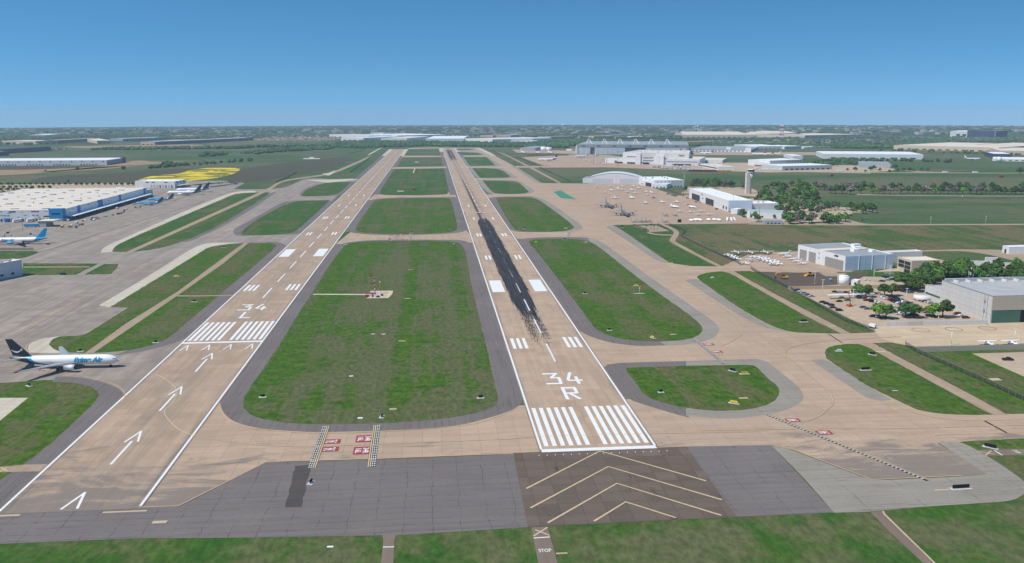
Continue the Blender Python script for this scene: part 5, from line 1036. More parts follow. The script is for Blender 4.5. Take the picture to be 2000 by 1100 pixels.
def twin(name,label,L=14,fin=None,body=None,group=None):
    k=L/14; body=body or WB; e=empty(name); tag(e,label,'aeroplane',group)
    ring_body([(7*k,.05*k,.05*k,1.5*k),(6.2*k,.4*k,.38*k,1.6*k),(4.5*k,.7*k,.75*k,1.85*k),(-2*k,.72*k,.8*k,1.9*k),(-5*k,.4*k,.45*k,2.05*k),(-6.9*k,.12*k,.15*k,2.2*k)],12).build('fuselage',body,e)
    for s in (-1,1):
        slab([(2.0*k,2.4*k,s*.5*k,1.35*k,.3*k),(1.4*k,1.2*k,s*8.3*k,1.9*k,.12*k)]).build('wing',body,e); slab([(-5.6*k,1.3*k,0,3.9*k,.12*k),(-6*k,.8*k,s*2.7*k,3.95*k,.08*k)]).build('stabilizer',body,e)
        n=tube_x(-.2*k,3.8*k,s*2.6*k,1.75*k,.2*k,.38*k,10).build('engine',body,e); p=MB()
        for q in range(3): a_=q*2.09+.3; p.add([(3.9*k,s*2.6*k,1.75*k),(3.9*k,s*2.6*k+math.cos(a_)*1.15*k-.09*k,1.75*k+math.sin(a_)*1.15*k),(3.95*k,s*2.6*k+math.cos(a_)*1.15*k+.09*k,1.75*k+math.sin(a_)*1.15*k)],[(0,1,2),(2,1,0)])
        p.build('propeller',DK,n)
    slab([(-3.8*k,2.8*k,2.3*k,0,.22*k),(-5.4*k,1.5*k,4.0*k,0,.14*k)],True).build('tail_fin',fin or body,e)
    m=MB()
    for s in (-1,1): m.add([(5.4*k,s*.50*k,2.15*k),(4.5*k,s*.66*k,2.2*k),(4.3*k,s*.50*k,2.6*k),(5.0*k,s*.3*k,2.35*k)],[(0,1,2,3),(3,2,1,0)])
    m.build('cockpit_window',BLK,e); gear(e,[(5*k,0),(.8*k,-2.6*k),(.8*k,2.6*k)],.3*k,1.3*k); return e
def light(name,label,high=True,L=8.2,body=None,group=None):
    k=L/8.2; body=body or WB; e=empty(name); tag(e,label,'aeroplane',group)
    ring_body([(3.1*k,.32*k,.32*k,1.25*k),(2.9*k,.45*k,.42*k,1.27*k),(1.6*k,.52*k,.55*k,1.35*k),(.9*k,.55*k,.75*k,1.5*k),(-1*k,.5*k,.7*k,1.5*k),(-2.2*k,.33*k,.4*k,1.45*k),(-5*k,.08*k,.12*k,1.5*k)],10).build('fuselage',body,e)
    z=2.28*k if high else 1.0*k; slab([(1.2*k,1.15*k,-5.5*k,z+.15*k*(not high)*2,.14*k),(1.4*k,1.55*k,-2.4*k,z+.02,.2*k),(1.4*k,1.6*k,0,z,.22*k),(1.4*k,1.55*k,2.4*k,z+.02,.2*k),(1.2*k,1.15*k,5.5*k,z+.15*k*(not high)*2,.14*k)]).build('wing',body,e)
    slab([(-4.1*k,.75*k,-1.7*k,1.6*k,.08*k),(-3.9*k,1.0*k,0,1.6*k,.1*k),(-4.1*k,.75*k,1.7*k,1.6*k,.08*k)]).build('stabilizer',body,e); slab([(-3.4*k,1.5*k,1.6*k,0,.1*k),(-4.5*k,.75*k,2.7*k,0,.07*k)],True).build('tail_fin',body,e)
    m=MB()
    for s in (-1,1): m.add([(1.65*k,s*.45*k,1.75*k),(.2*k,s*.57*k,1.75*k),(.2*k,s*.5*k,2.12*k),(1.1*k,s*.42*k,2.15*k)],[(0,1,2,3),(3,2,1,0)])
    m.add([(1.72*k,-.42*k,1.72*k),(1.72*k,.42*k,1.72*k),(1.15*k,.36*k,2.16*k),(1.15*k,-.36*k,2.16*k)],[(0,1,2,3)]); m.build('cabin_window',BLK,e)
    p=MB(); p.box(3.14*k,3.18*k,-.07*k,.07*k,.3*k,2.2*k); p.build('propeller',DK,e)
    m=MB()
    if high:
        for s in (-1,1): m.tube([(.7*k,s*.5*k,.95*k),(.9*k,s*2.5*k,2.25*k)],.035*k,4)
        m.build('wing_strut',body,e)
    gear(e,[(2.3*k,0),(.3*k,-1.2*k),(.3*k,1.2*k)],.2*k,.9*k); return e
def trainer(name,label,group=None,body=None):
    body=body or LGR; e=empty(name); tag(e,label,'aeroplane',group)
    ring_body([(7,.04,.04,1.7),(5,.35,.35,1.75),(3,.6,.65,1.85),(0,.8,.75,1.8),(-5,.75,.65,1.8),(-6.6,.5,.5,1.8)],12).build('fuselage',body,e)
    for s in (-1,1): slab([(.6,3.4,s*.6,1.7,.22),(-1.6,.9,s*3.9,1.65,.08)]).build('wing',body,e); slab([(-4.6,1.6,s*.5,1.6,.12),(-5.8,.7,s*2.1,1.6,.06)]).build('stabilizer',body,e)
    slab([(-3.4,2.8,2.2,0,.2),(-5.6,1.1,4.3,0,.1)],True).build('tail_fin',body,e)
    m=MB(); m.tube([(3.6,0,2.25),(2.6,0,2.6),(1.2,0,2.6),(.2,0,2.35)],[.15,.38,.38,.15],8); m.build('canopy',BLK,e); gear(e,[(4,0),(-1,-1.3),(-1,1.3)],.3,1.2); return e
# jet apron, individually placed
_lt=[(twin,(1201,388),-90,14,'white twin propeller plane in the left of the middle row, straight behind the farther tanker',None),
(bizjet,(1234,388),-80,17,'white jet with a T tail beside the twin propeller plane behind the tankers',None),
(twin,(1261,397.5),-90,14,'white twin propeller plane in the third row, nearest the tankers',None),
(twin,(1293,396.5),-88,14,'white twin propeller plane in the middle of the third row',None),
(twin,(1322,395.8),-90,14,'white twin propeller plane with a dark red tail in the third row',RED),
(bizjet,(1317,406),-62,18,'white business jet with a tall white T tail, left of the dark tailed one',None),
(bizjet,(1351,406.5),-60,17,'white business jet with a dark tail fin, parked right of the white T tail one',DKT)]
for f,px,hd,L,lb,fin in _lt: put(f('business_jet' if f is bizjet else 'twin_propeller_plane',lb,L,fin),px,hd)
put(twin('twin_propeller_plane','dark blue twin propeller plane alone in the middle of the jet apron',11,None,cp('navy aircraft paint',(50,48,84))),(1276,387.5),-90)
far_=[((1165,366),'first from the left in the back rows'),((1191,365.3),'second from the left in the back rows'),((1215,365),'third from the left in the back rows'),((1207.5,369.5),'between the second and third back row planes'),((1194,373),'with a blue stripe in the second back row'),((1214.5,372.3),'second in the second back row'),((1237.5,364.6),'fourth from the left in the back rows'),((1247.5,368.6),'low beside the fourth back row plane'),((1234,372.3),'third in the second back row'),((1225,376),'small one at the front of the back rows'),((1240,378),'long winged one at the front of the back rows'),((1262.5,375.8),'fourth in the second back row'),((1272.5,377.3),'last at the right of the back rows'),((1264,382),'just behind the navy twin'),((1182.5,377),'small pale one at the left front of the back rows')]
for i,(px,t) in enumerate(far_): put((twin if i%3 else bizjet)('parked_plane','small white plane '+t,12 if i%3 else 13,None,None,'small planes in the back rows of the jet apron'),px,-90+(i*37%30)-15)
hw=[((1328,415),'leftmost'),((1348.3,415.3),'second, low winged'),((1369,414.5),'third, rightmost of the upper line'),((1364,421.5),'left one of the lower pair'),((1384.5,421),'right one of the lower pair')]
for i,(px,t) in enumerate(hw): put(light('light_aircraft','white light aircraft below the business jets, '+t,i!=1,9.2,None,'light aircraft lined up below the business jets'),px,-92)
for px,t in (((1300.6,422.5),'left of the pair near the light aircraft'),((1319,422.3),'right of the pair near the light aircraft'),((1239,434.6),'first of the row along the apron edge'),((1251,434.6),'second of the row along the apron edge'),((1259,434.3),'third of the row along the apron edge'),((1268,434),'fourth of the row along the apron edge'),((1300,435),'alone at the apron edge above the access road')): put(trainer('jet_trainer','grey military trainer jet, '+t,'grey military trainers'),px,-60)
# small aircraft apron
for i,(px,t) in enumerate((((1531.7,498.8),'largest, farthest'),((1538,503),'second from the back'),((1548,508),'third from the back'),((1557,512.5),'fourth from the back'),((1567,516.8),'nearest'))): put(bizjet('business_jet','small white jet in the slanting row before the jet hangar, '+t,13 if i==0 else 10,None,None,'white jets in the slanting row'),px,190)
for i,(px,t) in enumerate((((1440,497),'left'),((1467,497),'middle'),((1497,497),'right'))): put(light('light_aircraft','white high winged aircraft on the grass edge, '+t+' of three in a line',True,10.5,None,'three aircraft on the grass edge'),px,-85)
ga=[((1420,501.5),150,'first at the fence end of the left cluster'),((1427,503.2),150,'second in the left cluster'),((1432,506.2),150,'third in the left cluster'),((1437.5,508.4),150,'fourth in the left cluster'),((1455,517),130,'alone beside the black gate fence'),((1467,510.5),-80,'facing left of the middle cluster'),((1471,505.5),150,'at the back of the middle cluster'),((1481,506.3),150,'second in the middle cluster'),((1486,509),150,'third in the middle cluster'),((1492.7,508),150,'fourth in the middle cluster'),((1495,512),150,'fifth in the middle cluster'),((1502,514.5),150,'sixth in the middle cluster'),((1511,513.5),150,'farther one at the right end of the middle cluster'),((1508,518.8),150,'nearest of the middle cluster'),((1517,518.2),150,'rightmost of the middle cluster')]
for px,hd,t in ga: put(light('light_aircraft','white light aircraft '+t,True,8.2,None,'light aircraft parked on the small aircraft apron'),px,hd-20)
for px,t in (((1928.5,674.5),'left'),((1974.5,673.5),'right')): put(light('light_aircraft','white high winged aeroplane by the low grey wall on the helipads, '+t+' of the two',True,8.3,None,'high winged aeroplanes by the low grey wall'),px,90)
# the aeroplane on the runway
e=light('light_aircraft','white low winged aeroplane rolling down the right runway on the rubber marks',False,11); put(e,(938.5,417.5),-90)
# far parcel apron small feeders
for i,(px,t) in enumerate((((1145,314.5),'first'),((1156,315.5),'second'),((1168,318.5),'third'),((1173,320.5),'fourth'),((1180,322.5),'fifth and nearest'),((1178,313),'farther one'))): put(light('feeder_plane','small white feeder plane in the slanting row before the parcel terminal, '+t,True,12,None,'feeder planes before the parcel terminal'),px,-120)
# ================================================================ VEHICLES
def car_mesh(kind):
    if kind=='sedan': L,Wd,pr=4.7,1.8,[(2.35,.35),(2.35,.62),(1.35,.86),(.65,1.40),(-.95,1.43),(-1.75,.98),(-2.3,.92),(-2.35,.4)]; cab=(1.25,.75,-1.0,-1.65,.9,1.36)
    elif kind=='suv': L,Wd,pr=4.8,1.9,[(2.4,.4),(2.4,.85),(1.4,1.05),(.75,1.68),(-2.05,1.70),(-2.35,1.05),(-2.4,.4)]; cab=(1.3,.85,-1.95,-2.25,1.08,1.62)
    else: L,Wd,pr=5.6,1.95,[(2.8,.45),(2.8,.98),(1.6,1.12),(1.0,1.78),(-.35,1.80),(-.7,1.15),(-2.8,1.12),(-2.8,.45)]; cab=(1.5,1.1,-.3,-.62,1.16,1.72)
    b=MB(); h=Wd/2; n=len(pr); top=lambda z:1 if z<1.2 else .86
    b.add([(x,-h*top(z),z) for x,z in pr]+[(x,h*top(z),z) for x,z in pr],[tuple(range(n))]+[tuple(range(2*n-1,n-1,-1))]+[(i,i+n,(i+1)%n+n,(i+1)%n) for i in range(n)])
    if kind=='pickup': b.f.append  # bed drawn by the cover below
    g=MB(); x0,x1,x2,x3,z0,z1=cab; yy=h*.93
    for s in (-1,1):
        q=[(x0-.1,s*(h*.985),z0),(x1-.1,s*(h*.88),z1),(x2,s*(h*.88),z1),(x3+.1,s*(h*.985),z0)]; q=[(a,bb+s*.03,c) for a,bb,c in q]; g.add(q,[(0,1,2,3),(3,2,1,0)])
    g.add([(x0+.12,-yy*.85,z0+.03),(x0+.12,yy*.85,z0+.03),(x1+.07,yy*.8,z1+.02),(x1+.07,-yy*.8,z1+.02)],[(0,1,2,3)]); g.add([(x3-.04,-yy*.85,z0+.03),(x3-.04,yy*.85,z0+.03),(x2-.06,yy*.8,z1+.02),(x2-.06,-yy*.8,z1+.02)],[(3,2,1,0)])
    if kind=='pickup': g.add([(-.85,-h*.82,1.16),(-2.65,-h*.82,1.14),(-2.65,h*.82,1.14),(-.85,h*.82,1.16)],[(0,1,2,3),(3,2,1,0)])
    w=MB(); w.tube([(0,-.12,0),(0,.12,0)],.34,12); return b.mesh('body'),g.mesh('windows'),w.mesh('wheel'),L,Wd
CM={k:car_mesh(k) for k in ('sedan','suv','pickup')}
for k in CM: CM[k][0].materials.append(WB); CM[k][1].materials.append(DK); CM[k][2].materials.append(TYR)
def carpaint(n,c): 
    m=paint('car paint '+n,c,.28,.02); m.node_tree.nodes['Principled BSDF'].inputs['Coat Weight'].default_value=.5; return m
CP={'white':carpaint('white',(.75,.75,.75)),'black':carpaint('black',(.012,.012,.014)),'silver':carpaint('silver',(.42,.44,.46)),'grey':carpaint('grey',(.12,.13,.14)),'dark blue':carpaint('dark blue',(.015,.03,.09)),'red':carpaint('red',(.42,.02,.02)),'maroon':carpaint('maroon',(.12,.012,.018)),'yellow green':carpaint('yellow green',(.42,.46,.03)),'blue':carpaint('blue',(.04,.16,.42))}
def car(px,hd,kind,colr,label,group=None,parts=True,name='parked_car'):
    x,y=G(*px); e=empty(name,(x,y,gz(x,y)+.05),R_(hd)); tag(e,label,{'sedan':'car','suv':'car','pickup':'pickup truck'}[kind],group); b,g,w,L,Wd=CM[kind]
    o=bpy.data.objects.new('body',b); COL.objects.link(o); o.parent=e; o.material_slots[0].link='OBJECT'; o.material_slots[0].material=CP[colr]
    o=bpy.data.objects.new('windows',g); COL.objects.link(o); o.parent=e
    if parts:
        for sx in (-1,1):
            for sy in (-1,1): o=bpy.data.objects.new('wheel',w); COL.objects.link(o); o.parent=e; o.location=(sx*L*.30,sy*(Wd/2-.1),.34)
    return e
# car park rows, in photo pixels: (start, end, n, heading, row description, colours)
ORD=['first','second','third','fourth','fifth','sixth','seventh','eighth','ninth','tenth','eleventh','twelfth']
rows=[((1556,568.5),(1585,580),5,0,'at the top of the fence side row','dark blue,white,silver,grey,silver'),
((1606,591.5),(1623,597),3,0,'in the middle group by the fence','black,black,dark blue'),
((1627,602),(1639,607.5),2,0,'in the lower pair by the fence','maroon,dark blue'),
((1648,562.5),(1648,563.5),1,-20,'alone under the pale wall','white'),
((1631,571.5),(1652,572.5),3,-30,'in the loose group left of the tree island','black,silver,black'),
((1645,583.3),(1645,584),1,0,'just above the maroon one','yellow green'),((1655,587.5),(1655,588),1,0,'beside the yellow green one','grey'),((1639,589.8),(1639,590),1,0,'alone on the open concrete','maroon'),
((1665,573),(1670,575.5),2,0,'at the left of the first tree island','white,silver'),((1684,575),(1716,574.5),5,-30,'behind the first pair of trees','white,grey,white,dark blue,silver'),
((1680,583.5),(1700,584.5),3,0,'in the shade before the first pair of trees','black,grey,silver'),
((1692,587.8),(1692,588),1,0,'bright in the shade row end','red'),((1703,590),(1720,592.5),4,0,'right of the bright red one','black,black,white,white'),((1685,601.5),(1694,604.5),2,0,'left of the second pair of trees','grey,grey'),
((1727,582.5),(1762,596),7,0,'in the upper line of the middle block','white,white,red,black,dark blue,white,black'),((1741,580.5),(1774,594),6,0,'in the second line of the middle block','black,black,dark blue,grey,white,black'),
((1716,600),(1746,602),5,0,'behind the second pair of trees','white,silver,white,white,white'),((1737,606.5),(1752,611),4,0,'between the second and third pairs of trees','white,grey,grey,silver'),
((1705,619.5),(1726,620.5),3,0,'under the second pair of trees','black,white,silver'),((1757,614.5),(1788,616.5),5,0,'under the third pair of trees','white,silver,white,black,maroon'),
((1796,606),(1808,606.5),2,0,'right of the third pair of trees','red,red'),((1798,610),(1810,611.5),2,0,'just below the red pair','silver,grey'),((1815,618.5),(1822,619),2,0,'under the last tree','black,dark blue'),
((1869,614.5),(1886,622),3,0,'against the long wall of the near hangar','maroon,white,dark blue'),
((1794,586.5),(1818,593.5),5,0,'below the round canopy','black,black,black,silver,silver'),((1758,568.5),(1777,572.5),5,0,'in front of the tree clump','red,black,black,dark blue,grey'),
((1694,548),(1694,549),1,-25,'alone beyond the pump house','white'),((1722,550.5),(1724,551),1,-20,'in front of the bus shelter row','black'),((1727,541.5),(1744,547.5),4,-20,'in the shelter row','black,black,white,black'),((1750,546.5),(1765,547),3,-20,'at the right of the shelter row','black,maroon,silver'),((1733,548.5),(1733,549),1,-20,'in the aisle by the shelter row','silver')]
import collections
for A_,B_,n,hd,desc,cols in rows:
    cl=cols.split(','); cnt=collections.Counter(); tot=collections.Counter(cl[:n])
    for i in range(n):
        t=i/max(1,n-1) if n>1 else 0; px=(A_[0]+(B_[0]-A_[0])*t,A_[1]+(B_[1]-A_[1])*t); c=cl[i%len(cl)]; kd=random.choice(['sedan','sedan','suv','suv','pickup']) if n>1 else 'sedan'
        cnt[c]+=1; o_=(ORD[cnt[c]-1]+' ' if tot[c]>1 else '')
        car(px,hd+random.uniform(-4,4)+(180 if random.random()<.4 else 0),kd,c,f'{c} {"pickup" if kd=="pickup" else "car"} {o_}{desc}' if tot[c]==1 else f'{o_}{c} {"pickup" if kd=="pickup" else "car"} from the left {desc}','cars in the near car park')
car((1968,704),-10,'pickup','black','black pickup alone in the marked bays near the right edge'); car((124,537),-20,'suv','black','black car alone on the left apron beside the grass strip')
car((1857.5,0.0) if 0 else (1882,384.5),0,'suv','white','white car on the road under the long tree row')
for i,(px,c,t) in enumerate((((1305,380),'black','first'),((1310,381.5),'white','second'),((1314,382.8),'blue','third'),((1319,384),'grey','fourth'))): car(px,0,'suv',c,f'{c} car, {t} beside the fence in front of the operations building','cars beside the apron fence')
for px,c,t in (((1343,388),'black','at the far corner of the corporate hangar'),((1360,395.5),'grey','before the left open bay of the corporate hangar'),((1368,396.5),'silver','between the open bays of the corporate hangar'),((1388,402),'silver','before the right open bay of the corporate hangar'),((1400,409.5),'black','at the near end of the corporate hangar')): car(px,-20,'suv',c,f'{c} car {t}')
# vehicles and trucks with box bodies
def box_truck(px,hd,label,L=7,Wd=2.4,Hh=3.2,boxm=None,cabm=None,name='box_truck',cat='truck',group=None,cab=True):
    x,y=G(*px); e=empty(name,(x,y,gz(x,y)+.03),R_(hd)); tag(e,label,cat,group); m=MB(); m.box(-L/2,L/2-(1.9 if cab else 0),-Wd/2,Wd/2,.9,Hh); m.build('cargo_box',boxm or WB,e)
    if cab: m=MB(); m.add([(L/2-1.8,-Wd*.46,.5),(L/2,-Wd*.46,.5),(L/2,Wd*.46,.5),(L/2-1.8,Wd*.46,.5),(L/2-1.8,-Wd*.44,2.4),(L/2-.5,-Wd*.44,2.4),(L/2-.5,Wd*.44,2.4),(L/2-1.8,Wd*.44,2.4)],[(0,1,5,4),(1,2,6,5),(2,3,7,6),(3,0,4,7),(4,5,6,7)]); m.build('cab',cabm or boxm or WB,e); m=MB(); m.add([(L/2-.02,-Wd*.4,1.35),(L/2-.02,Wd*.4,1.35),(L/2-.40,Wd*.4,2.25),(L/2-.40,-Wd*.4,2.25)],[(0,1,2,3)]); m.v=[(a+.06,b,c) for a,b,c in m.v]; m.build('windscreen',DK,e)
    w=MB(); w.tube([(0,-.15,0),(0,.15,0)],.48,10); wm=w.mesh('wheel'); wm.materials.append(TYR)
    for sx in (-.32,.34):
        for sy in (-1,1): o=bpy.data.objects.new('wheel',wm); COL.objects.link(o); o.parent=e; o.location=(sx*L,sy*(Wd/2-.15),.48)
    return e
for px,mt,lb in (((18,433.5),BLU,'bright blue trailer backed to the left docks of the cargo terminal'),((34,434.5),W_,'white trailer second from the left at the terminal docks'),((61,433.5),W_,'white trailer third from the left at the terminal docks'),((2,432.5),GC,'grey trailer at the left edge docks')):
    box_truck(px,250,lb,13.5,2.6,4.0,mt,name='semi_trailer',cat='trailer',cab=False)
box_truck((61,443.8),0,'bright blue trailer parked lengthwise before the open shelter',15,2.6,3.6,BLU,name='semi_trailer',cat='trailer',cab=False)
gse=[((134,432),'white','van beside the blue corner of the cargo terminal'),((150,436.5),'white','loader before the canopy start'),((186,427),'grey','loader midway along the canopy'),((205,423.5),'white','tug midway along the canopy'),((229,408.5),'white','van near the nearer blue jet nose'),((262,400.5),'grey','loader left of the nearer blue jet nose')]
for px,c,t in gse: box_truck(px,random.choice((0,90,180,200)),f'{c} ramp {t}',5,2.2,2.5,WB if c=='white' else GC,name='ramp_vehicle',cat='ramp vehicle')
def cart(px,mt,label,group='baggage carts and loaders on the cargo apron',hd=0,sz=(2.6,1.6,1.6)):
    x,y=G(*px); e=empty('ramp_cart',(x,y,.05),R_(hd)); tag(e,label,'cart',group); m=MB(); m.box(-sz[0]/2,sz[0]/2,-sz[1]/2,sz[1]/2,.4,.6); m.build('deck',STL,e); m=MB(); m.box(-sz[0]/2+.1,sz[0]/2-.1,-sz[1]/2+.1,sz[1]/2-.1,.603,sz[2]); m.build('load',mt,e)
    m=MB()
    for a in (-.35,.35):
        m.tube([(a*sz[0],-sz[1]/2,.2),(a*sz[0],sz[1]/2,.2)],.2,8)
    m.build('axle_wheels',TYR,e)
rg=random.Random(11); CN={'red':RED,'yellow':YEL,'grey':GC,'white':W_,'blue':BLU,'black':BLK}
spots=[(rg.uniform(118,150),rg.uniform(440,446),'near the blue corner of the cargo terminal') for _ in range(9)]+[(rg.uniform(150,215),0,'along the near half of the canopy') for _ in range(16)]+[(rg.uniform(215,285),0,'along the far half of the canopy') for _ in range(16)]+[(rg.uniform(270,345),rg.uniform(376,392),'around the blue jets') for _ in range(14)]+[(rg.uniform(0,70),rg.uniform(452,462),'behind the left edge jet') for _ in range(7)]
for i,(x,y,d) in enumerate(spots):
    if y==0: y=438-(x-135)*.285+rg.uniform(2,9)
    c=rg.choice(['red','yellow','grey','white','grey','black']); cart((x,y),CN[c],f'small {c} ramp cart {d}',f'{c} ramp carts {d}',rg.uniform(0,180),(rg.uniform(2,4.5),rg.uniform(1.4,2),rg.uniform(1.1,2.2)))
for i in range(34):
    t=i/33; r=i%3; px=(366+t*62+r*10+rg.uniform(-1,1),363.6-t*4.6-r*1.2); 
    if px[0]>474: continue
    car(px,rg.uniform(-20,20),'suv',['dark blue','grey','silver','black'][i%4],f'{["dark blue","grey","silver","black"][i%4]} van in the rows beyond the white cargo jets',f'{["dark blue","grey","silver","black"][i%4]} vans beyond the cargo jets',False,'parked_van')
for i in range(16): px=(412+i*3.4,366.2-i*.42); car(px,rg.uniform(-20,20),'suv',['dark blue','grey'][i%2],f'{["dark blue","grey"][i%2]} van in the nearest row right of the cargo jet tails',f'{["dark blue","grey"][i%2]} vans right of the jet tails',False,'parked_van')
for i in range(12): px=(447+i*2.3,362.8-i*.5); car(px,rg.uniform(-20,20),'suv',['silver','white'][i%2],f'{["silver","white"][i%2]} van in the farthest right row of the cargo apron',f'{["silver","white"][i%2]} vans in the farthest row',False,'parked_van')
# far cargo yard rows
for i in range(30):
    px=(1275+i*2.9+rg.uniform(-.6,.6),327.5+i*.22+rg.uniform(-.6,.6)); box_truck(px,rg.choice((0,15,90)),'white or grey container trailer in the yard before the parcel terminal',8,2.6,3.4,[W_,GC,STL][i%3],name='yard_trailer',cat='trailer',group='container trailers in the parcel yard',cab=False)
for i in range(14):
    px=(1347+i*4.0,335.3+(i%2)*.5); box_truck(px,0,'maroon yard tractor in the row at the edge of the green',6,3,4.0,cp('maroon paint',(120,36,52)),name='yard_tractor',cat='tractor',group='maroon yard tractors')
for i in range(8):
    px=(1405+i*3,335.2+(i%3)*.5); box_truck(px,0,'yellow ramp loader beside the sorting building',6,3,3.6,YEL,name='ramp_loader',cat='loader',group='yellow ramp loaders')
for i in range(26):
    px=(1300+i*7.5,325+rg.uniform(-1,2.5)) if i<13 else (1475+(i-13)*6,332+rg.uniform(-2,2)); box_truck(px,rg.choice((0,90)),'white delivery truck parked in the far cargo yard',8,2.6,3.4,W_,name='delivery_truck',cat='truck',group='white trucks in the far cargo yard')
for i in range(26):
    px=(30+i*3.9,297.5-i*.22); box_truck(px,10,'red trailer in the row before the grey blue warehouse',13,3,4.2,RED if i%4 else W_,name='parked_trailer',cat='trailer',group='red and white trailers by the far left warehouse',cab=False)
for px,hd,lb in (((1846,338),0,'white lorry on the far road, left one'),((1905,338.2),0,'white lorry on the far road, right one'),((1641,335.5),0,'white bus on the yard exit road')): box_truck(px,hd,lb,12,2.8,3.8,name='lorry',cat='lorry')
rg2=random.Random(5)
for i in range(90):   # left terminal staff car park and the right visitors' car parks
    if i<48: px=(rg2.uniform(-5,200),0); px=(px[0],rg2.uniform(368,372) if rg2.random()<.5 else rg2.uniform(378,388)-px[0]*.05); d='in the staff car park left of the cargo terminal'
    elif i<72: px=(rg2.uniform(1545,1690),rg2.uniform(404,432)); d='in the tree shaded car park by the meadow'
    else: px=(rg2.uniform(1860,1995),rg2.uniform(523,545)); d='in the car park behind the near hangar'
    c=rg2.choice(['white','silver','black','grey','red','dark blue']); car(px,rg2.choice((0,90)),'sedan',c,f'{c} car {d}',f'{c} cars {d}',False)
# ---- diggers, lift, tugs
def digger(px,hd,label):
    x,y=G(*px); e=empty('excavator',(x,y,.05),R_(hd)); tag(e,label,'excavator')
    for s in (-1,1): m=MB(); m.add([(-2,s*1.5-.3,.3),(-1.6,s*1.5-.3,0),(1.6,s*1.5-.3,0),(2,s*1.5-.3,.3),(2,s*1.5-.3,.8),(-2,s*1.5-.3,.8)]+[(-2,s*1.5+.3,.3),(-1.6,s*1.5+.3,0),(1.6,s*1.5+.3,0),(2,s*1.5+.3,.3),(2,s*1.5+.3,.8),(-2,s*1.5+.3,.8)],[tuple(range(6)),tuple(range(11,5,-1))]+[(i,i+6,(i+1)%6+6,(i+1)%6) for i in range(6)]); m.build('track',TYR,e)
    m=MB(); m.box(-2.6,1.4,-1.4,1.4,1.0,2.3); m.build('body',YEL,e); m=MB(); m.box(-.2,1.5,.2,1.35,2.303,3.4); m.build('cab',DK,e)
    m=MB(); m.tube([(1.3,-.4,1.9),(3.6,-.4,5.2),(6.4,-.4,4.6)],[.45,.4,.35],6); m.build('boom',YEL,e); m=MB(); m.tube([(6.4,-.4,4.8),(7.0,-.4,1.6)],.3,6); m.build('stick',YEL,e); m=MB(); m.box(6.4,7.6,-1,.2,.2,1.5); m.build('bucket',DK,e)
digger((1532,545),170,'yellow tracked excavator with raised boom on the dark building plot')
def loader(px,hd,label):
    x,y=G(*px); e=empty('wheel_loader',(x,y,.05),R_(hd)); tag(e,label,'wheel loader'); m=MB(); m.box(-3,2.4,-1.2,1.2,.9,2.0); m.build('body',YEL,e); m=MB(); m.box(-.6,1.0,-.9,.9,2.003,3.3); m.build('cab',DK,e); m=MB(); m.add([(3.2,-1.5,.2),(4.6,-1.5,.2),(3.4,-1.5,1.5),(3.2,1.5,.2),(4.6,1.5,.2),(3.4,1.5,1.5)],[(0,1,2),(5,4,3),(0,3,4,1),(1,4,5,2),(2,5,3,0)]); m.build('bucket',YEL,e); m=MB()
    for s in (-1,1): m.tube([(1.8,s*.8,1.4),(3.4,s*.8,.9)],.18,5)
    m.build('lift_arm',YEL,e)
    w=MB(); w.tube([(0,-.3,0),(0,.3,0)],.85,12); wm=w.mesh('wheel'); wm.materials.append(TYR)
    for sx in (-1.9,1.6):
        for sy in (-1,1): o=bpy.data.objects.new('wheel',wm); COL.objects.link(o); o.parent=e; o.location=(sx,sy*1.35,.85)
loader((1582,539.5),185,'yellow wheel loader beside the light pole on the building plot')
x,y=G(1659,598.5); e=empty('boom_lift',(x,y,.05),R_(100)); tag(e,'orange boom lift standing beside a light pole in the car park','boom lift'); m=MB(); m.box(-1.5,1.5,-1.1,1.1,.5,1.5); m.build('chassis',ORG,e); m=MB(); m.tube([(-.8,0,1.5),(-.4,.4,5.4),(1.2,.5,9.5)],[.28,.22,.18],6); m.build('boom',DK,e); m=MB(); m.box(.7,1.9,0,1,9.3,10.4); m.build('basket',ORG,e)
w=MB(); w.tube([(0,-.2,0),(0,.2,0)],.5,10); wm=w.mesh('wheel'); wm.materials.append(TYR)
for sx in (-1,1):
    for sy in (-1,1): o=bpy.data.objects.new('wheel',wm); COL.objects.link(o); o.parent=e; o.location=(sx*1.2,sy*1.1,.5)
x,y=G(1651,583); e=empty('shade_canopy',(x,y,0),R_(3)); tag(e,'long white flat shade canopy over the car park bays','canopy'); m=MB(); m.box(-13,13,-1.6,1.6,2.7,2.95); m.build('canopy_roof',WHT,e)
for sx in (-11,-4,4,11): m=MB(); m.tube([(sx,0,0),(sx,0,2.7)],.12,6); m.build('post',STL,e)
x,y=G(1702,639.5) ; e=box_truck((1704,641),-60,'white ground power cart at the fence corner of the helipads',4,2,2.6,W_,name='power_cart',cat='cart',cab=False)
for px,lb,mt in (((1771,634.5),'small maroon tug in front of the long pale wall, left one',RED),((1905,631),'small maroon tug in front of the long pale wall, right one',RED)): cart(px,mt,lb,None,30,(1.8,1.1,1.2))
x,y=G(1622,551); e=empty('portable_toilet',(x,y,0)); tag(e,'blue portable toilet beside the round water tank','toilet'); m=MB(); m.box(-.7,.7,-.7,.7,0,2.3); m.build('cabin',BLU,e); m=MB(); m.box(-.8,.8,-.8,.8,2.303,2.5); m.build('roof',WHT,e)
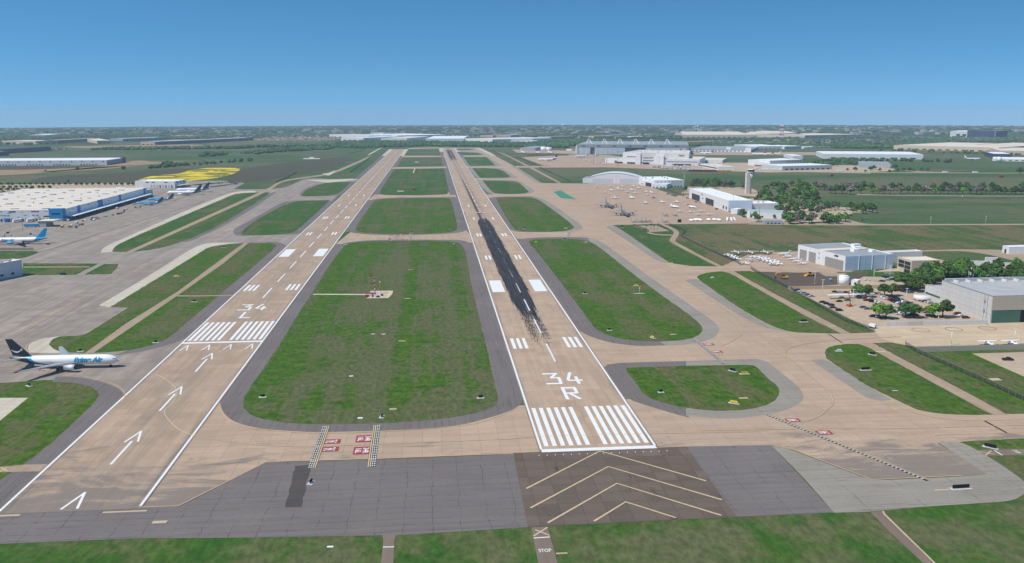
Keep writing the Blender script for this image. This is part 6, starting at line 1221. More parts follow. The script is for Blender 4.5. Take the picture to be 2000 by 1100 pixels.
# white covered tanks and stairs at the apron edge
for i,(px,t) in enumerate((((1350,432.8),'leftmost small one'),((1358,431.8),'second, largest of the left group'),((1363,431.4),'third, rear of the left group'),((1367,432.2),'fourth of the left group'),((1384,431.6),'left of the right group of three'),((1395,431.4),'middle of the right group of three'),((1404,432),'right of the right group of three'))):
    x,y=G(*px); e=empty('covered_tank',(x,y,.05),R_(-60)); tag(e,'rounded white covered tank at the jet apron edge, '+t,'tank','white covered tanks at the apron edge'); ring_body([(3.2,.3,.3,1.6),(2.8,.95,.95,1.6),(1.7,1.4,1.4,1.6),(-1.7,1.4,1.4,1.6),(-2.8,.95,.95,1.6),(-3.2,.3,.3,1.6)],14).build('tank_shell',WB,e); m=MB()
    for a in (-2,2): m.box(a-.3,a+.3,-1.2,1.2,0,.9)
    m.build('cradle',STL,e)
for i,(px,t) in enumerate((((1420,430.5),'left'),((1428,431),'middle'),((1434,430.5),'right'))):
    x,y=G(*px); e=empty('boarding_stairs',(x,y,.05),R_(70+i*10)); tag(e,'white mobile boarding stairs at the apron edge, '+t+' of three','stairs','boarding stairs at the apron edge'); m=MB(); m.add([(-4,-.9,.5),(3,-.9,3.6),(3,.9,3.6),(-4,.9,.5),(-4,-.9,.1),(3,-.9,3.2),(3,.9,3.2),(-4,.9,.1)],[(0,1,2,3),(7,6,5,4),(0,4,5,1),(3,2,6,7)]); m.build('stair_flight',WHT,e); m=MB(); m.box(-3.5,3.2,-1,1,.25,.45); m.build('chassis',STL,e); m=MB(); m.box(2.9,4.2,-.9,.9,3.3,3.5); m.build('platform',WHT,e)
# ================================================================ TREES
def leafmat(name,c1,c2):
    s=NT(name); n=s.noise(.55,4,.7); n2=s.noise(.12,3,.6,(4,4,4)); oi=s.n('ShaderNodeObjectInfo')
    k=s.math('ADD',s.math('MULTIPLY',n,.7),s.math('MULTIPLY',n2,.3)); c=s.mix(s.ramp(k,.32,.68),c1,c2)
    hv=s.n('ShaderNodeHueSaturation'); s.L(c,hv.inputs['Color']); s.L(s.math('MULTIPLY_ADD',oi.outputs['Random'],.6,.7),hv.inputs['Value']); s.L(s.math('MULTIPLY_ADD',oi.outputs['Random'],.035,.483),hv.inputs['Hue'])
    m=s.out(hv.outputs[0],.8); s.b.inputs['Transmission Weight'].default_value=0; return m
LF={'green':leafmat('leaves green',(.034,.085,.016),(.115,.215,.038)),'dark':leafmat('leaves dark green',(.026,.062,.014),(.085,.155,.032)),'lime':leafmat('leaves fresh green',(.065,.14,.02),(.18,.30,.045)),'bare':leafmat('leaves brown mauve',(.11,.09,.075),(.23,.19,.165))}
def crown_mesh(seed,n,leaf,wide=1.0):
    rg=random.Random(seed); m=MB(); lobes=[(0,0,6.3,2.7)]
    for i in range(8):
        a=i*2*math.pi/8+rg.uniform(-.4,.4); r=rg.uniform(1.7,2.9)*wide; lobes.append((r*math.cos(a),r*math.sin(a),rg.uniform(4.1,6.4),rg.uniform(1.4,2.2)))
    for i in range(4): a=rg.uniform(0,6.28); lobes.append((rg.uniform(.3,1.6)*math.cos(a),rg.uniform(.3,1.6)*math.sin(a),rg.uniform(6.8,8.2),rg.uniform(1.1,1.8)))
    for i in range(n):
        L=lobes[rg.randrange(len(lobes))]; th=rg.uniform(0,6.283); cz=rg.uniform(-.75,1); sr=math.sqrt(max(0,1-cz*cz)); d=Vector((sr*math.cos(th),sr*math.sin(th),cz)); rr=L[3]*rg.uniform(.62,1.08)
        c=Vector(L[:3])+Vector((d.x,d.y,d.z*.85))*rr; nn=(d+Vector((rg.uniform(-.7,.7),rg.uniform(-.7,.7),rg.uniform(-.4,.9)))).normalized()
        a=nn.orthogonal().normalized(); b=nn.cross(a); s=leaf*rg.uniform(.6,1.4); q=rg.uniform(0,6.28); u=a*math.cos(q)+b*math.sin(q); v=nn.cross(u)
        m.add([c-u*s-v*s*.5,c+u*s*.2-v*s,c+u*s+v*s*.4,c-u*s*.3+v*s],[(0,1,2,3)])
    return m.mesh('crown')
def trunk_mesh(seed):
    rg=random.Random(seed); m=MB(); m.tube([(0,0,-.2),(.05,.03,1.6),(.1,0,3.0),(0,.1,5.6)],[.34,.27,.22,.09],7)
    for i in range(6): a=i*1.05+rg.uniform(-.3,.3); z=rg.uniform(2.1,3.4); r=rg.uniform(1.7,2.7); m.tube([(.06,0,z),(r*.5*math.cos(a),r*.5*math.sin(a),z+1.2),(r*math.cos(a),r*math.sin(a),z+2.4)],[.15,.10,.05],5)
    me=m.mesh('trunk'); me.materials.append(BRK); return me
NEAR=[crown_mesh(s,1500,.42) for s in (1,2,3,4)]; MID=[crown_mesh(s,420,.75) for s in (5,6,7,8)]; SML=[crown_mesh(s,110,1.25) for s in (9,10,11)]
for me in NEAR+MID+SML: me.materials.append(LF['green'])
TR=[trunk_mesh(s) for s in (1,2,3)]
def tree(x,y,h,mat,label,group=None,kind='mid',wd=1.0,name='broadleaf_tree'):
    rg=random; e=empty(name,(x,y,gz(x,y)),rg.uniform(0,6.28)); k=h/8.9; e.scale=(k*wd,k*wd,k); tag(e,label,'tree',group)
    o=bpy.data.objects.new('crown',rg.choice({'near':NEAR,'mid':MID,'small':SML}[kind])); COL.objects.link(o); o.parent=e; o.material_slots[0].link='OBJECT'; o.material_slots[0].material=LF[mat]
    o=bpy.data.objects.new('trunk',rg.choice(TR)); COL.objects.link(o); o.parent=e; return e
def treep(px,h,mat,label,group=None,kind='mid',wd=1.0): x,y=G(*px); return tree(x,y,h,mat,label,group,kind,wd)
random.seed(21)
for px,top,mat,t in (((1676,580),555.5,'green','left tree of the first pair on the car park'),((1691,580.5),557,'green','right tree of the first pair on the car park'),((1727,578.7),554.5,'dark','left tree of the second car park pair, beside the long car rows'),((1741.5,578.5),555.5,'green','right tree of the second car park pair'),((1716,622),592.5,'lime','left tree of the nearest pair, pale green, by the concrete wall'),((1730,622.5),595,'green','right tree of the nearest pair by the concrete wall'),((1768,621),593,'dark','left tree of the third pair near the wall'),((1785,621),593,'green','right tree of the third pair near the wall'),((1824,620),594,'lime','smaller left tree of the last pair before the near hangar'),((1841,620.5),588.5,'dark','larger right tree of the last pair before the near hangar')):
    treep(px,H(px[0],px[1],top),mat,'broadleaf tree, '+t,'car park trees','near',1.28)
def inside(x,y,P):
    c=False
    for i in range(len(P)):
        a,b=P[i-1],P[i]
        if (a[1]>y)!=(b[1]>y) and x<(b[0]-a[0])*(y-a[1])/(b[1]-a[1])+a[0]: c=not c
    return c
def scatter(poly,n,mind,seed):
    W=[G(*p) for p in poly]; rg=random.Random(seed); x0=min(p[0] for p in W);x1=max(p[0] for p in W);y0=min(p[1] for p in W);y1=max(p[1] for p in W); o=[]; k=0
    while len(o)<n and k<n*60:
        k+=1; x=rg.uniform(x0,x1); y=rg.uniform(y0,y1)
        if inside(x,y,W) and all((x-a)**2+(y-b)**2>mind*mind for a,b in o): o.append((x,y))
    return o
def grove(poly,n,mind,seed,h,mats,label,group,kind='mid',wd=1.0):
    for i,(x,y) in enumerate(scatter(poly,n,mind,seed)):
        m_=mats[(i*7+seed)%len(mats)]; cn={'green':'green','dark':'dark green','lime':'pale green','bare':'brown leafless'}[m_]
        tree(x,y,random.uniform(h*.8,h*1.15),m_,cn+' tree '+label,cn+' trees '+label,kind,wd*random.uniform(.9,1.12))
grove([(1766,562),(1788,552),(1800,541),(1830,538),(1862,541),(1862,549),(1845,548),(1815,560),(1790,568)],26,8,1,10.5,['green','dark','green','lime','green'],'in the thick clump between the cream office and the near hangar','near')if 0 else None
for i,(x,y) in enumerate(scatter([(1766,566),(1775,555),(1790,548),(1800,541),(1830,534),(1900,532),(1912,540),(1850,549),(1838,553),(1812,563),(1785,570)],34,7.5,1)):
    m_=['green','dark','green','lime','green'][i%5]; cn={'green':'green','dark':'dark green','lime':'pale green'}[m_]; lb='tree in the thick clump between the cream office and the near hangar'; tree(x,y,random.uniform(9,12),m_,cn+' '+lb,cn+' trees in the clump behind the near hangar','near',1.3)
grove([(1850,549),(1900,541),(1960,538),(2060,538),(2060,556),(1990,552),(1900,552)],24,8,2,11,['green','dark','green'],'behind the near hangar roof','', 'near',1.1)
grove([(1890,529),(1950,526),(2060,528),(2060,536),(1960,536),(1900,538)],14,10,3,8.5,['dark','green'],'among the cars behind the near hangar','','mid',1.1)
grove([(1482,384),(1500,366),(1560,362),(1590,372),(1600,392),(1585,400),(1500,404),(1480,398)],50,11,4,10.5,['dark','green','green','dark','lime'],'in the dense grove right of the control tower','',wd=1.3)
grove([(1500,405),(1585,402),(1640,404),(1648,412),(1600,420),(1530,420),(1510,412)],34,11,5,9.5,['dark','green','dark','bare'],'in the car park grove below the dense trees','')
grove([(1650,408),(1700,412),(1712,415),(1670,419)],12,9,6,9.5,['dark','dark','green'],'at the right tip of the car park grove','')
grove([(1531,434),(1560,428),(1590,434),(1585,438.5),(1540,438.5)],11,8,7,11,['green','dark','green','bare'],'in front of the flight school at the meadow edge','')
grove([(1606,432),(1640,427),(1662,433),(1655,438),(1610,438)],9,8,8,10,['lime','green','dark','lime'],'at the road bend by the meadow','')
grove([(1346,366),(1360,359),(1430,359),(1436,366),(1400,369),(1350,370)],24,10,9,10.5,['dark','green','dark','bare','green'],'behind the corporate hangar, left of the tower','')
grove([(1438,366),(1456,364),(1456,370),(1440,371)],4,9,10,10,['bare','green'],'just left of the control tower','')
grove([(1334,372),(1345,370),(1346,374),(1336,376)],3,8,11,7,['green'],'beside the operations building','')
for px,h,m_,t in (((1451,424.5),10,'green','between the garden shed and the flight school'),((1474,428),9,'green','directly before the flight school entrance'),((1480,432),8,'dark','at the lower corner of the flight school'),((1512,427),5,'green','small one before the flight school wall')): treep(px,h,m_,'round tree '+t)
rowx=[(1590,371,'bare'),(1602,371,'bare'),(1610,372,'dark'),(1622,378,'bare'),(1632,379,'dark'),(1640,372,'bare'),(1645,379,'dark'),(1656,373,'bare'),(1661,380,'bare'),(1672,372,'bare'),(1681,379,'dark'),(1686,371,'dark'),(1702,372,'dark'),(1704,379,'lime'),(1716,379,'lime'),(1727,379,'bare'),(1738,379.5,'bare'),(1742,371.5,'dark'),(1758,379,'bare'),(1756,372,'dark'),(1773,378,'dark'),(1785,379,'dark'),(1790,372,'dark'),(1801,379,'dark'),(1812,379,'bare'),(1825,379.5,'lime'),(1822,371.5,'dark'),(1837,379,'dark'),(1845,372,'dark'),(1852,379,'bare'),(1856,371.5,'dark'),(1868,379.5,'bare'),(1872,372,'dark'),(1880,379,'lime'),(1886,372,'dark'),(1894,379,'dark'),(1907,380,'bare'),(1918,379,'bare'),(1917,372,'dark'),(1934,380,'lime'),(1938,371.5,'dark'),(1948,379,'dark'),(1961,380,'dark'),(1974,379.5,'lime'),(1983,380,'dark'),(1995,380,'dark'),(1998,371,'dark'),(2012,380,'bare')]
cnt=collections.Counter()
for px,py,m_ in rowx:
    cn={'dark':'dark green','lime':'pale green','bare':'brown leafless'}[m_]; rw='front' if py>375 else 'back'; cnt[(cn,rw)]+=1; c_=cnt[(cn,rw)]
    nm=['first','second','third','fourth','fifth','sixth','seventh','eighth','ninth','tenth','eleventh','twelfth','thirteenth','fourteenth'][c_-1]
    treep((px,py),random.uniform(11,14.5) if m_!='lime' else 10,m_,f'{nm} {cn} tree from the left in the {rw} line of the long meadow row','long tree row across the meadow',wd=1.1)
for i,(px,py,h) in enumerate(((1670,334,9),(1700,334,10),(1707,332,10),(1748,330,11),(1765,335,8),(1777,335,8),(1737,337,6),(1753,335,7),(1785,335,6),(1800,335,8),(1812,335,7),(1718,335,7),(1655,334,6),(1992,340,14),(1690,337,6),(1625,326,9),(1634,325,9))):
    treep((px,py),h,'dark','dark round tree beside the far road','round trees along the far road',None and 'mid' or 'mid',1.25)
for i in range(25):
    for j,(yy,xe) in enumerate(((362.8,275),(369.3,100),(374,60),(380,38))):
        x=-8+i*11.2+(j%2)*5
        if x<xe: treep((x+random.uniform(-1.5,1.5),yy+random.uniform(-.4,.4)),6.2,['dark','green','dark'][i%3],['small round tree in the back row of the staff car park','small round tree in the second row of the staff car park','small round tree in the third row of the staff car park','small round tree in the nearest row of the staff car park'][j],['back row car park trees','second row car park trees','third row car park trees','nearest row car park trees'][j],'small',1.15)
for px,h,t in (((152,334),10,'lone tree on the plain before the white warehouse'),((89,336),5,'lone bush on the plain before the white warehouse'),((134,358.5),7,'tall narrow tree above the staff car park'),((1617,347),7,'left bare looking tree on the big green'),((1624,347),8,'right bare looking tree on the big green')): treep(px,h,'dark' if px[0]<1000 else 'bare',t,None,'mid')
# woodland masses, far away: many crowns in one object each
def ico(): 
    t=(1+5**.5)/2; v=[(-1,t,0),(1,t,0),(-1,-t,0),(1,-t,0),(0,-1,t),(0,1,t),(0,-1,-t),(0,1,-t),(t,0,-1),(t,0,1),(-t,0,-1),(-t,0,1)]; l=math.hypot(1,t)
    return [(a/l,b/l,c/l) for a,b,c in v],[(0,11,5),(0,5,1),(0,1,7),(0,7,10),(0,10,11),(1,5,9),(5,11,4),(11,10,2),(10,7,6),(7,1,8),(3,9,4),(3,4,2),(3,2,6),(3,6,8),(3,8,9),(4,9,5),(2,4,11),(6,2,10),(8,6,7),(9,8,1)]
IV,IF=ico()
def wm(name,c1,c2,sc_=1/14.):
    s=NT(name); n=s.noise(sc_,5,.75); n2=s.noise(sc_/9,4,.6,(3,3,3)); return s.out(s.mix(s.ramp(s.math('ADD',s.math('MULTIPLY',n,.55),s.math('MULTIPLY',n2,.45)),.38,.62),c1,c2),1)
WM=wm('woodland foliage',(.022,.054,.018),(.085,.150,.042)); WF=wm('far woodland foliage',(.022,.050,.026),(.080,.125,.055),1/50.)
def woods(name,polys,dens,r,hgt,mat,seed,maxn=4000):
    rg=random.Random(seed); m=MB()
    for poly in polys:
        Wp=[G(*p) for p in poly]; A=abs(sum(Wp[i-1][0]*Wp[i][1]-Wp[i][0]*Wp[i-1][1] for i in range(len(Wp))))/2; n=int(min(maxn,A*dens)); x0=min(p[0] for p in Wp);x1=max(p[0] for p in Wp);y0=min(p[1] for p in Wp);y1=max(p[1] for p in Wp); k=c=0
        while c<n and k<n*30:
            k+=1; x=rg.uniform(x0,x1); y=rg.uniform(y0,y1)
            if not inside(x,y,Wp): continue
            c+=1; R1=r*rg.uniform(.6,1.4); hh=hgt*rg.uniform(.6,1.25); z=gz(x,y)+hh*.5; q=rg.uniform(0,6.28); cq,sq=math.cos(q),math.sin(q)
            m.add([(x+(a*cq-b*sq)*R1*rg.uniform(.8,1.2),y+(a*sq+b*cq)*R1*rg.uniform(.8,1.2),z+cc*hh*.55) for a,b,cc in IV],IF)
    o=m.build(name,mat); tag(o,kind='stuff'); return o
woods('woodland',[[(640,287.5),(662,278.5),(720,277),(838,278.5),(1000,280.5),(1060,281),(1110,283),(1112,290),(1000,287.5),(900,287),(838,286),(760,288),(690,290)],[(1060,280),(1140,273),(1340,277),(1345,283),(1500,285),(1500,287),(1345,286),(1130,286),(1060,285)],[(1345,281.5),(1500,282.5),(1745,285),(1745,291),(1625,290),(1500,287.5),(1345,283.5)],[(388,306),(400,301),(445,300.5),(440,304),(400,307)],[(180,292),(350,289.5),(460,289),(500,287),(560,284),(640,284),(640,286),(560,287),(460,291),(300,293),(180,293.5)],[(470,300),(540,292),(640,290),(660,288),(640,293),(560,297),(500,302)],[(1730,284.5),(1905,288.5),(2060,290),(2060,286),(1905,284),(1740,281)]],.0042,7,9.5,WM,1,2600)
woods('far_woodland',[[(-120,263.5),(400,261),(660,260),(1000,261),(1340,261),(1700,263),(2120,262),(2120,247.5),(1500,245.2),(1000,245.2),(500,247.5),(-120,250.5)]],.00012,24,11,WF,2,5200)
woods('distant_tree_cover',[[(-120,281),(60,284),(110,274),(500,271),(660,268),(1000,267),(1120,270),(1330,273),(1330,262),(700,261),(-120,264)],[(1500,280),(1740,284),(2100,284),(2100,268),(1690,266),(1500,271),(1340,273),(1340,280)]],.0009,11,9,WF,3,3600)
for _i,(_p,_nn) in enumerate((([(1566,318),(1640,313),(1700,314),(1700,320),(1640,323),(1570,325)],52),([(1612,313.4),(1800,315),(1860,317),(1860,318.2),(1800,316.4),(1612,315)],44),([(1720,293.8),(1900,299),(1985,303),(1985,304),(1900,301),(1720,295.5)],33),([(312,327),(318,319),(350,321),(352,325),(330,328.5)],20),([(240,331),(300,328),(352,323.5),(430,318),(500,313),(500,314.5),(430,320),(352,326),(240,333)],39))):
    woods('tree_line',[_p],1,5.2,8.5,WM,40+_i,_nn)
# ---- far houses
hm=MB(); hm.box(-7,7,-5,5,0,3,False); hm2=MB(); hm2.add([(-7.6,-5.6,2.9),(7.6,-5.6,2.9),(7.6,5.6,2.9),(-7.6,5.6,2.9),(-5,0,6),(5,0,6)],[(0,1,5,4),(2,3,4,5),(1,2,5),(3,0,4),(3,2,1,0)])
RFM=[cp('shingle roof grey',(128,122,120),rough=.95),cp('shingle roof brown',(140,126,116),rough=.95),cp('shingle roof pale',(176,168,160),rough=.95)]
HM=[]
for r_ in RFM:
    q=MB(); q.v=hm.v+hm2.v; q.f=hm.f+[tuple(i+len(hm.v) for i in f) for f in hm2.f]; q.sm=[False]*len(q.f); me=q.mesh('house'); me.materials.append(TNW); me.materials.append(r_)
    for i,p in enumerate(me.polygons): p.material_index=0 if i<len(hm.f) else 1
    HM.append(me)
zones=[[(505,277),(520,264),(600,262.5),(665,263),(665,274),(620,277)],[(1345,282),(1352,276),(1500,277),(1500,283.5)],[(1500,281.5),(1500,273),(1740,271.5),(1745,279),(1640,283)],[(0,283),(20,276),(80,276),(75,283)],[(1745,275),(1760,268),(1950,271),(1950,276)],[(1180,268),(1200,262),(1330,262),(1330,268)],[(800,268),(820,260),(1050,260),(1050,266),(960,268)],[(400,268),(440,263),(500,264),(500,270)]]
allh=[]; rg=random.Random(77)
for zi,z in enumerate(zones):
    Wp=[G(*p) for p in z]; x0=min(p[0] for p in Wp);x1=max(p[0] for p in Wp);y0=min(p[1] for p in Wp);y1=max(p[1] for p in Wp); sp=24; rowg=38; y=y0; k=0
    while y<y1:
        x=x0
        while x<x1:
            if inside(x,y,Wp) and rg.random()<.78: allh.append((x+rg.uniform(-4,4),y+rg.uniform(-5,5),zi))
            x+=sp*1.15
        k+=1; y+=rowg*(1.0 if k%2 else 1.5)
allh.sort(key=lambda q:math.hypot(q[0]-CAMP.x,q[1]-CAMP.y)); zn=['left of the central warehouses','in the estate behind the great hangar','in the estate below the lattice mast','left of the far left warehouses','in the estate before the office block','beyond the hangar masts','beyond the central warehouses','right of the far left warehouses']
for i,(x,y,zi) in enumerate(allh[:290]):
    o=bpy.data.objects.new('suburban_house',HM[i%3]); COL.objects.link(o); o.location=(x,y,gz(x,y)); o.rotation_euler=(0,0,rg.choice((0,1.57))+rg.uniform(-.2,.2)); tag(o,'small '+['grey','brown','pale'][i%3]+' roofed house '+zn[zi],'house',['grey','brown','pale'][i%3]+' roofed houses '+zn[zi])
q=MB(); ng=len(hm.f); mi=[]
for x,y,zi in allh[290:]:
    z=gz(x,y); n0=len(q.v); q.v+=[(x+a,y+b,z+c) for a,b,c in hm.v+hm2.v]; q.f+=[tuple(i+n0 for i in f) for f in hm.f]+[tuple(i+n0+len(hm.v) for i in f) for f in hm2.f]; r_=rg.choice((1,1,2,3)); mi+=[0]*ng+[r_]*len(hm2.f)
q.sm=[False]*len(q.f); me=q.mesh('distant_housing'); me.materials.append(TNW)
for r_ in RFM: me.materials.append(r_)
me.polygons.foreach_set('material_index',mi); o=bpy.data.objects.new('distant_housing',me); COL.objects.link(o); tag(o,kind='stuff')
# ---- pale roofs scattered through the distant suburbs
q=MB(); rg=random.Random(9)
for i in range(420):
    px=rg.uniform(-60,2060); py=rg.uniform(247.5,262)+(rg.random()<.2)*5; x,y=G(px,py); a=rg.uniform(6,24); b=rg.uniform(8,22); z=gz(x,y); q.box(x-a,x+a,y-b,y+b,z-1,z+rg.uniform(5,9)+4)
o=q.build('distant_roofs',cp('far pale roofs',(196,192,186))); tag(o,kind='stuff')
# ================================================================ POLES, MASTS, SIGNS, SMALL THINGS
def pole(px,base,top,label,heads=2,arm=1.1,mat=None,group=None):
    x,y=G(px,base); h=H(px,base,top); e=empty('light_pole',(x,y,gz(x,y)),0); tag(e,label,'lamp post',group); m=MB(); k=max(1,h/11); m.tube([(0,0,0),(0,0,h)],[.17*k,.10*k],8); m.build('shaft',mat or WHT,e); m=MB(); m.tube([(0,0,0),(0,0,.8)],.38,10); m.build('footing',CON,e)
    for i in range(heads): s=-1 if i==0 else 1; m=MB(); m.box(min(0,s*arm*k),max(0,s*arm*k),-.22*k,.22*k,h,h+.26*k); m.build('lamp_head',mat or WHT,e)
    return e
for a in ((1605.7,576,547,'white light pole on the small oval grass island of the car park'),(1591,555,531.7,'white light pole at the corner of the dark building plot'),(1665.5,596.7,565.5,'white light pole next to the orange boom lift'),(1769.5,592,564,'white light pole in the middle of the long car rows'),(1833,622,589.7,'white light pole among the last pair of car park trees'),(1785,556,544,'white light pole rising from the thick tree clump'),(1695,560,545,'white light pole beside the white pump house'),(1706,551,528,'white light pole between the pump house and the bus shelter'),(1737.6,541.5,520,'white light pole at the bus shelter'),(1857,675,644.7,'white light pole standing at the low grey wall, left one'),(1981,668,643,'white light pole standing behind the right high winged aeroplane'),(1335,384,337.5,'tall pale mast light beside the operations building fence'),(1431.5,412,381,'tall thin mast light at the near corner of the corporate hangar'),(1482,434,389,'tall thin mast light in front of the flight school'),(1657,424,409,'white light pole at the meadow road, right one'),(1641,415,402,'white light pole at the meadow road, left one'),(1817.5,436,424,'thin light pole beside the middle of the meadow road'),(1925,436,422.5,'thin light pole beside the right end of the meadow road'),(45,450.7,416,'tall dark mast light before the terminal docks'),(109,445.6,428,'dark mast light near the blue corner'),(20.4,452.6,438,'short mast light left of the open shelter'),(1185,321,289,'tall mast light between the far apron and the parcel terminal'),(1159,321,296,'mast light on the far apron before the feeder planes'),(1207,326,296,'mast light before the parcel terminal stair tower'),(1256,318,300,'mast light at the parcel terminal roof line'),(1287,329,309,'mast light in the container yard')):
    pole(a[0],a[1],a[2],a[3],mat=WHT if a[0]>1500 else STL)
for i,t in enumerate((.12,.27,.42,.57,.72,.87)): px=121.6+(289-121.6)*t+2; yb=434-(432.3-384)*t; pole(px,yb,yb-20*(1-t*.45),'grey mast light along the cargo terminal canopy, '+ORD[i]+' from the near end',mat=STL,group='mast lights along the canopy')
def flag(px,b,t,label,cols):
    x,y=G(px,b); h=H(px,b,t); e=empty('flagpole',(x,y,0),R_(10)); tag(e,label,'flag'); m=MB(); m.tube([(0,0,0),(0,0,h)],[.14,.08],8); m.build('pole',WHT,e)
    for i,(c,a0,a1,z0,z1) in enumerate(cols):
        m=MB(); n=6
        P=[(a0+(a1-a0)*k/n,.25*math.sin((a0+(a1-a0)*k/n)*1.8)+.01*i) for k in range(n+1)]; m.add([(a,b_,h-z0-a*.55) for a,b_ in P]+[(a,b_,h-z1-a*.55) for a,b_ in P],[(k,k+1,k+n+2,k+n+1) for k in range(n)]); m.build('flag_cloth',c,e)
flag(1890.5,550,529,'white flag hanging on the left flagpole behind the near hangar',[(WHT,.1,2.2,.2,2.6)]); flag(1899.5,550,526.5,'state flag in blue, white and red on the right flagpole',[(NAV,-1.6,-.1,.2,2.8),(WHT,-3.2,-1.6,-.6,.7),(RED,-3.2,-1.6,.7,2.0)])
# lattice mast and water towers on the skyline
def lattice(px,b,t,r,label,m1,m2,name='lattice_mast'):
    x,y=G(px,b); z=gz(x,y); h=H(px,b,t); e=empty(name,(x,y,z)); tag(e,label,'mast'); n=8
    for k in range(n):
        m=MB(); z0,z1=h*k/n,h*(k+1)/n
        for q in range(4): a,b2=q*1.5708,(q+1)*1.5708; A=(r*math.cos(a),r*math.sin(a)); B=(r*math.cos(b2),r*math.sin(b2)); m.tube([(A[0],A[1],z0),(A[0],A[1],z1)],r*.13,4); m.tube([(A[0],A[1],z0),(B[0],B[1],z1)],r*.08,4)
        m.build('mast_section',(m1,m2)[k%2],e)
    return e
lattice(1526,272,243.5,9,'red and white lattice mast standing on the right skyline',RED,WHT)
def wtower(px,b,t,label):
    x,y=G(px,b); h=H(px,b,t); e=empty('water_tower',(x,y,gz(x,y))); tag(e,label,'water tower'); m=MB(); m.tube([(0,0,0),(0,0,h*.8)],[h*.05,h*.035],10); m.build('stem',WHT,e); m=MB(); m.tube([(0,0,h*.74),(0,0,h*.8),(0,0,h*.9),(0,0,h*.97),(0,0,h)],[h*.05,h*.16,h*.19,h*.13,h*.02],14); m.build('tank',WHT,e)
wtower(1100,256,242.5,'white water tower on the skyline above the far apron'); wtower(1357,256,246.5,'shorter left water tower of the skyline pair'); wtower(1362.5,257,245.5,'taller right water tower of the skyline pair')
# glide slope station in the middle infield
x,y=G(729,580); e=empty('glide_path_station',(x,y,.1)); tag(e,'red and white equipment shelter on the white gravel pad in the infield','equipment shelter')
m=MB(); m.box(-2,2,-1.6,1.6,0,2.6); m.build('shelter',WHT,e); m=MB(); m.box(-2.15,2.15,-1.75,1.75,2.603,2.85); m.build('roof',RED,e); m=MB(); m.box(-.9,.3,-1.7,-1.6,.1,2.1); m.build('door',RED,e); m=MB(); m.box(-5.5,-3.2,-.8,1.2,0,1.5); m.build('generator',RED,e)
x,y=G(732,575); e=empty('antenna_mast',(x,y,.1)); tag(e,'tall red and white antenna mast on the infield pad','antenna mast')
for i in range(9):
    m=MB(); z0,z1=i*1.55,(i+1)*1.55
    for q in range(3): a=q*2.094; b2=(q+1)*2.094; m.tube([(.55*math.cos(a),.55*math.sin(a),z0),(.55*math.cos(a),.55*math.sin(a),z1)],.09,5); m.tube([(.55*math.cos(a),.55*math.sin(a),z0),(.55*math.cos(b2),.55*math.sin(b2),z1)],.06,4)
    m.build('mast_section',(WHT,RED)[i%2],e)
for z in (7.5,13.2): m=MB(); m.box(-3.4,.8,-.6,-.45,z,z+.7); m.build('antenna_panel',RED,e)
for s in (-4.4,): m=MB(); m.tube([(s,0,0),(s,0,13.5)],.10,5); m.build('side_mast',STL,e)
x,y=G(742.5,573); e=empty('antenna_mast',(x,y,.1)); tag(e,'shorter orange monitor mast right of the tall one on the infield pad','antenna mast'); m=MB(); m.tube([(0,0,0),(0,0,8)],.16,6); m.build('mast',ORG,e); m=MB(); m.box(-.35,.35,-.3,.3,8,8.8); m.build('antenna_head',WHT,e)
for px,lb in (((739,581),'dark cabinet on the infield pad'),((746,578),'small dark box on the infield pad')): x,y=G(*px); o=MB(); o.box(x-.9,x+.9,y-.5,y+.5,.1,1.3); o.box(x-.7,x-.5,y-.3,y-.1,0,.1); tag(o.build('equipment_cabinet',DK),lb,'cabinet')
# localiser arrays far off, small weather station
for i,(px,py,n,lb) in enumerate(((598,307,5,'left tall antenna array in the far left field'),(621,307,5,'right tall antenna array in the far left field'))):
    x,y=G(px,py); e=empty('antenna_array',(x,y,0)); tag(e,lb,'antenna'); 
    for k in range(n): m=MB(); m.tube([(k*3.2-6,0,0),(k*3.2-6,0,22)],.22,4); m.build('antenna_mast',STL,e)
x,y=G(609,309.5); e=empty('transmitter_hut',(x,y,0)); tag(e,'white transmitter hut between the two antenna arrays','hut'); m=MB(); m.box(-7,7,-4,4,0,4); m.build('wall',WHT,e); m=MB(); m.box(-7.3,7.3,-4.3,4.3,4.003,4.5); m.build('roof',GC,e); mark('concrete_pad',None,[[G(592,311),G(625,311),G(624,309),G(593,309)]],M['light'],2)
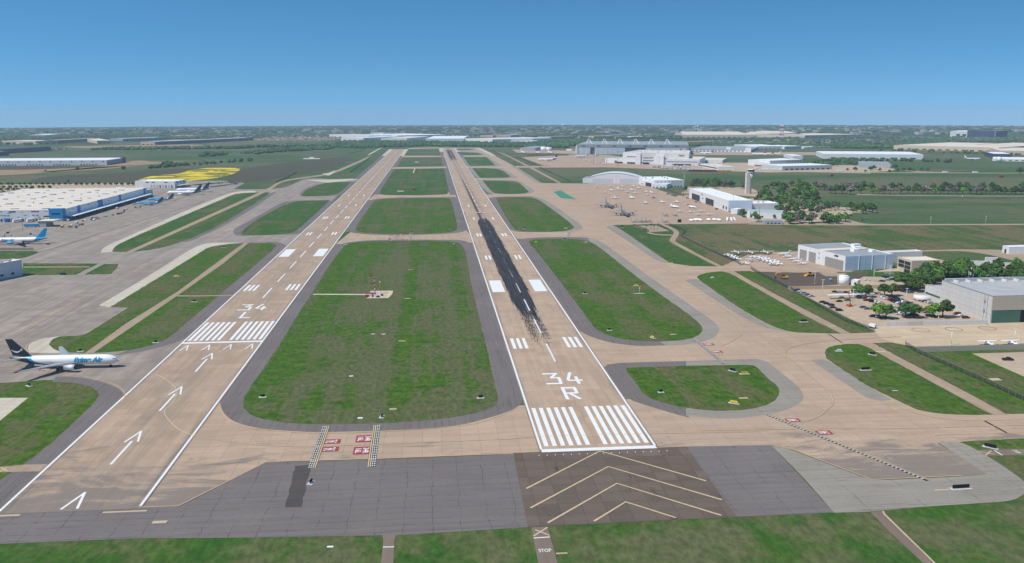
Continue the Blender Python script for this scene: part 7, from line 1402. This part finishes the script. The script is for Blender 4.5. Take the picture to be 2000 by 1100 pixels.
# runway and taxiway signs
PY=paint('yellow sign face',(.75,.50,.02),.5,.05)
def sign(px,w_,h_,hd,label,face=None,back=None,cat='airfield sign',pad=True):
    x,y=G(*px); e=empty('airfield_sign',(x,y,0),R_(hd)); tag(e,label,cat); z=.12
    if pad: m=MB(); m.box(-w_/2-.7,w_/2+.7,-1.0,1.0,-.05,z); m.build('concrete_base',CON,e)
    m=MB(); m.box(-w_/2,w_/2,-.14,.14,z+.25,z+.25+h_); m.build('sign_box',back or BLK,e)
    if face: m=MB(); m.box(-w_/2+.08,w_/2-.08,-.18,-.145,z+.33,z+.17+h_); m.build('sign_face',face,e)
    for s in (-1,1): m=MB(); m.box(s*w_*.35-.06,s*w_*.35+.06,-.06,.06,z,z+.25); m.build('leg',STL,e)
for px,w_,hd,lb,fc in (((1876.5,954.5),6.2,2,'long black sign on the weathered asphalt near the right edge',None),((1934,874.5),4.2,-48,'black sign on a concrete slab beside the closed road',None),((1569.8,629),4.2,2,'long black sign in the grass beside the helipad taxiway',None),((1690.5,723),4.6,2,'long black sign in the middle of the large right grass strip',None),((1703.5,693),3,-45,'tilted black sign at the top of the large right grass strip',None),((1638.5,686),2.6,-8,'pale striped pad sign at the left end of the right grass strip',W_),
 ((1430.5,725),3.2,-50,'black sign with white slab at the top right of the small oval infield',None),((1453.7,730.5),3.8,0,'yellow sign at the right of the small oval infield',PY),((1433.4,788),3.6,-35,'yellow and black sign at the bottom of the small oval infield',PY),((1290.9,766.5),1.6,5,'small black sign at the left of the small oval infield',None),
 ((1190.5,645.5),1.8,5,'black sign at the lower left of the long right infield',None),((1274.9,660),2.8,-60,'yellow sign at the lower edge of the long right infield',PY),((1242,558.5),3.2,2,'yellow sign in the middle of the long right infield',PY),((1142.5,574),2,0,'small grey sign left of the windsock',None),((1103,468.8),3.2,0,'black sign at the top edge of the long right infield',None),((1144,473.5),2.8,0,'yellow sign at the top right of the long right infield',PY),((1046.5,473),1.8,0,'tiny yellow sign at the top left of the long right infield',PY),
 ((344.7,540),3.4,0,'yellow sign on a slab in the left grass strip',PY),((379.6,589.5),2.6,0,'dark sign on a slab below the branch road at left',None),((304,669.5),2,0,'small black sign near the lower end of the left grass strip',None),((56.7,754),2,-40,'black sign in the bottom left grass beside the jet tail',None),((157,686.8),1.8,20,'black sign behind the taxiing cargo jet wing',None),((437.7,483.5),2.6,0,'black sign at the top of the left grass strip',None),
 ((513,776),2.0,0,'black sign at the lower left corner of the main infield',None),((938.6,777.5),2.0,0,'black sign at the lower right corner of the main infield',None),((745.8,814.5),2.4,80,'black sign at the bottom edge of the main infield',None),((607.6,943.5),2.2,75,'black sign standing on the dark blast pad',None),((1310.8,515),2.8,0,'black sign in the flowering verge beside the far taxiway',PY),((1391,543),2.0,0,'small sign at the top of the helipad grass strip',W_),((1214.7,445),3.4,0,'black sign below the jet apron corner',None),((760.5,468.5),1.8,0,'tiny sign at the top edge of the main infield',None),
 ((708,449),2,0,'black sign at the lower left of the second infield',None),((880,447.5),2,0,'black sign at the lower right of the second infield',None),((804,455),1.8,0,'black sign at the bottom edge of the second infield',None),((1105,446.5),3.2,0,'yellow sign in the third right infield corner',PY),((1025,447),2,0,'black sign at the lower left of the third right infield',None),((24,604),0.1,0,'',None)):
    if lb: sign(px,w_,1.0 if w_<3 else 1.15,hd,lb,fc)
# windsock
x,y=G(1249,573.5); e=empty('windsock',(x,y,0),R_(20)); tag(e,'orange windsock on a pole above a pale circle in the infield','windsock'); m=MB(); m.tube([(0,0,0),(0,0,4.6)],.1,6); m.build('pole',WHT,e); m=MB(); m.tube([(0,0,4.5),(1.4,.1,4.7),(2.9,.2,4.2)],[.45,.38,.22],10); m.build('sock',ORG,e)
mark('segmented_circle',None,[[(x+4.5*math.cos(k*.393),y+1.2*math.sin(k*.393)) for k in range(16)]],M['light'],5)
for px,w_,d_,lb in (((767.6,799.5),3.2,1.6,'concrete drain inlet near the bottom of the main infield'),((703.6,817),2.2,1.4,'small white marker slab at the bottom of the main infield'),((728.9,652.8),2.1,1.0,'left of two small white slabs in the main infield'),((749,653),2.1,1.0,'right of two small white slabs in the main infield'),((785,666.5),4,1.6,'concrete drain inlet beside the green strip of the main infield'),((686,735),2,1.2,'small white slab in the lower left of the main infield'),((802.5,527.3),4.4,1.4,'upper concrete drain inlet in the main infield'),((796,583.5),4.4,1.4,'concrete drain inlet right of the gravel pad'),((1452,778),4,1.6,'concrete drain inlet in the small oval infield'),((1315,653.5),3.6,1.4,'concrete drain inlet in the long right infield'),((645,1068.5),1.9,.8,'white painted slab in the grass at the bottom'),((1097,1081.5),3.4,.7,'long thin slab beside the STOP lettering'),((1748,763.5),2.6,.5,'small white slab in the large right grass strip'),((1944,741.5),5,3.6,'pale square slab beside the marked parking lot'),((312,1020.5),4.5,1.8,'square concrete plate in the dark blast pad'),((244,1000),14,1.0,'long pale strip slab at the edge of the blast pad'),((8,1008),10,1.2,'short pale strip slab at the left edge of the blast pad'),((1840,957.5),5,.9,'tan strip slab in the weathered asphalt'),((675,477.7),1.8,1.4,'tiny white box at the top left of the main infield'),((886,476.5),1.8,1.4,'tiny white box at the top right of the main infield')):
    x,y=G(*px); m=MB(); m.box(x-w_/2,x+w_/2,y-d_/2,y+d_/2,-.1,.16); m.box(x-w_*.3,x+w_*.3,y-d_*.25,y+d_*.25,.16,.19); tag(m.build('drain_slab',WHT if 'white' in lb else TNW),lb,'slab')
# threshold lights
for i in range(17):
    x=-24+i*3.1; m=MB(); m.tube([(x,-3.4,0),(x,-3.4,.35),(x,-3.4,.45)],[.12,.22,.1],8); tag(m.build('threshold_light',WHT),'small white lamp in the row below the right runway threshold','runway light','threshold lamps of the right runway')
# radar / ILS pad gear next to the access road
x,y=G(1268,449); e=empty('radio_equipment',(x,y,0)); tag(e,'dark radio masts and cabinets on the fenced pad beside the access road','antenna')
for a,b_,h in ((-3,1,5.5),(2,0,7),(6,2,5),(9,-1,6.2)): m=MB(); m.tube([(a,b_,0),(a,b_,h)],.14,6); m.box(a-.9,a+.9,b_-.12,b_+.12,h-1,h); m.build('radio_mast',DK,e)
m=MB(); m.box(-6,-3.6,-2,0,0,2.3); m.build('cabinet',GR,e)
for px,lb in (((1327,434.3),'black cabinet at the apron edge'),): x,y=G(*px); m=MB(); m.box(x-2,x+2,y-1,y+1,0,3.2); m.box(x-2.2,x+2.2,y-1.2,y+1.2,3.2,3.5); tag(m.build('equipment_cabinet',BLK),lb,'cabinet')
# road bar in the brown field at right
x,y=G(1953,347.5); e=empty('brick_hut',(x,y,0)); tag(e,'small red brick hut alone on the far green at right','hut'); m=MB(); m.box(-5,5,-4,4,0,4.6); m.build('wall',cp('red brick',(150,90,80)),e); m=MB(); m.box(-5.4,5.4,-4.4,4.4,4.603,5.0); m.build('roof',BRN,e)
# red and white marker box in the third infield
x,y=G(809,371.5); e=empty('marker_beacon',(x,y,0)); tag(e,'small red beacon hut in the infield beside the far crossing','beacon'); m=MB(); m.box(-2,2,-2,2,0,3.2); m.build('hut',RED,e); m=MB(); m.tube([(0,0,3.2),(0,0,6)],.15,6); m.build('mast',WHT,e)
mark('concrete_pad',None,[[G(776,374.2),G(789,374.2),G(788.5,372.8),G(776,372.8)],[G(806,338.5),G(808.5,338.5),G(811,329.5),G(809,329.5)],[G(810,317.5),G(818,317.5),G(817,316.2),G(811,316.2)]],M['light'],4)
# ================================================================ HAZE
hz=MB(); hz.box(CAMP.x-14700,CAMP.x+14700,CAMP.y-14700,CAMP.y+14700,-KC*(14500-D0)**2-1,180)
hm=bpy.data.materials.new('haze air'); hm.use_nodes=True; t_=hm.node_tree; t_.nodes.clear(); ho=t_.nodes.new('ShaderNodeOutputMaterial'); pv=t_.nodes.new('ShaderNodeVolumePrincipled')
pv.inputs['Color'].default_value=(.66,.86,1,1); pv.inputs['Density'].default_value=6.5e-5; t_.links.new(pv.outputs[0],ho.inputs['Volume'])
tag(hz.build('haze',hm),kind='stuff')
